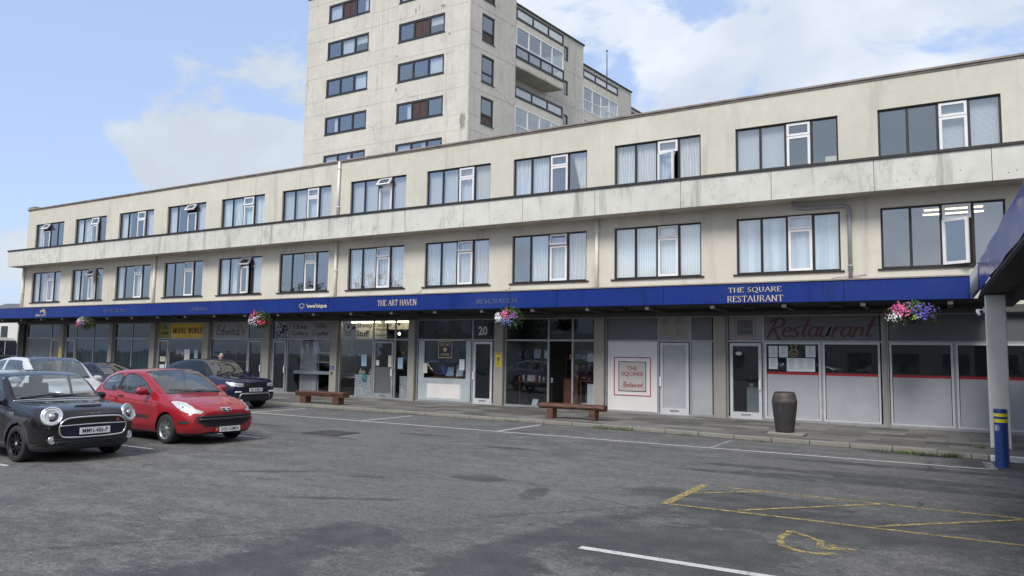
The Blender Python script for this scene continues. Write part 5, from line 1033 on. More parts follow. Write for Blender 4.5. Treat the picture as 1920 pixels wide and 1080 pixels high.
# ------------------------------------------------------------------ hanging baskets
def basket(x, y, zc, w_, h, palette, lab, seed):
    random.seed(seed); t = empty('hanging_basket', (x, y, zc), lab, 'hanging basket', group='hanging flower baskets')
    a = MB(); a.lathe([(0, -.24), (.12, -.22), (.22, -.13), (.27, 0)], n=18); a.build('bowl', 'black', t)
    a = MB()
    for k in range(3):
        q = k * 2.094; a.tube([(.25 * math.cos(q), .25 * math.sin(q), 0), (0, 0, .32)], .006, 4)
    a.tube([(0, 0, .32), (0, 0, 3.46 - zc)], .012, 5); a.build('chain', 'wire', t)
    lf = MB(); mats = [p[2] for p in palette]; fl = MB()
    for i in range(760):
        th_ = random.uniform(0, 6.283); el = random.uniform(-1.3, 1.5); rr = random.uniform(.6, 1.12)
        c = Vector((w_ / 2 * rr * math.cos(th_) * math.cos(el), .36 * rr * math.sin(th_) * math.cos(el), h * .5 * rr * math.sin(el) + .02)); s = random.uniform(.02, .045)
        d = (c.normalized() + Vector([random.uniform(-.6, .6) for _ in range(3)])).normalized(); u = d.orthogonal().normalized(); v = d.cross(u)
        lf.poly([c - u * s * 1.3, c + v * s * .6, c + u * s * 1.3, c - v * s * .6])
    for i in range(9):
        q = random.uniform(0, 6.283); L = random.uniform(.10, .30); p0 = Vector((w_ * .42 * math.cos(q), .3 * math.sin(q), -h * .25)); dq = Vector((math.cos(q) * .3, math.sin(q) * .3, -1)).normalized()
        for j in range(9):
            c = p0 + dq * L * j / 8 + Vector([random.uniform(-.015, .015) for _ in range(3)]); d = Vector([random.gauss(0, 1) for _ in range(3)]).normalized(); u = d.orthogonal().normalized(); v = d.cross(u); s = .02
            lf.poly([c - u * s * 1.3, c + v * s * .7, c + u * s * 1.3, c - v * s * .7])
    for i in range(340):
        k = random.random(); acc = 0
        for j, (cx, cz, mt, wt, sp) in enumerate(palette):
            acc += wt
            if k <= acc: break
        px = cx + random.gauss(0, sp); pz = cz + random.gauss(0, sp * .8)
        if (px / (w_ / 2)) ** 2 + (pz / (h / 2)) ** 2 > 1.25: continue
        dep = .38 * math.sqrt(max(.05, 1 - min(.95, (px / (w_ / 2)) ** 2 * .8 + (pz / (h / 2)) ** 2 * .5)))
        c = Vector((px, (-1 if random.random() < .8 else 1) * dep * random.uniform(.85, 1.08), pz)); n_ = Vector((c.x * .8, c.y * 1.5, c.z + .15)).normalized(); n_ = (n_ + Vector([random.uniform(-.5, .5) for _ in range(3)])).normalized()
        u = n_.orthogonal().normalized(); v = n_.cross(u); s = random.uniform(.018, .034); pts = []
        for q in range(10):
            r = s if q % 2 == 0 else s * .62; pts.append(c + u * r * math.cos(q * .628) + v * r * math.sin(q * .628) + n_ * (.006 if q % 2 == 0 else 0))
        fl.poly(pts, j)
    lf.build('foliage', 'leaf', t); fl.build('flowers', ['flower_' + m_ for m_ in mats], t); return t
basket(-37.4, YC - .05, 3.20, 1.05, .62, [(-.33, .0, 'pink', .45, .13), (-.05, .14, 'white', .15, .12), (.1, 0, 'purple', .15, .15), (-.2, -.1, 'red', .25, .1)], 'farthest flower basket, pink at its left side and mostly leaves at the right', 1)
basket(-24.75, YC - .05, 3.24, 1.0, .72, [(-.18, .16, 'pink', .22, .10), (-.02, .30, 'red', .06, .06), (.0, -.02, 'lilac', .38, .15), (.34, -.10, 'red', .16, .08), (-.35, -.05, 'white', .18, .1)], 'round pink, lilac and red flower basket in front of the grey handwritten shop sign', 2)
basket(-12.62, YC - .05, 3.22, 1.02, .66, [(-.32, -.04, 'white', .40, .10), (.02, -.10, 'blue', .28, .10), (-.02, .12, 'pink', .10, .06), (.30, .03, 'purple', .10, .06), (.08, .02, 'red', .12, .1)], 'flower basket with a big white clump at its left and blue in the middle', 3)
basket(-.70, YC - .05, 3.19, 1.22, .56, [(-.25, .10, 'pink', .32, .13), (-.38, -.12, 'white', .16, .1), (.28, .03, 'violet', .42, .15), (.18, -.1, 'blue', .05, .05), (.1, -.14, 'lime', .05, .04)], 'nearest flower basket, bright pink at left and deep violet at right', 4)
random.seed(5)
# ------------------------------------------------------------------ benches
def log_bench(x, y, L, top, lab, rounded):
    t = empty('log_bench', (x, y, .10), lab, 'bench', group='timber benches on the pavement'); h = top - .10; th_ = .17
    a = MB(); n = 14; prof = [(-.19, -.03), (-.15, -th_), (.15, -th_), (.20, -.06), (.17, 0), (-.15, 0)] if not rounded else [(.17 * math.cos(q) * 1.1, -th_ / 2 + th_ / 2 * math.sin(q) * 1.05) for q in [k * 6.283 / 12 for k in range(12)]]
    rings = []
    for i in range(n + 1):
        xx = -L / 2 + L * i / n; f = .92 if i in (0, n) else 1; rings.append([(xx + random.uniform(-.01, .01), p[0] * f * (1 + random.uniform(-.05, .05)), h + p[1] * (1 + random.uniform(-.05, .05)) - (.008 if i in (0, n) else 0)) for p in prof])
    m_ = len(prof)
    for i in range(n):
        for k in range(m_): a.poly([rings[i][k], rings[i][(k + 1) % m_], rings[i + 1][(k + 1) % m_], rings[i + 1][k]])
    a.poly(rings[0][::-1]); a.poly(rings[-1]); o = a.build('seat', 'timber', t); bm = bmesh.new(); bm.from_mesh(o.data); bmesh.ops.remove_doubles(bm, verts=bm.verts, dist=.0005); bmesh.ops.recalc_face_normals(bm, faces=bm.faces); bm.to_mesh(o.data); bm.free()
    for s in (-1, 1): a = MB(); w_ = .14 if not rounded else .10; a.box(s * (L / 2 - .37) - w_, s * (L / 2 - .37) + w_, -.15, .15, 0, h - th_ + .02); bevel(a.build('leg', 'timber', t), .015, 2)
log_bench(-19.45, 19.86, 2.34, .53, 'chunky squared timber bench in front of the sheep shop', False)
log_bench(-9.50, 19.92, 2.10, .555, 'rounded reddish log bench right of the open shop doorway', True)
# ------------------------------------------------------------------ barrel bin and bollard
t = empty('barrel_bin', (-3.47, 19.42, .168), 'dark wooden barrel shaped litter bin on a concrete pad before the restaurant', 'litter bin')
a = MB(); n = 40; prof = [(.0, 0), (.212, .0), (.218, .03), (.258, .35), (.286, .58), (.294, .70)]
a.lathe(prof, n=n); bd = a.build('staves', 'barrel', t)
for v in bd.data.vertices:
    q = math.atan2(v.co.y, v.co.x); k = (q / 6.283 * 20) % 1
    if k < .1 or k > .9: v.co.x *= .985; v.co.y *= .985
a = MB(); a.lathe([(.292, .70), (.298, .715), (.298, .79), (.290, .80)], n=n); a.build('hoop', 'barrel_top', t); a = MB(); a.lathe([(.290, .80), (.272, .88), (.252, .945), (.235, .965), (.16, .972), (.06, .985), (0, .99)], n=n); a.build('lid', 'barrel_top', t)
a = MB(); a.lathe([(.20, .968), (.215, .985), (.235, .972)], n=n); a.build('rim', 'barrel', t)
pd_ = MB(); pd_.prism([(-.42, -.26), (.40, -.28), (.44, -.2), (.43, .26), (-.40, .27), (-.44, .2)], 0, .07); o = fixn(pd_.build('concrete_pad', 'kerb_stone')); o.location = (-3.42, 19.40, .098); bevel(o, .02, 2); tag(o, 'rough concrete pad under the barrel litter bin', 'concrete pad')
t = empty('bollard', (.872, 16.92, 0), 'blue steel bollard with two yellow bands at the corner of the bay', 'bollard')
a = MB(); a.lathe([(.118, 0), (.115, .02), (.115, .83)], n=28); a.lathe([(.115, .895), (.115, .94)], n=28); a.lathe([(.115, 1.0), (.115, 1.065), (.108, 1.08), (0, 1.083)], n=28); a.build('post', 'bollard_blue', t)
a = MB(); a.lathe([(.1155, .83), (.1155, .895)], n=28); a.lathe([(.1155, .94), (.1155, 1.0)], n=28); a.build('band', 'bollard_yellow', t)
a = MB()
def onb(u, z, r=.117): q = math.radians(225) + u / .115; return (r * math.cos(q), r * math.sin(q), z)
for (cr, w2) in ((.058, .006), (.040, .004)):
    for k in range(20):
        q0, q1 = k * .314, (k + 1) * .314; a.poly([onb(cr * math.cos(q0), .73 + cr * math.sin(q0)), onb(cr * math.cos(q1), .73 + cr * math.sin(q1)), onb((cr - w2) * math.cos(q1), .73 + (cr - w2) * math.sin(q1)), onb((cr - w2) * math.cos(q0), .73 + (cr - w2) * math.sin(q0))])
a.poly([onb(-.014, .70), onb(.014, .70), onb(.014, .76), onb(-.014, .76)]); a.build('emblem', 'white_paint', t)
# ------------------------------------------------------------------ weeds
gm = MB()
for (cx, cy, n, sp, hh) in ((-14.9, 19.12, 90, .22, .09), (-11.0, 19.02, 70, .16, .10), (-10.4, 19.02, 20, .1, .06), (-8.1, 18.86, 110, .20, .12), (-7.45, 18.80, 130, .22, .13), (-5.7, 18.62, 60, .2, .08), (-3.9, 18.34, 50, .15, .08), (-.95, 18.12, 150, .30, .10), (-.55, 18.05, 130, .20, .11), (.08, 17.98, 190, .12, .14), (.62, 19.25, 60, .1, .09), (-13.2, 19.12, 15, .3, .05), (-17.0, 19.2, 25, .5, .05), (-12.2, 19.08, 20, .3, .05)):
    for i in range(n):
        x = random.gauss(cx, sp); y = cy - abs(random.gauss(0, .05)); q = random.uniform(0, 6.283); L = hh * random.uniform(.4, 1.1); l = random.uniform(.2, 1.0) * L; w_ = .006
        z0 = 0 if cy < 19.2 else .1; gm.poly([(x - w_ * math.sin(q), y + w_ * math.cos(q), z0), (x + w_ * math.sin(q), y - w_ * math.cos(q), z0), (x + l * math.cos(q), y + l * math.sin(q), z0 + L)])
tag(gm.build('weeds', 'moss'), 'tufts of green weeds growing along the kerb', 'weeds', kind='stuff')
rb = MB()
for i in range(420):
    x = random.uniform(-22, .2); y = 19.0 + (0 if x < -8 else (x + 8) * -.09) - abs(random.gauss(0, .16)) + .1; s = random.uniform(.006, .02); z = .003
    rb.poly([(x - s, y - s * .6, z), (x + s * .8, y - s, z + .004), (x + s, y + s * .7, z + .006), (x - s * .6, y + s, z)])
tag(rb.build('grit', 'kerb_stone'), 'loose grit and small pebbles in the gutter along the kerb', 'grit', kind='stuff')
# ------------------------------------------------------------------ person behind the dark blue car
t = empty('person', (-26.35, 20.95, .06), 'grey haired person in a dark jacket, only the head showing above the dark blue car', 'person', rz=R(150))
def skinmesh(name, verts, edges, rad, mat, parent, sub=2):
    me = bpy.data.meshes.new(name); me.from_pydata(verts, edges, []); o = bpy.data.objects.new(name, me); COL.objects.link(o); o.parent = parent
    o.modifiers.new('skin', 'SKIN'); s = o.modifiers.new('sub', 'SUBSURF'); s.levels = sub; s.render_levels = sub
    for i, v in enumerate(me.skin_vertices[0].data): v.radius = rad[i] if isinstance(rad[i], tuple) else (rad[i], rad[i]); v.use_root = (i == 0)
    me.materials.append(MAT[mat]); return o
V = [(0, 0, .93), (0, 0, 1.15), (0, .01, 1.36), (0, .0, 1.47), (0, .01, 1.53), (0, .02, 1.63), (0, .03, 1.71), (.10, 0, .88), (.11, .01, .50), (.11, -.02, .09), (.12, .12, .04), (-.10, 0, .88), (-.11, .01, .50), (-.11, -.02, .09), (-.12, .12, .04),
     (.19, 0, 1.40), (.25, -.02, 1.12), (.25, .06, .88), (-.19, 0, 1.40), (-.25, -.02, 1.12), (-.25, .06, .88)]
Ed = [(0, 1), (1, 2), (2, 3), (3, 4), (4, 5), (5, 6), (0, 7), (7, 8), (8, 9), (9, 10), (0, 11), (11, 12), (12, 13), (13, 14), (2, 15), (15, 16), (16, 17), (2, 18), (18, 19), (19, 20)]
rd = [(.16, .12), (.15, .11), (.17, .11), .06, .055, (.078, .095), (.065, .085), .09, .06, .045, .04, .09, .06, .045, .04, .06, .048, .034, .06, .048, .034]
skinmesh('body', V, Ed, rd, 'skin', t)
skinmesh('jacket', [V[0], V[1], V[2], V[15], V[16], (.25, .05, .92), V[18], V[19], (-.25, .05, .92)], [(0, 1), (1, 2), (2, 3), (3, 4), (4, 5), (2, 6), (6, 7), (7, 8)], [(.185, .145), (.17, .13), (.19, .13), .075, .06, .048, .075, .06, .048], 'jacket', t)
skinmesh('trousers', [(0, 0, .95), V[7], V[8], (.11, -.02, .12), V[11], V[12], (-.11, -.02, .12)], [(0, 1), (1, 2), (2, 3), (0, 4), (4, 5), (5, 6)], [(.175, .135), .105, .075, .06, .105, .075, .06], 'trouser', t)
for s in (-1, 1):
    for k in range(5): a = MB(); a.tube([(s * .25 + (k - 2) * .016, .07, .87), (s * .25 + (k - 2) * .018, .085, .83 - .01 * (k in (1, 2, 3))), (s * .25 + (k - 2) * .016, .08, .79 - .012 * (k in (1, 2, 3)))], .008, 6) if k else a.tube([(s * .25, .09, .87), (s * .245, .12, .84), (s * .245, .12, .81)], .009, 6); a.build('finger', 'skin', t)
    a = MB(); a.lathe([(0, -.012), (.018, -.006), (.03, .004), (.02, .012), (0, .01)], (s * .082, .02, 1.63), 'x', 10); a.build('ear', 'skin', t)
    a = MB(); a.lathe([(0, 0), (.010, .003), (.012, .008), (0, .012)], (s * .032, .112, 1.645), 'y', 8); a.build('eye', 'ink', t)
a = MB(); a.tube([(0, .11, 1.66), (0, .135, 1.615), (0, .12, 1.605)], .013, 8); a.build('nose', 'skin', t); a = MB(); a.box(-.025, .025, .108, .118, 1.572, 1.58); a.build('mouth', 'maroon', t)
a = MB(); n = 18
for i in range(8):
    for k in range(n):
        def hp(i, k):
            q = k / n * 6.283; e = -.45 + i / 8 * 2.02; fr = math.sin(q) > .35; e = max(e, .95 if fr else -.5); return (.088 * math.cos(q) * math.cos(e), .015 + .108 * math.sin(q) * math.cos(e), 1.665 + .105 * math.sin(e))
        a.poly([hp(i, k), hp(i, k + 1), hp(i + 1, k + 1), hp(i + 1, k)], 0, True)
a.build('hair', 'grey_hair', t)
# ------------------------------------------------------------------ far left: white house and bus beyond the end of the row
t = empty('white_house', (-135, 60, 0), 'white rendered house with a grey slate roof far left beyond the canopy', 'house')
a = MB(); a.box(0, 12.7, 0, 9, 0, 7.2); a.build('wall', 'white_render', t)
a = MB(); a.poly([(-1, -.5, 6.9), (14.1, -.5, 7.4), (12.4, 4.5, 9.0), (-1, 4.5, 9.2)]); a.poly([(-1, 9.5, 6.9), (14.1, 9.5, 7.4), (12.4, 4.5, 9.0), (-1, 4.5, 9.2)]); a.poly([(12.7, 0, 7.2), (12.7, 9, 7.2), (12.4, 4.5, 9.0)]); a.build('roof', 'slate', t)
for x in (7.9, 3.5): a = MB(); a.box(x, x + 1.9, -.06, 0, 3.5, 5.2); w_ = a.build('window', 'brown_frame', t); a = MB(); a.poly([(x + .1, -.07, 3.6), (x + 1.8, -.07, 3.6), (x + 1.8, -.07, 5.1), (x + .1, -.07, 5.1)]); a.build('pane', 'glass_dark', w_); a = MB(); a.box(x - .15, x + 2.05, -.15, 0, 3.35, 3.5); a.build('sill', 'grey_concrete', w_)
a = MB(); a.box(0, 12.0, -.2, 0, 2.35, 3.05); a.build('shop_fascia', 'shop_white', t); a = MB(); a.box(.4, 11.6, -.05, 0, .3, 2.3); a.build('shop_window', 'glass_dark', t)
t = empty('grey_shed', (-121.9, 60, 0), 'low grey building with a slate roof right of the white house', 'building'); a = MB(); a.box(0, 5, 0, 8, 0, 4.4); a.build('wall', 'grey_concrete', t); a = MB(); a.poly([(-.2, -.3, 4.3), (5.3, -.3, 4.3), (5.3, 4, 5.4), (-.2, 4, 5.4)]); a.poly([(-.2, 8.3, 4.3), (5.3, 8.3, 4.3), (5.3, 4, 5.4), (-.2, 4, 5.4)]); a.build('roof', 'slate', t)
t = empty('bus', (-98.2, 45.5, 0), 'white roofed bus with a tall dark windscreen parked far left', 'bus', rz=R(65))
a = MB(); pr = [(0, .35), (2.5, .35), (2.55, 1.2), (2.5, 2.4), (2.3, 2.85), (1.9, 3.05), (.6, 3.05), (.2, 2.85), (0, 2.4), (-.05, 1.2)]; n = len(pr)
for y0, y1 in ((0, 9),):
    for k in range(n): p, q = pr[k], pr[(k + 1) % n]; a.poly([(p[0], 0, p[1]), (q[0], 0, q[1]), (q[0], y1, q[1]), (p[0], y1, p[1])])
a.poly([(p[0], 0, p[1]) for p in pr]); a.poly([(p[0], 9, p[1]) for p in pr[::-1]]); a.build('body', 'paint_white', t)
a = MB(); a.poly([(.04, -.06, .95), (2.46, -.06, .95), (2.46, -.06, 2.4), (2.25, -.06, 2.76), (.25, -.06, 2.76), (.04, -.06, 2.4)]); a.build('windscreen', 'glass_dark', t); a = MB(); a.box(1.22, 1.28, -.09, -.062, 1.05, 2.6); a.build('wiper', 'pale_ink', t); a = MB(); a.box(.15, 2.35, -.04, -.01, .4, .9); a.build('grille', 'black', t)
for x in (.25, 1.95): a = MB(); a.box(x, x + .3, -.06, -.03, .6, .8); a.build('headlight', 'lamp_body', t)
for x in (.1, 2.2):
    for y in (1.8, 7.2): a = MB(); a.lathe([(.0, 0), (.3, 0), (.48, .02), (.48, .25), (.3, .27), (0, .27)], (x - .05, y, .48), 'x', 18); a.build('wheel', 'rubber', t)
# ------------------------------------------------------------------ the other side of the square, seen only in the glass
t = empty('opposite_building', (-62, -34, 0), 'pale terrace across the square, showing only as reflections in the shop glass', 'building')
a = MB(); a.box(0, 34, 0, 8, 0, 8.5); a.box(35, 78, -4, 6, 0, 7.0); a.build('wall', 'cream_render', t); a = MB()
for i in range(20):
    for z in (4.4, 1.0): a.box(1 + i * 3.8, 3 + i * 3.8, 7.9 if i < 9 else 5.9, 8.05 if i < 9 else 6.05, z, z + 1.7)
a.build('windows', 'glass_grey', t)
def tree(x, y, h, r, lab):
    t = empty('tree', (x, y, 0), lab, 'tree', group='trees across the square'); a = MB(); a.tube([(0, 0, 0), (.1, .05, h * .3), (-.1, .1, h * .6), (0, 0, h * .85)], .2, 8, radii=[.28, .2, .13, .04])
    for k in range(7):
        q = k * 2.4; a.tube([(0, 0, h * (.3 + .06 * k)), (r * .6 * math.cos(q), r * .6 * math.sin(q), h * (.5 + .06 * k))], .06, 5, radii=[.08, .02])
    a.build('trunk', 'bark', t); b = MB(); cl_ = [(Vector((random.gauss(0, r * .45), random.gauss(0, r * .45), h * random.uniform(.42, .95))), random.uniform(.3, .5) * r) for _ in range(26)]
    for c, cr in cl_:
        for i in range(110):
            d = Vector([random.gauss(0, 1) for _ in range(3)]).normalized(); p = c + d * cr * random.uniform(.6, 1.05); u = (d + Vector([random.uniform(-1, 1) for _ in range(3)])).normalized(); v = u.orthogonal().normalized(); w_ = u.cross(v); s = random.uniform(.07, .16)
            b.poly([p - v * s, p + w_ * s * .6, p + v * s, p - w_ * s * .6])
    b.build('crown', 'tree_leaf', t)
for i, (x, y, h, r) in enumerate(((-56, -8, 9, 3.2), (-48, -12, 10, 3.6), (-63, -14, 9, 3.4), (-40, -24, 8, 3))): tree(x, y, h, r, ['leafy tree across the square, mirrored in the third lower flat window', 'taller leafy tree across the square, mirrored in the fourth lower flat window', 'leafy tree at the far corner of the square, seen only as a reflection', 'smaller tree before the opposite terrace, seen only as a reflection'][i])
# ------------------------------------------------------------------ cars: lofted shells with real openings for the glass
def pchip(xs, ys):
    n = len(xs); h = [xs[i + 1] - xs[i] for i in range(n - 1)]; d = [(ys[i + 1] - ys[i]) / h[i] for i in range(n - 1)]; m_ = [0.] * n; m_[0], m_[-1] = d[0], d[-1]
    for i in range(1, n - 1):
        if d[i - 1] * d[i] > 0: w1, w2 = 2 * h[i] + h[i - 1], h[i] + 2 * h[i - 1]; m_[i] = (w1 + w2) / (w1 / d[i - 1] + w2 / d[i])
    def f(x):
        x = min(max(x, xs[0]), xs[-1]); i = 0
        while i < n - 2 and x > xs[i + 1]: i += 1
        t = (x - xs[i]) / h[i]; return (2 * t ** 3 - 3 * t ** 2 + 1) * ys[i] + (t ** 3 - 2 * t ** 2 + t) * h[i] * m_[i] + (-2 * t ** 3 + 3 * t ** 2) * ys[i + 1] + (t ** 3 - t ** 2) * h[i] * m_[i + 1]
    return f
def sec(x, zb, yb, sill, mid, sh, gl_, gm, rf, zc):
    return x, [(0, zb), (yb, zb), sill, mid, sh, gl_, gm, rf, (rf[0] * .55, rf[1] + (zc - rf[1]) * .78), (0, zc)]
def inpoly(pt, poly):
    x, y = pt; c = False; j = len(poly) - 1
    for i in range(len(poly)):
        if (poly[i][1] > y) != (poly[j][1] > y) and x < (poly[j][0] - poly[i][0]) * (y - poly[i][1]) / (poly[j][1] - poly[i][1]) + poly[i][0]: c = not c
        j = i
    return c
def smoothpoly(pts, it=3):
    for _ in range(it):
        o = []
        for i in range(len(pts)):
            a, b = pts[i], pts[(i + 1) % len(pts)]; o += [(a[0] * .75 + b[0] * .25, a[1] * .75 + b[1] * .25), (a[0] * .25 + b[0] * .75, a[1] * .25 + b[1] * .75)]
        pts = o
    return pts
def make_car(name, loc, rz, lab, cat, secs, classify, parts, res=(.013, 9), nosebulge=.04):
    """secs run from the nose (x=0) backwards (x<0); classify(x,y,z,region)->part index; parts: [(name, material)]"""
    T_ = empty(name, loc, lab, cat, rz); secs = sorted(secs, key=lambda s: s[0]); X = [s[0] for s in secs]
    fy = [pchip(X, [s[1][k][0] for s in secs]) for k in range(10)]; fz = [pchip(X, [s[1][k][1] for s in secs]) for k in range(10)]
    L = X[-1] - X[0]; n = max(40, int(L / res[0])); sub = res[1]; xs = [X[0] + L * i / n for i in range(n + 1)]
    # gather closer near the nose
    xs = sorted(set([round(v, 4) for v in xs] + [round(-.0125 * k * (res[0] / .013), 4) for k in range(12)]))
    V, F, PI = [], [], []; per = 0; grid = []
    def cr(p0, p1, p2, p3, t):
        return tuple(.5 * ((2 * p1[i]) + (-p0[i] + p2[i]) * t + (2 * p0[i] - 5 * p1[i] + 4 * p2[i] - p3[i]) * t * t + (-p0[i] + 3 * p1[i] - 3 * p2[i] + p3[i]) * t ** 3) for i in (0, 1))
    for x in xs:
        P = [(max(0, fy[k](x)), fz[k](x)) for k in range(10)]; ring = []
        for k in range(9):
            p0 = P[k - 1] if k else P[0]; p3 = P[k + 2] if k < 8 else (-P[8][0], P[8][1])
            if k == 0: p0 = (-P[1][0], P[1][1])
            for s in range(sub): ring.append(cr(p0, P[k], P[k + 1], p3, s / sub))
        ring.append(P[9]); full = [(y, z) for y, z in ring] + [(-y, z) for y, z in ring[-2:0:-1]]
        b = len(V); V += [(x, y, z) for y, z in full]; grid.append(b); per = len(full); half = len(ring)
    def add(idx, reg):
        c = [sum(V[i][k] for i in idx) / len(idx) for k in range(3)]; F.append(idx); PI.append(classify(c[0], abs(c[1]), c[2], reg))
    for i in range(len(grid) - 1):
        for k in range(per):
            a, b = grid[i] + k, grid[i] + (k + 1) % per; c, d = grid[i + 1] + (k + 1) % per, grid[i + 1] + k
            kk = (k if k < half - 1 else per - 1 - k) / sub; add((a, b, c, d), kk)
    for gi, sg_ in ((len(grid) - 1, 1), (0, -1)):         # nose and tail caps
        M_ = 36; g0 = grid[gi]; rows = []
        for k in range(half):
            l = g0 + k; r = g0 + (per - k) % per; y = V[l][1]; z = V[l][2]
            if k in (0, half - 1) or y < .01: rows.append([l] * (M_ + 1)); continue
            row = [l]
            for j in range(1, M_): yy = y * (1 - 2 * j / M_); V.append((V[l][0] + sg_ * nosebulge * (1 - (yy / y) ** 2) * min(1, 4 * (k / half) * (1 - k / half)), yy, z)); row.append(len(V) - 1)
            row.append(r); rows.append(row)
        for k in range(half - 1):
            for j in range(M_):
                q = [rows[k][j], rows[k + 1][j], rows[k + 1][j + 1], rows[k][j + 1]]; q = list(dict.fromkeys(q))
                if len(q) >= 3: add(tuple(q[::1] if sg_ > 0 else q[::-1]), 20 if sg_ > 0 else 21)
    out = {}
    bvh = BVHTree.FromPolygons([Vector(v) for v in V], F)
    for pi_, (pn, pm_) in enumerate(parts):
      fs = [f for f, q in zip(F, PI) if q == pi_]; groups = []
      if fs:
        groups = [fs]
        if pn not in ('body', 'cladding', 'underbody'):
            pa = {}
            def fd(i):
                while pa[i] != i: pa[i] = pa[pa[i]]; i = pa[i]
                return i
            for f in fs:
                for i in f: pa.setdefault(i, i)
                for i in f[1:]: pa[fd(f[0])] = fd(i)
            gd = {}
            for f in fs: gd.setdefault(fd(f[0]), []).append(f)
            groups = [g_ for g_ in gd.values() if len(g_) > 6]
      for fs in groups:
        used = {}; vv = []; ff = []
        for f in fs:
            g_ = []
            for i in f:
                if i not in used: used[i] = len(vv); vv.append(V[i])
                g_.append(used[i])
            ff.append(g_)
        me = bpy.data.meshes.new(pn); me.from_pydata(vv, [], ff); me.materials.append(MAT[pm_]); me.polygons.foreach_set('use_smooth', [True] * len(ff))
        o = bpy.data.objects.new(pn, me); COL.objects.link(o); o.parent = T_; out[pn] = fixn_dir(o)
    return T_, bvh, out
def fixn_dir(o):
    return o
def wheel(parent, x, y, r, wd, side, spokes, rimmat, style='v', rimr=.68):
    W_ = MB(); s = side; W_.lathe([(r * rimr, -wd / 2), (r * .86, -wd / 2 - .004), (r * .965, -wd * .46), (r, -wd * .34), (r, wd * .34), (r * .965, wd * .46), (r * .86, wd / 2 + .004), (r * rimr, wd / 2)], (x, y, r), 'y', 48)
    for g_ in (-.2, 0, .2): pass
    w0 = W_.build('wheel', 'rubber', parent)
    b = MB(); f = y + s * (wd / 2 - .02); R0 = r * rimr
    b.lathe([(R0, -s * .02 * -1), (R0 + .004, s * .012), (R0 - .012, s * .014), (R0 - .022, 0), (R0 - .03, -s * .12), (R0 - .03, -s * .14)], (x, f, r), 'y', 48)
    b.lathe([(0, s * .0), (.035, s * .0), (.055, -s * .012), (.07, -s * .03)], (x, f, r), 'y', 20)
    for k in range(spokes):
        q = k * 6.2832 / spokes + .2
        for dq in ((-.13, .13) if style == 'v' else (0,)):
            a0, a1 = q + dq * .35, q + dq * (1.0 if spokes > 7 else 1.35); d0 = Vector((math.cos(a0), 0, math.sin(a0))) * .045; d1 = Vector((math.cos(a1), 0, math.sin(a1))) * (R0 - .016)
            dd = (d1 - d0).normalized(); nn2 = dd.cross(Vector((0, 1, 0))); h0, h1 = .017, .013
            c = Vector((x, f, r)); yo = Vector((0, s, 0)); A = [c + d0 - nn2 * h0 - yo * .012, c + d0 + nn2 * h0 - yo * .012, c + d1 + nn2 * h1 - yo * .004, c + d1 - nn2 * h1 - yo * .004]; Bk = [p - yo * .035 for p in A]
            b.poly(A); 
            for i in range(4): b.poly([A[i], A[(i + 1) % 4], Bk[(i + 1) % 4], Bk[i]])
    b.build('rim', rimmat, w0); b = MB(); b.lathe([(0, -s * .10), (R0 - .05, -s * .10), (R0 - .05, -s * .12)], (x, f, r), 'y', 32); b.build('brake_disc', 'black', w0)
    b = MB(); b.lathe([(0, s * .004), (.026, s * .003), (.028, 0)], (x, f, r), 'y', 16); b.build('hub_cap', 'chrome' if rimmat != 'rim_black' else 'pale_ink', w0)
def hit(bvh, o, d):
    h = bvh.ray_cast(Vector(o), Vector(d).normalized()); return h[0], h[1]
def seam(parent, bvh, pts, axis, name='panel_gap', mat='black', r=.0035, n=None, off=.0):
    """thin line drawn over the shell: pts in side view (x,z), front view (y,z) or top view (x,y)"""
    out = []; dense = []
    for a, b in zip(pts[:-1], pts[1:]):
        k = max(1, int(math.hypot(b[0] - a[0], b[1] - a[1]) / .03)); dense += [(a[0] + (b[0] - a[0]) * i / k, a[1] + (b[1] - a[1]) * i / k) for i in range(k)]
    dense.append(pts[-1])
    for p in dense:
        if axis[-1] == 's': s = -1 if axis[0] == '-' else 1; h, nn2 = hit(bvh, (p[0], s * 2, p[1]), (0, -s, 0))
        elif axis == 'f': h, nn2 = hit(bvh, (1.5, p[0], p[1]), (-1, 0, 0))
        elif axis == 't-': h, nn2 = hit(bvh, (p[0], p[1], 3), (0, 0, -1))
        if h is not None: out.append(h + (nn2 if nn2.dot(Vector((0, 0, 1)) if axis == 't-' else Vector((1, 0, 0)) if axis == 'f' else Vector((0, -1 if axis[0] == '-' else 1, 0))) > 0 else -nn2) * off)
    if len(out) > 1: m_ = MB(); m_.tube(out, r, 6); return m_.build(name, mat, parent)
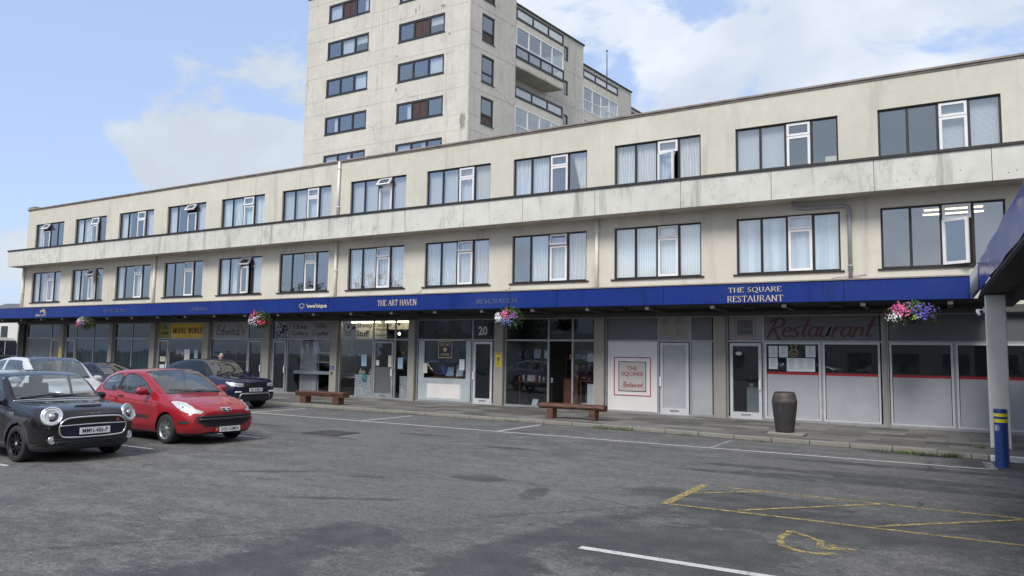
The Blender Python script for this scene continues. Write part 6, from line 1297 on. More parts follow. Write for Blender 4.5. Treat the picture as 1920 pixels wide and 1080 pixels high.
def interior(T_, x_dash, x_rear, w_, z0, dash_z, rhd=True):
    a = MB(); a.box(x_rear, x_dash + .35, -w_, w_, z0, z0 + .05); a.box(x_dash, x_dash + .5, -w_, w_, z0, dash_z - .03); bevel(a.build('dashboard', 'seat', T_), .05, 3)
    for s in (-1, 1):
        a = MB(); sx = x_dash - .75; a.box(sx - .25, sx + .25, s * .36 - .23, s * .36 + .23, z0 + .1, z0 + .35); a.obox((sx - .32, s * .36, z0 + .62), (.07, 0, 0), (0, .22, 0), (-.08, 0, .32)); a.box(sx - .46, sx - .36, s * .36 - .12, s * .36 + .12, z0 + .93, z0 + 1.10); bevel(a.build('front_seat', 'seat', T_), .04, 3)
    a = MB(); a.box(x_rear + .25, x_rear + .75, -w_ + .1, w_ - .1, z0 + .05, z0 + .38); a.obox((x_rear + .22, 0, z0 + .6), (.07, 0, 0), (0, w_ - .1, 0), (-.05, 0, .25)); bevel(a.build('rear_seat', 'seat', T_), .04, 3)
    a = MB(); c = Vector((x_dash - .18, -.36, dash_z - .02)); pts = [c + Vector((.10 * math.sin(k / 20 * 6.283), .18 * math.cos(k / 20 * 6.283), .16 * math.sin(k / 20 * 6.283))) for k in range(21)]; a.tube(pts, .014, 6, cap=False); a.tube([c + Vector((0, -.17, 0)), c + Vector((0, .17, 0))], .02, 6); a.build('steering_wheel', 'black', T_)
def plate(T_, x, y, z, w_, h, txt, tilt=0, lefty=None):
    a = MB(); a.box(-.006, .006, -w_ / 2, w_ / 2, -h / 2, h / 2); p = a.build('number_plate', 'plate_white', T_); p.location = (x, y, z); p.rotation_euler = (0, tilt, 0)
    letter('lettering', font_mesh(txt, .006), 'ink', p, -w_ * .42 if not lefty else -w_ * .40, w_ * .42, -h * .35, h * .35, .006, .002, '+x'); return p
def mirror(T_, x, y, z, s, mat, base='trim', sc=1.):
    a = MB(); n = 16
    prof = [(-.09, .02), (-.085, .055), (-.04, .085), (.02, .085), (.055, .06), (.07, .02)]
    a.lathe([(0.0, -.10), (.05, -.095), (.078, -.06), (.085, 0), (.075, .05), (.045, .085), (0, .095)], (0, 0, 0), 'y', 20); o = a.build('wing_mirror', mat, T_); o.location = (x, y + s * .10, z); o.scale = (.72 * sc, 1.05 * sc, .85 * sc)
    a = MB(); a.tube([(x + .02, y - s * .03, z - .07), (x + .01, y + s * .05, z - .045), (x, y + s * .08, z - .02)], .02, 8, radii=[.03, .022, .02]); a.build('mirror_arm', base, T_)
    a = MB(); a.lathe([(0, 0), (.062, 0), (.068, -.006)], (0, 0, 0), 'x', 18); g_ = a.build('mirror_glass', 'chrome', T_); g_.location = (x - .055 * sc, y + s * .10, z); g_.scale = (1, 1.15 * sc, .85 * sc)
def arch_liner(T_, x, r, w_in, w_out, z):
    for s in (-1, 1):
        a = MB(); n = 20; pts = [(x + r * math.cos(k / n * 3.5 - .18), z + r * math.sin(k / n * 3.5 - .18)) for k in range(n + 1)]
        for k in range(n): p, q = pts[k], pts[k + 1]; a.poly([(p[0], s * w_in, p[1]), (q[0], s * w_in, q[1]), (q[0], s * w_out, q[1]), (p[0], s * w_out, p[1])], 0, True)
        a.poly([(p[0], s * w_in, p[1]) for p in pts]); a.build('wheel_arch', 'black', T_)
def wiper(T_, bvh, a, b):
    pts = []
    for i in range(9):
        t = i / 8; h, n_ = hit(bvh, (a[0] + (b[0] - a[0]) * t, a[1] + (b[1] - a[1]) * t, 3), (0, 0, -1)); 
        if h: pts.append(h + Vector((.008, 0, .014)))
    m_ = MB(); m_.tube(pts, .009, 6, radii=[.014] + [.009] * 7 + [.006]); m_.build('wiper', 'black', T_)
# ---- small black hatchback with round lamps
S_mini = [sec(-.00, .30, .40, (.53, .34), (.585, .50), (.57, .66), (.50, .76), (.43, .80), (.36, .815), .83),
 sec(-.06, .24, .50, (.67, .31), (.72, .49), (.70, .68), (.62, .81), (.52, .86), (.42, .875), .885),
 sec(-.18, .20, .58, (.765, .31), (.80, .51), (.785, .73), (.71, .865), (.60, .90), (.48, .912), .925),
 sec(-.40, .18, .68, (.835, .31), (.858, .54), (.84, .79), (.765, .91), (.65, .942), (.52, .955), .965),
 sec(-.80, .18, .70, (.855, .30), (.872, .58), (.845, .82), (.79, .93), (.70, .962), (.56, .975), .985),
 sec(-1.18, .18, .70, (.86, .29), (.872, .6), (.852, .86), (.812, .95), (.775, .985), (.725, .998), 1.01),
 sec(-1.24, .18, .70, (.86, .29), (.872, .6), (.854, .865), (.816, .955), (.775, 1.01), (.722, 1.045), 1.062),
 sec(-1.60, .18, .70, (.86, .29), (.872, .6), (.857, .88), (.822, .965), (.768, 1.19), (.685, 1.325), 1.372),
 sec(-1.72, .18, .70, (.86, .29), (.872, .6), (.858, .885), (.824, .968), (.765, 1.21), (.672, 1.385), 1.438),
 sec(-2.0, .18, .70, (.86, .29), (.872, .6), (.86, .89), (.826, .97), (.765, 1.22), (.672, 1.435), 1.492),
 sec(-2.8, .18, .70, (.86, .29), (.874, .6), (.864, .90), (.826, .98), (.765, 1.22), (.665, 1.445), 1.505),
 sec(-3.40, .20, .68, (.85, .30), (.868, .6), (.85, .90), (.80, .98), (.73, 1.19), (.62, 1.38), 1.43),
 sec(-3.66, .24, .64, (.80, .32), (.83, .6), (.81, .88), (.75, .96), (.68, 1.02), (.56, 1.06), 1.08),
 sec(-3.82, .32, .55, (.68, .38), (.72, .6), (.70, .80), (.64, .88), (.58, .92), (.5, .95), .96)]
def inarch(x, z, cx, r, cz=.31): return math.hypot(x - cx, z - cz) < r
gr_o = smoothpoly([(.0, .69), (.36, .675), (.475, .61), (.50, .50), (.43, .435), (0, .425)], 0)
def mini_cls(x, y, z, k):
    for cx in (-.80, -3.295):
        if y > .55 and inarch(x, z, cx, .345): return -1
        if y > .68 and inarch(x, z, cx, .415) and z < .75: return 1
    if z < .30 and k > .6: return 1
    if k < 1: return 1
    if 5.12 < k < 6.93 and -3.33 < x < -1.42 and not (-2.36 < x < -2.26):
        if x > -1.74 and z > 1.385 - (x + 1.74) * .88 - .045: return 2
        return 4
    if 5.0 < k < 7.02 and -3.4 < x < -1.30: return 2
    if k > 7.06 and -1.69 < x < -1.225 and k < 20: return 3
    if 7 <= k < 20 and -3.63 < x < -3.43: return 3
    if x > -.45 and k != 21:
        if y < .60 and .42 < z < .78:
            ex = (y / .50); 
            if inpoly((y, z), [(0, .765), (.36, .755), (.50, .71), (.575, .60), (.575, .52), (.51, .45), (.42, .43), (0, .425)]): return 5
        if .24 < z < .37 and y < .34: return 5
        if .25 < z < .38 and .37 < y < .53: return 5
    return 0
MINI, bv, _ = make_car('hatchback_car', (-12.82, 7.63, 0), R(-1.5), 'black small hatchback with round headlights and a chrome ringed grille, nearest the camera', 'car', S_mini, mini_cls,
    [('body', 'paint_black'), ('cladding', 'cladding_grey'), ('pillar_trim', 'black_gloss'), ('windscreen', 'glass_car'), ('side_window', 'glass_car'), ('grille', 'black')])
for x in (-.80, -3.295):
    arch_liner(MINI, x, .34, .5, .86, .31)
    for s in (-1, 1): wheel(MINI, x, s * .765, .308, .20, s, 10, 'rim_black', 's', .72)
interior(MINI, -1.65, -3.3, .66, .30, 1.0)
# grille surround in chrome, bars, badge
def gy(y, z): h, n_ = hit(bv, (1.5, y, z), (-1, 0, 0)); return h
ringp = smoothpoly([(-.38, .768), (.38, .768), (.52, .72), (.585, .60), (.55, .46), (.44, .425), (-.44, .425), (-.55, .46), (-.585, .60), (-.52, .72)], 2)
m_ = MB(); pts = [gy(*p) + Vector((.006, 0, 0)) for p in ringp + [ringp[0]]]; m_.tube(pts, .016, 8, cap=False); m_.build('grille_surround', 'chrome', MINI)
m_ = MB(); m_.tube([gy(y, .63 + .012 * math.cos(y * 3)) + Vector((.012, 0, 0)) for y in [-.56 + 1.12 * i / 24 for i in range(25)]], .010, 8); m_.build('chrome_bar', 'chrome', MINI)
m_ = MB()
for r_i in range(4):
    z0 = .66 + r_i * .022
    for i in range(24):
        y = -.46 + i * .04 + (.02 if r_i % 2 else 0)
        if abs(y) < .50 - .03 * r_i: p = gy(y, z0) + Vector((.004, 0, 0)); m_.tube([p + Vector((0, -.018, -.008)), p + Vector((0, 0, .006)), p + Vector((0, .018, -.008))], .0035, 4)
for z0 in (.27, .295, .32, .345):
    m_.tube([gy(y, z0) + Vector((.003, 0, 0)) for y in (-.32, -.16, 0, .16, .32)], .004, 4)
m_.build('mesh_grille', 'trim', MINI)
m_ = MB(); 
for i in range(20):
    y0, y1 = -.50 + i * .05, -.50 + (i + 1) * .05
    q = [gy(y0, .47), gy(y1, .47), gy(y1, .618), gy(y0, .618)]; m_.poly([p + Vector((.004, 0, 0)) for p in q], 0, True)
m_.build('bumper_panel', 'paint_navy', MINI)
plate(MINI, .058, 0.0, .53, .52, .112, 'MMN-486-P', R(-2))
bdg = gy(0, .815); m_ = MB(); bx_, bz = bdg.x + .012, .815
m_.poly([(bx_, .03 * math.cos(k / 16 * 6.283), bz + .022 * math.sin(k / 16 * 6.283)) for k in range(16)]); 
for s in (-1, 1): m_.poly([(bx_ + .001, s * .025, bz - .012), (bx_ + .001, s * .10, bz + .016), (bx_ + .001, s * .085, bz + .004), (bx_ + .001, s * .095, bz + .0), (bx_ + .001, s * .06, bz - .010)][::s])
for s in (-1, 1): m_.poly([(bx_ + .0005, s * .02, bz - .014), (bx_ + .0005, s * .11, bz + .020), (bx_ + .0005, s * .02, bz + .016)])
m_.build('badge', 'chrome', MINI); m_ = MB(); m_.poly([(bx_ + .002, .018 * math.cos(k / 16 * 6.283), bz + .012 * math.sin(k / 16 * 6.283)) for k in range(16)]); m_.build('badge_centre', 'black', MINI)
p_ = gy(-.0, .64); letter('letter', pen('S', G, .2, .1, False), 'coral', MINI, .375, .43, .665, .715, gy(.40, .69).x + .014, .004, '+x')
# bonnet scoop
def top_(x, y, dz=.0): h, n_ = hit(bv, (x, y, 3), (0, 0, -1)); return h + Vector((0, 0, dz))
m_ = MB(); m_.poly([top_(-.20, y, .006) for y in (-.20, -.1, 0, .1, .20)] + [top_(-.145, y, .004) for y in (.17, .08, 0, -.08, -.17)]); m_.build('bonnet_scoop', 'black', MINI)
m_ = MB(); m_.tube([top_(-.16 - .05 * (abs(y) > .18), y, .008) for y in (-.23, -.19, -.1, 0, .1, .19, .23)], .006, 6); m_.tube([top_(-.215, y, .012) for y in (-.23, -.12, 0, .12, .23)], .010, 6); m_.build('scoop_lip', 'paint_black', MINI)
def lamp_round(T_, bv_, y, z, r, face, body='lamp_body'):
    h, n_ = hit(bv_, (1.5, y, z), (-1, 0, 0)); n_ = n_ if n_.x > 0 else -n_; n_ = (n_ + Vector(face)).normalized(); q = Vector((0, 0, 1)).rotation_difference(n_)
    for nm, prof, mt, n in (('headlight', [(0, -.01), (r * .55, -.005), (r * .80, .008)], body, 32), ('lamp_ring', [(r * .78, .006), (r * .84, .018), (r * .98, .016), (r * 1.03, .0), (r * 1.03, -.04)], 'chrome', 40), ('daylight_ring', [(r * .62, .004), (r * .66, .012), (r * .74, .012), (r * .78, .006)], 'plate_white', 36)):
        a = MB(); a.lathe(prof, n=n); o = a.build(nm, mt, T_); o.rotation_mode = 'QUATERNION'; o.rotation_quaternion = q; o.location = h
    a = MB(); a.lathe([(0, .03), (r * .22, .026), (r * .3, .012), (r * .32, 0)], n=20); o = a.build('projector', 'chrome', T_); o.rotation_mode = 'QUATERNION'; o.rotation_quaternion = q; o.location = h
    a = MB(); a.lathe([(0, .045), (r * .4, .040), (r * .7, .028), (r * .86, .014)], n=32); o = a.build('lens', 'glass_lamp', T_); o.rotation_mode = 'QUATERNION'; o.rotation_quaternion = q; o.location = h
for s in (-1, 1):
    lamp_round(MINI, bv, s * .665, .795, .162, (.6, s * .05, .10))
    h, n_ = hit(bv, (1.5, s * .66, .40), (-1, 0, 0)); a = MB(); a.lathe([(0, .012), (.04, .010), (.05, .004)], (0, 0, 0), 'x', 24); o = a.build('fog_lamp', 'lamp_body', MINI); o.location = h; a = MB(); a.lathe([(.05, .004), (.055, .014), (.064, .012), (.066, 0)], (0, 0, 0), 'x', 24); o = a.build('fog_ring', 'chrome', MINI); o.location = h
    mirror(MINI, -1.52, s * .85, 1.03, s, 'black_gloss')
    a = MB(); hh, _n = hit(bv, (-2.05, s * 2, .88), (0, -s, 0)); a.tube([hh + Vector((-.08, s * .02, 0)), hh + Vector((.08, s * .02, 0))], .012, 8); a.build('door_handle', 'chrome', MINI)
    h2_, _n = hit(bv, (-1.0, s * 2, .80), (0, -s, 0)); a = MB(); a.box(-.09, .07, -.006, .006, -.028, .028); o = bevel(a.build('side_vent', 'chrome', MINI), .01); o.location = h2_ + Vector((0, s * .004, 0))
    ax = '-s' if s < 0 else '+s'
    seam(MINI, bv, [(-1.22, .93), (-1.24, .6), (-1.2, .35)], ax); seam(MINI, bv, [(-2.30, .93), (-2.34, .6), (-2.28, .35)], ax); seam(MINI, bv, [(-1.06, .95), (-.9, .80), (-.45, .765), (-.2, .70)], ax)
seam(MINI, bv, [(-.60, .60), (-.40, .59), (0, .59)][:0] or [(-.46, .615), (-.44, .60)], 'f')
seam(MINI, bv, [(-1.185, y) for y in (-.76, -.35, 0, .35, .76)], 't-', 'chrome_strip', 'chrome', .010, off=.006)
seam(MINI, bv, [(y, .625 - .02) for y in (.52, .60, .70)], 'f'); seam(MINI, bv, [(-y, .625 - .02) for y in (.52, .60, .70)], 'f')
seam(MINI, bv, [(y, .405) for y in [-.74 + .0925 * i for i in range(17)]], 'f', 'bumper_crease', 'trim', .007)
seam(MINI, bv, [(-.36, .265), (.36, .265), (.36, .37), (-.36, .37), (-.36, .265)], 'f', 'intake_rim', 'trim', .009)
for s_2 in (-1, 1): seam(MINI, bv, [(s_2 * .40, .27), (s_2 * .58, .28), (s_2 * .59, .36), (s_2 * .41, .37), (s_2 * .40, .27)], 'f', 'duct_rim', 'trim', .012)
seam(MINI, bv, [(y, .615 - .02) for y in (.60, .68, .76)], 'f')
wiper(MINI, bv, (-1.22, -.1), (-1.27, .60)); wiper(MINI, bv, (-1.22, -.65), (-1.27, .05))
# ---- red three door hatchback
S_red = [sec(-.00, .26, .42, (.50, .30), (.545, .42), (.53, .56), (.47, .65), (.40, .69), (.32, .705), .715),
 sec(-.06, .22, .52, (.65, .29), (.70, .43), (.67, .58), (.58, .69), (.49, .73), (.38, .75), .765),
 sec(-.16, .20, .60, (.75, .29), (.785, .45), (.75, .61), (.66, .73), (.56, .77), (.44, .79), .805),
 sec(-.36, .18, .66, (.81, .30), (.835, .50), (.805, .67), (.74, .79), (.65, .835), (.53, .855), .872),
 sec(-.60, .18, .68, (.835, .30), (.852, .54), (.835, .735), (.775, .85), (.68, .895), (.55, .915), .93),
 sec(-.88, .18, .68, (.84, .30), (.860, .56), (.845, .78), (.79, .885), (.70, .93), (.56, .952), .965),
 sec(-1.08, .18, .68, (.84, .30), (.862, .57), (.850, .81), (.80, .925), (.755, .972), (.70, .995), 1.012),
 sec(-1.14, .18, .68, (.84, .30), (.862, .57), (.852, .815), (.802, .93), (.76, .99), (.70, 1.03), 1.05),
 sec(-1.85, .18, .68, (.84, .30), (.864, .57), (.858, .84), (.81, .955), (.755, 1.20), (.665, 1.385), 1.44),
 sec(-1.98, .18, .68, (.84, .30), (.864, .57), (.858, .845), (.812, .96), (.755, 1.22), (.655, 1.43), 1.486),
 sec(-2.30, .18, .68, (.84, .30), (.866, .57), (.86, .86), (.814, .975), (.755, 1.23), (.65, 1.455), 1.515),
 sec(-2.9, .18, .68, (.84, .30), (.868, .57), (.862, .88), (.812, 1.0), (.75, 1.23), (.63, 1.44), 1.495),
 sec(-3.50, .20, .66, (.83, .32), (.858, .58), (.845, .88), (.785, 1.02), (.70, 1.18), (.55, 1.35), 1.397),
 sec(-3.80, .24, .62, (.80, .34), (.825, .6), (.805, .86), (.735, .98), (.66, 1.07), (.52, 1.14), 1.17),
 sec(-4.00, .30, .54, (.70, .38), (.72, .6), (.70, .78), (.62, .88), (.55, .92), (.45, .95), .96)]
front_w = smoothpoly([(-1.42, 1.00), (-1.62, 1.15), (-1.92, 1.325), (-2.25, 1.395), (-2.52, 1.395), (-2.60, 1.33), (-2.66, 1.01), (-2.2, .985), (-1.7, .97)], 2)
rear_w = smoothpoly([(-2.70, 1.39), (-2.95, 1.385), (-3.22, 1.32), (-3.42, 1.20), (-3.46, 1.10), (-3.32, 1.03), (-3.0, 1.01), (-2.74, 1.03), (-2.70, 1.2)], 3)
lamp_f = [(.83, .705), (.80, .80), (.72, .75), (.62, .69), (.52, .645), (.40, .612), (.44, .60), (.60, .615), (.72, .63), (.80, .66)]
def red_cls(x, y, z, k):
    for cx in (-.80, -3.34):
        if y > .55 and inarch(x, z, cx, .345): return -1
    if k < 1: return 1
    if k > 4.4 and k < 20 and y > .45:
        if inpoly((x, z), front_w) or inpoly((x, z), rear_w): return 4
        if -2.72 < x < -2.55 and 1.03 < z < 1.35 and k < 7: return 2
    if 7.06 < k < 20 and -1.93 < x < -1.125: return 3
    if 7.0 < k < 20 and -1.99 < x < -1.05: return 2
    if 6.6 < k < 20 and -3.78 < x < -3.54: return 3
    if x > -.75 and k != 21 and k > 1:
        if inpoly((y, z), [(0, .605), (.48, .605), (.665, .575), (.64, .47), (.50, .385), (.34, .355), (0, .345)]): return 5
        if z < .245 and x > -.5: return 1
        if .60 < z < .91 and y > .50 + max(0, -x - .05) * .42 and x < -.02:
            if inpoly((x, z), [(-.02, .645), (-.12, .648), (-.30, .68), (-.50, .765), (-.74, .872), (-.68, .90), (-.45, .868), (-.24, .79), (-.10, .72), (-.02, .685)]): return 6
    if z < .22: return 1
    return 0
RED, bv, _ = make_car('hatchback_car', (-13.13, 10.62, 0), R(-3), 'red three door hatchback with a black grille and silver alloy wheels', 'car', S_red, red_cls,
    [('body', 'paint_red'), ('underbody', 'trim'), ('window_trim', 'trim'), ('windscreen', 'glass_car'), ('side_window', 'glass_car'), ('grille', 'trim'), ('headlight', 'lamp_body')])
for x in (-.80, -3.34):
    arch_liner(RED, x, .345, .5, .85, .31)
    for s in (-1, 1): wheel(RED, x, s * .755, .302, .19, s, 8, 'rim_silver', 'v', .68)
interior(RED, -1.62, -3.4, .66, .30, 1.02)
m_ = MB()
for z0, rr2 in ((.575, .014), (.515, .040), (.445, .012), (.405, .012)):
    yl_ = .60 if z0 > .48 else .50; m_.tube([gy_ for gy_ in [hit(bv, (1.5, y, z0), (-1, 0, 0))[0] + Vector((.006, 0, 0)) for y in [-yl_ + 2 * yl_ * i / 16 for i in range(17)]]], rr2, 8)
m_.build('grille_bar', 'black', RED)
pl_ = plate(RED, .048, .09, .305, .50, .105, '500-GMN', R(-4)); a = MB(); a.box(-.002, .008, -.36, -.265, -.05, .05); o = a.build('crest_tab', 'red_vinyl', pl_); a = MB(); ribbon(a, [(0, 0), (.01, 0)], .01, 0); a.box(.0085, .010, -.325, -.30, -.02, .03); a.box(.0085, .010, -.335, -.29, .0, .012); a.build('crest', 'gold', pl_)
gy = lambda y, z: hit(bv, (1.5, y, z), (-1, 0, 0))[0]
def onf(pts, dx, bv_=None): return [gy(*p) + Vector((dx, 0, 0)) for p in pts]
bs = [(-.105, .665), (.105, .665), (.085, .625), (.0, .595), (-.085, .625)]
a = MB(); q = [hit(bv, (1.5, y, z - .0), (-1, 0, 0))[0] for y, z in [(p[0], p[1] - .0) for p in bs]]
bc = gy(0, .70)
def badge(par, pts, xo, mat, nm, tilt=.62): a = MB(); a.poly([(bc.x + xo - (z - .63) * tilt * 1.4, y, z) for y, z in pts]); return a.build(nm, mat, par)
def sc_(pts): return [(p[0] * 1.2, .700 + (p[1] - .635) * 1.2) for p in pts]
def badge(par, pts, xo, mat, nm):
    a = MB(); a.poly([(gy(0, min(.75, z)).x + xo, y, z) for y, z in pts]); return a.build(nm, mat, par)
badge(RED, sc_([(-.10, .675), (.10, .675), (.085, .625), (.04, .598), (-.04, .598), (-.085, .625)]), .012, 'chrome', 'badge'); badge(RED, sc_([(-.082, .666), (.082, .666), (.07, .63), (.032, .607), (-.032, .607), (-.07, .63)]), .016, 'black', 'badge_field')
lion = [(-.035, .612), (-.01, .62), (-.02, .632), (-.045, .64), (-.02, .648), (-.035, .658), (-.005, .66), (.02, .664), (.03, .655), (.015, .65), (.04, .642), (.02, .636), (.03, .622), (.01, .63), (-.005, .618)]
badge(RED, sc_(lion), .020, 'chrome', 'emblem')
for s in (-1, 1):
    ax = '-s' if s < 0 else '+s'
    mirror(RED, -1.50, s * .86, 1.06, s, 'paint_red', sc=1.25)
    a = MB()
    for i in range(12):
        x0, x1 = -.36 + i * .022 - .02, -.36 + (i + 1) * .022 - .02; q = []
        for (x, z) in ((x0, .44 + .004 * i * 0), (x1, .44), (x1, .50), (x0, .50)): h, n_ = hit(bv, (x, s * 2, z), (0, -s, 0)); q.append(h + Vector((0, s * .012, 0)))
        a.poly(q, 0, True)
    a.build('bumper_strip', 'trim', RED)
    a = MB()
    for i in range(40):
        x0, x1 = -1.42 - i * .0275, -1.42 - (i + 1) * .0275; q = []
        for (x, z) in ((x0, .50), (x1, .50), (x1, .555), (x0, .555)): h, n_ = hit(bv, (x, s * 2, z), (0, -s, 0)); q.append(h + Vector((0, s * .014, 0)))
        a.poly(q, 0, True)
    a.build('side_moulding', 'trim', RED)
    hh, _n = hit(bv, (-2.50, s * 2, .92), (0, -s, 0)); a = MB(); a.tube([hh + Vector((-.09, s * .022, 0)), hh + Vector((.08, s * .022, 0))], .014, 8); a.build('door_handle', 'black', RED)
    seam(RED, bv, [(-1.36, .96), (-1.33, .75), (-1.35, .5), (-1.45, .30)], ax); seam(RED, bv, [(-2.70, .98), (-2.73, .75), (-2.66, .5), (-2.60, .33)], ax); seam(RED, bv, [(-1.5, .30), (-2.6, .33)], ax)
    seam(RED, bv, [(-1.10, .965), (-.80, .865), (-.55, .79)], ax); seam(RED, bv, [(-1.12, 1.0), (-1.5, 1.20), (-1.9, 1.38), (-2.3, 1.41), (-2.9, 1.385), (-3.4, 1.28)], ax, 'roof_seam', 'trim', .006)
    seam(RED, bv, smoothpoly(front_w, 0) + [front_w[0]], ax, 'window_seal', 'black', .008); seam(RED, bv, rear_w + [rear_w[0]], ax, 'window_seal', 'black', .008); seam(RED, bv, [(-1.75, .985), (-1.79, 1.2)], ax, 'window_divider', 'black', .012)
    for i in range(3):
        x = -.22 - .14 * i; z = .705 + .062 * i; h, n_ = hit(bv, (x, s * 2, z), (0, -s, 0))
        if h: m_ = MB(); m_.lathe([(0, s * .006), (.016 + .006 * i, s * .005), (.022 + .006 * i, -s * .004)], h, 'y', 14); m_.build('lamp_reflector', 'grey_pvc' if i == 1 else 'pale_ink', RED)
seam(RED, bv, [(-.13 - .1 * y * y, y) for y in (-.60, -.4, -.2, 0, .2, .4, .60)], 't-'); 
wiper(RED, bv, (-1.10, .15), (-1.20, -.55)); wiper(RED, bv, (-1.10, .60), (-1.16, .05))
# ---- dark blue off-road car
S_suv = [sec(-.00, .42, .50, (.66, .46), (.69, .62), (.67, .78), (.62, .86), (.56, .90), (.48, .92), .93),
 sec(-.06, .30, .60, (.80, .38), (.83, .60), (.80, .80), (.74, .90), (.66, .94), (.54, .955), .965),
 sec(-.25, .26, .70, (.90, .36), (.92, .60), (.89, .82), (.83, .94), (.73, .985), (.58, 1.0), 1.01),
 sec(-.85, .26, .74, (.935, .38), (.95, .65), (.93, .90), (.87, 1.0), (.77, 1.04), (.6, 1.055), 1.065),
 sec(-1.22, .26, .74, (.935, .38), (.95, .65), (.935, .95), (.88, 1.045), (.80, 1.08), (.69, 1.10), 1.115),
 sec(-1.28, .26, .74, (.935, .38), (.95, .65), (.935, .955), (.882, 1.05), (.80, 1.10), (.695, 1.135), 1.15),
 sec(-1.85, .26, .74, (.935, .38), (.95, .65), (.94, .985), (.885, 1.08), (.79, 1.32), (.665, 1.53), 1.57),
 sec(-2.1, .26, .74, (.935, .38), (.95, .65), (.94, .995), (.885, 1.09), (.785, 1.34), (.655, 1.59), 1.64),
 sec(-2.6, .26, .74, (.935, .38), (.95, .65), (.94, 1.02), (.885, 1.12), (.785, 1.35), (.65, 1.60), 1.65),
 sec(-3.6, .28, .72, (.925, .40), (.94, .68), (.925, 1.07), (.86, 1.18), (.76, 1.34), (.62, 1.49), 1.53),
 sec(-4.1, .34, .68, (.88, .44), (.90, .7), (.88, 1.05), (.80, 1.15), (.70, 1.25), (.56, 1.34), 1.37),
 sec(-4.37, .44, .6, (.78, .5), (.80, .7), (.78, .92), (.72, 1.0), (.64, 1.04), (.54, 1.07), 1.08)]
def suv_cls(x, y, z, k):
    for cx in (-.86, -3.52):
        if y > .6 and inarch(x, z, cx, .42, .38): return -1
        if y > .75 and inarch(x, z, cx, .465, .38): return 1
    if k < 1 or (z < .42 and k < 20 and x < -.5): return 1
    if 5.1 < k < 6.9 and -4.05 < x < -1.45 and not (-2.75 < x < -2.68) and not (-3.60 < x < -3.5):
        if x > -1.95 and z > 1.12 + (-1.45 - x) * .85: return 2
        return 4
    if 7.0 < k < 20 and -1.88 < x < -1.27: return 3
    if 4.9 < k < 7.0 and -4.1 < x < -1.3: return 2
    if k >= 7 and -4.2 < x < -1.9 and k < 20: return 7
    if 6 < k < 20 and x <= -4.12: return 3
    if x > -.7 and k != 21:
        if .74 < z < .875 and y < .46: return 5
        if .74 < z < .93 and y >= .48 and inpoly((x, z), [(.1, .76), (.1, .86), (-.15, .90), (-.45, .93), (-.25, .84), (-.1, .77)]): return 6
        if .44 < z < .54 and y < .50: return 5
        if z < .40: return 1
    return 0
SUV, bv, _ = make_car('suv_car', (-20.05, 17.36, 0), R(-2), 'dark blue off-road car parked along the kerb behind the red car', 'car', S_suv, suv_cls,
    [('body', 'paint_navy'), ('cladding', 'trim'), ('window_trim', 'black_gloss'), ('windscreen', 'glass_car'), ('side_window', 'glass_dark'), ('grille', 'black'), ('headlight', 'lamp_body'), ('roof', 'paint_darkroof')], (.02, 7))
for x in (-.86, -3.52):
    arch_liner(SUV, x, .42, .55, .93, .38)
    for s in (-1, 1): wheel(SUV, x, s * .82, .37, .23, s, 5, 'rim_silver', 'v')
interior(SUV, -1.75, -3.7, .72, .42, 1.12)
gy = lambda y, z: hit(bv, (1.5, y, z), (-1, 0, 0))[0]
plate(SUV, .052, 0, .655, .52, .115, 'B6 EMN')
letter('bonnet_lettering', font_mesh('RANGE ROVER', .03), 'chrome', SUV, -.42, .42, .895, .925, gy(0, .90).x + .035, .004, '+x')
m_ = MB(); pts = [(.62, .30), (.58, .50), (.52, .53), (-.52, .53), (-.58, .50), (-.62, .30)]; m_.tube([gy(*p) + Vector((.02, 0, 0)) for p in pts], .028, 8); m_.build('bumper_trim', 'rim_silver', SUV)
for s in (-1, 1):
    m_ = MB(); p = gy(s * .66, .60); m_.box(p.x - .03, p.x + .03, s * .66 - .11, s * .66 + .11, .57, .62); bevel(m_.build('fog_lamp', 'plate_white', SUV), .01); mirror(SUV, -1.62, s * .92, 1.15, s, 'black_gloss', sc=1.2)
    ax = '-s' if s < 0 else '+s'; seam(SUV, bv, [(-1.5, 1.02), (-1.5, .5)], ax); seam(SUV, bv, [(-2.71, 1.1), (-2.75, .5)], ax); seam(SUV, bv, [(-1.2, 1.03), (-.6, .94), (-.3, .90)], ax)
    m_ = MB()
    for j in range(3): h = gy(s * (.55 + j * .08), .81 + .015 * j); m_.lathe([(0, .012), (.028, .008), (.036, 0)], h, 'x', 14)
    m_.build('lamp_reflector', 'chrome', SUV)
a = MB(); a.box(.45, .56, 0, .01, 0, .05)
wiper(SUV, bv, (-1.24, 0), (-1.34, .6)); wiper(SUV, bv, (-1.24, -.6), (-1.34, .0))
m_ = MB()
for z0 in (.77, .80, .83, .86): m_.tube([gy(y, z0) + Vector((.006, 0, 0)) for y in (-.44, -.22, 0, .22, .44)], .006, 5)
m_.build('mesh_grille', 'trim', SUV)
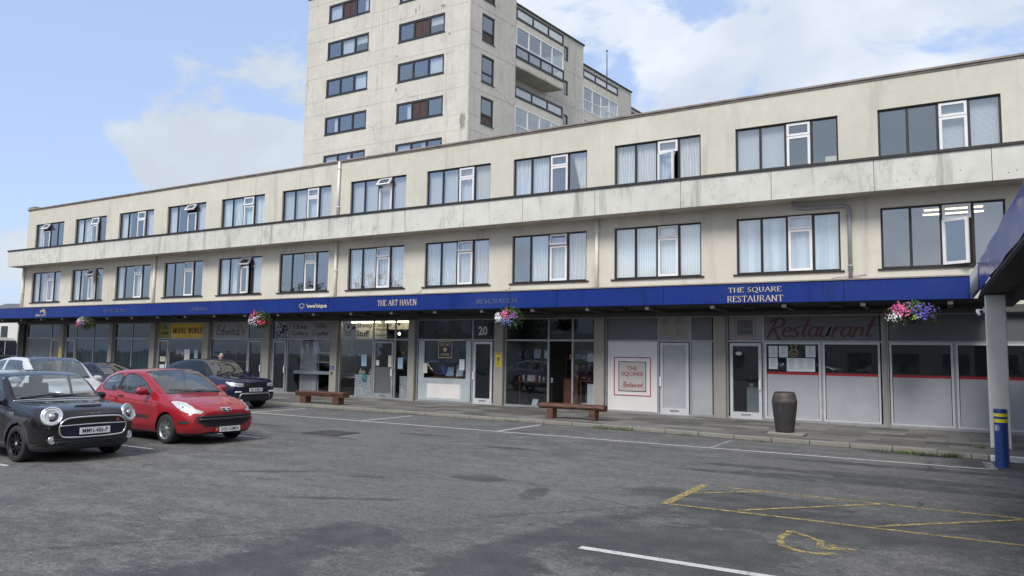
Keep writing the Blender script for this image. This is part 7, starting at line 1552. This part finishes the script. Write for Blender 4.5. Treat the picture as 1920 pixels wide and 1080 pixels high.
# ---- white crossover with a dark glass roof
S_wh = [(x, [(y * (.94 if j < 9 else 1), z + (.03 if j > 3 else 0)) for j, (y, z) in enumerate(P)]) for x, P in S_suv]
S_wh = [(x, [(y, z * 1.02) for y, z in P]) for x, P in S_wh]
def wh_cls(x, y, z, k):
    for cx in (-.86, -3.52):
        if y > .6 and inarch(x, z, cx, .42, .38): return -1
        if y > .75 and inarch(x, z, cx, .465, .38): return 1
    if k < 1: return 1
    if 5.15 < k < 6.75 and -4.0 < x < -1.55 and not (-2.78 < x < -2.68) and not (-3.62 < x < -3.5):
        if x > -2.0 and z > 1.20 + (-1.50 - x) * .80: return 0
        return 4
    if 7.12 < k < 20 and -1.86 < x < -1.27: return 3
    if 7.3 < k < 20 and -4.0 < x < -1.86: return 7
    if 6 < k < 20 and x <= -4.12: return 3
    if x > -.7 and k != 21:
        if .74 < z < .875 and y < .40: return 5
        if .78 < z < .95 and y >= .46 and x > -.5: return 6
        if .44 < z < .54 and y < .50: return 5
    return 0
WHT, bv, _ = make_car('crossover_car', (-17.15, 10.15, 0), R(-2), 'white crossover with a dark glass roof standing behind the black hatchback', 'car', S_wh, wh_cls,
    [('body', 'paint_white'), ('cladding', 'trim'), ('window_trim', 'black_gloss'), ('windscreen', 'glass_mid'), ('side_window', 'glass_car'), ('grille', 'black'), ('headlight', 'lamp_body'), ('glass_roof', 'paint_darkroof')], (.026, 6))
for x in (-.86, -3.52):
    arch_liner(WHT, x, .42, .55, .88, .38)
    for s in (-1, 1): wheel(WHT, x, s * .78, .36, .22, s, 5, 'rim_silver', 'v')
interior(WHT, -1.75, -3.7, .68, .42, 1.12)
for s in (-1, 1): mirror(WHT, -1.62, s * .87, 1.17, s, 'paint_white', sc=1.2)
wiper(WHT, bv, (-1.24, 0), (-1.34, .6)); plate(WHT, .05, 0, .655, .52, .115, 'LMN-217')
# ---- low black saloon farther along the kerb
def blk_cls(x, y, z, k):
    for cx in (-.80, -3.34):
        if y > .55 and inarch(x, z, cx, .345): return -1
    if k < 1: return 1
    if k > 4.4 and k < 20 and y > .45 and (inpoly((x, z), front_w) or inpoly((x, z), rear_w)): return 4
    if 7.06 < k < 20 and -1.93 < x < -1.125: return 3
    if 6.6 < k < 20 and -3.78 < x < -3.5: return 3
    if x > -.6 and k != 21 and .34 < z < .52 and y < .5: return 5
    if x > -.6 and k != 21 and .60 < z < .75 and y > .45: return 6
    return 0
BLK, bv, _ = make_car('saloon_car', (-26.6, 17.5, 0), R(0), 'low black car mostly hidden between the white crossover and the red hatchback', 'car', [(x, [(y, z * .93) for y, z in P]) for x, P in S_red], blk_cls,
    [('body', 'paint_black'), ('underbody', 'trim'), ('window_trim', 'trim'), ('windscreen', 'glass_car'), ('side_window', 'glass_dark'), ('grille', 'trim'), ('headlight', 'lamp_body')], (.03, 6))
for x in (-.80, -3.34):
    for s in (-1, 1): wheel(BLK, x, s * .755, .302, .19, s, 5, 'rim_silver', 'v')
interior(BLK, -1.62, -3.4, .66, .30, 1.02)
# cars across the square, only mirrored in the shop glass
for (src, x, y, rz, lab) in ((WHT, -9.5, -3.6, 200, 'white crossover behind the camera, mirrored in the glass of the open shop'), (SUV, -22, -4.5, 185, 'dark off-road car behind the camera, mirrored in the left shop windows'), (WHT, -15.5, -3.9, 8, 'second white crossover behind the camera, mirrored in the sheep shop window')):
    c = copy_tree(src); c.location = (x, y, 0); c.rotation_euler = (0, 0, R(rz)); c['label'] = lab
for img in (): pass
scene.cycles.max_bounces = 8; scene.cycles.transparent_max_bounces = 16
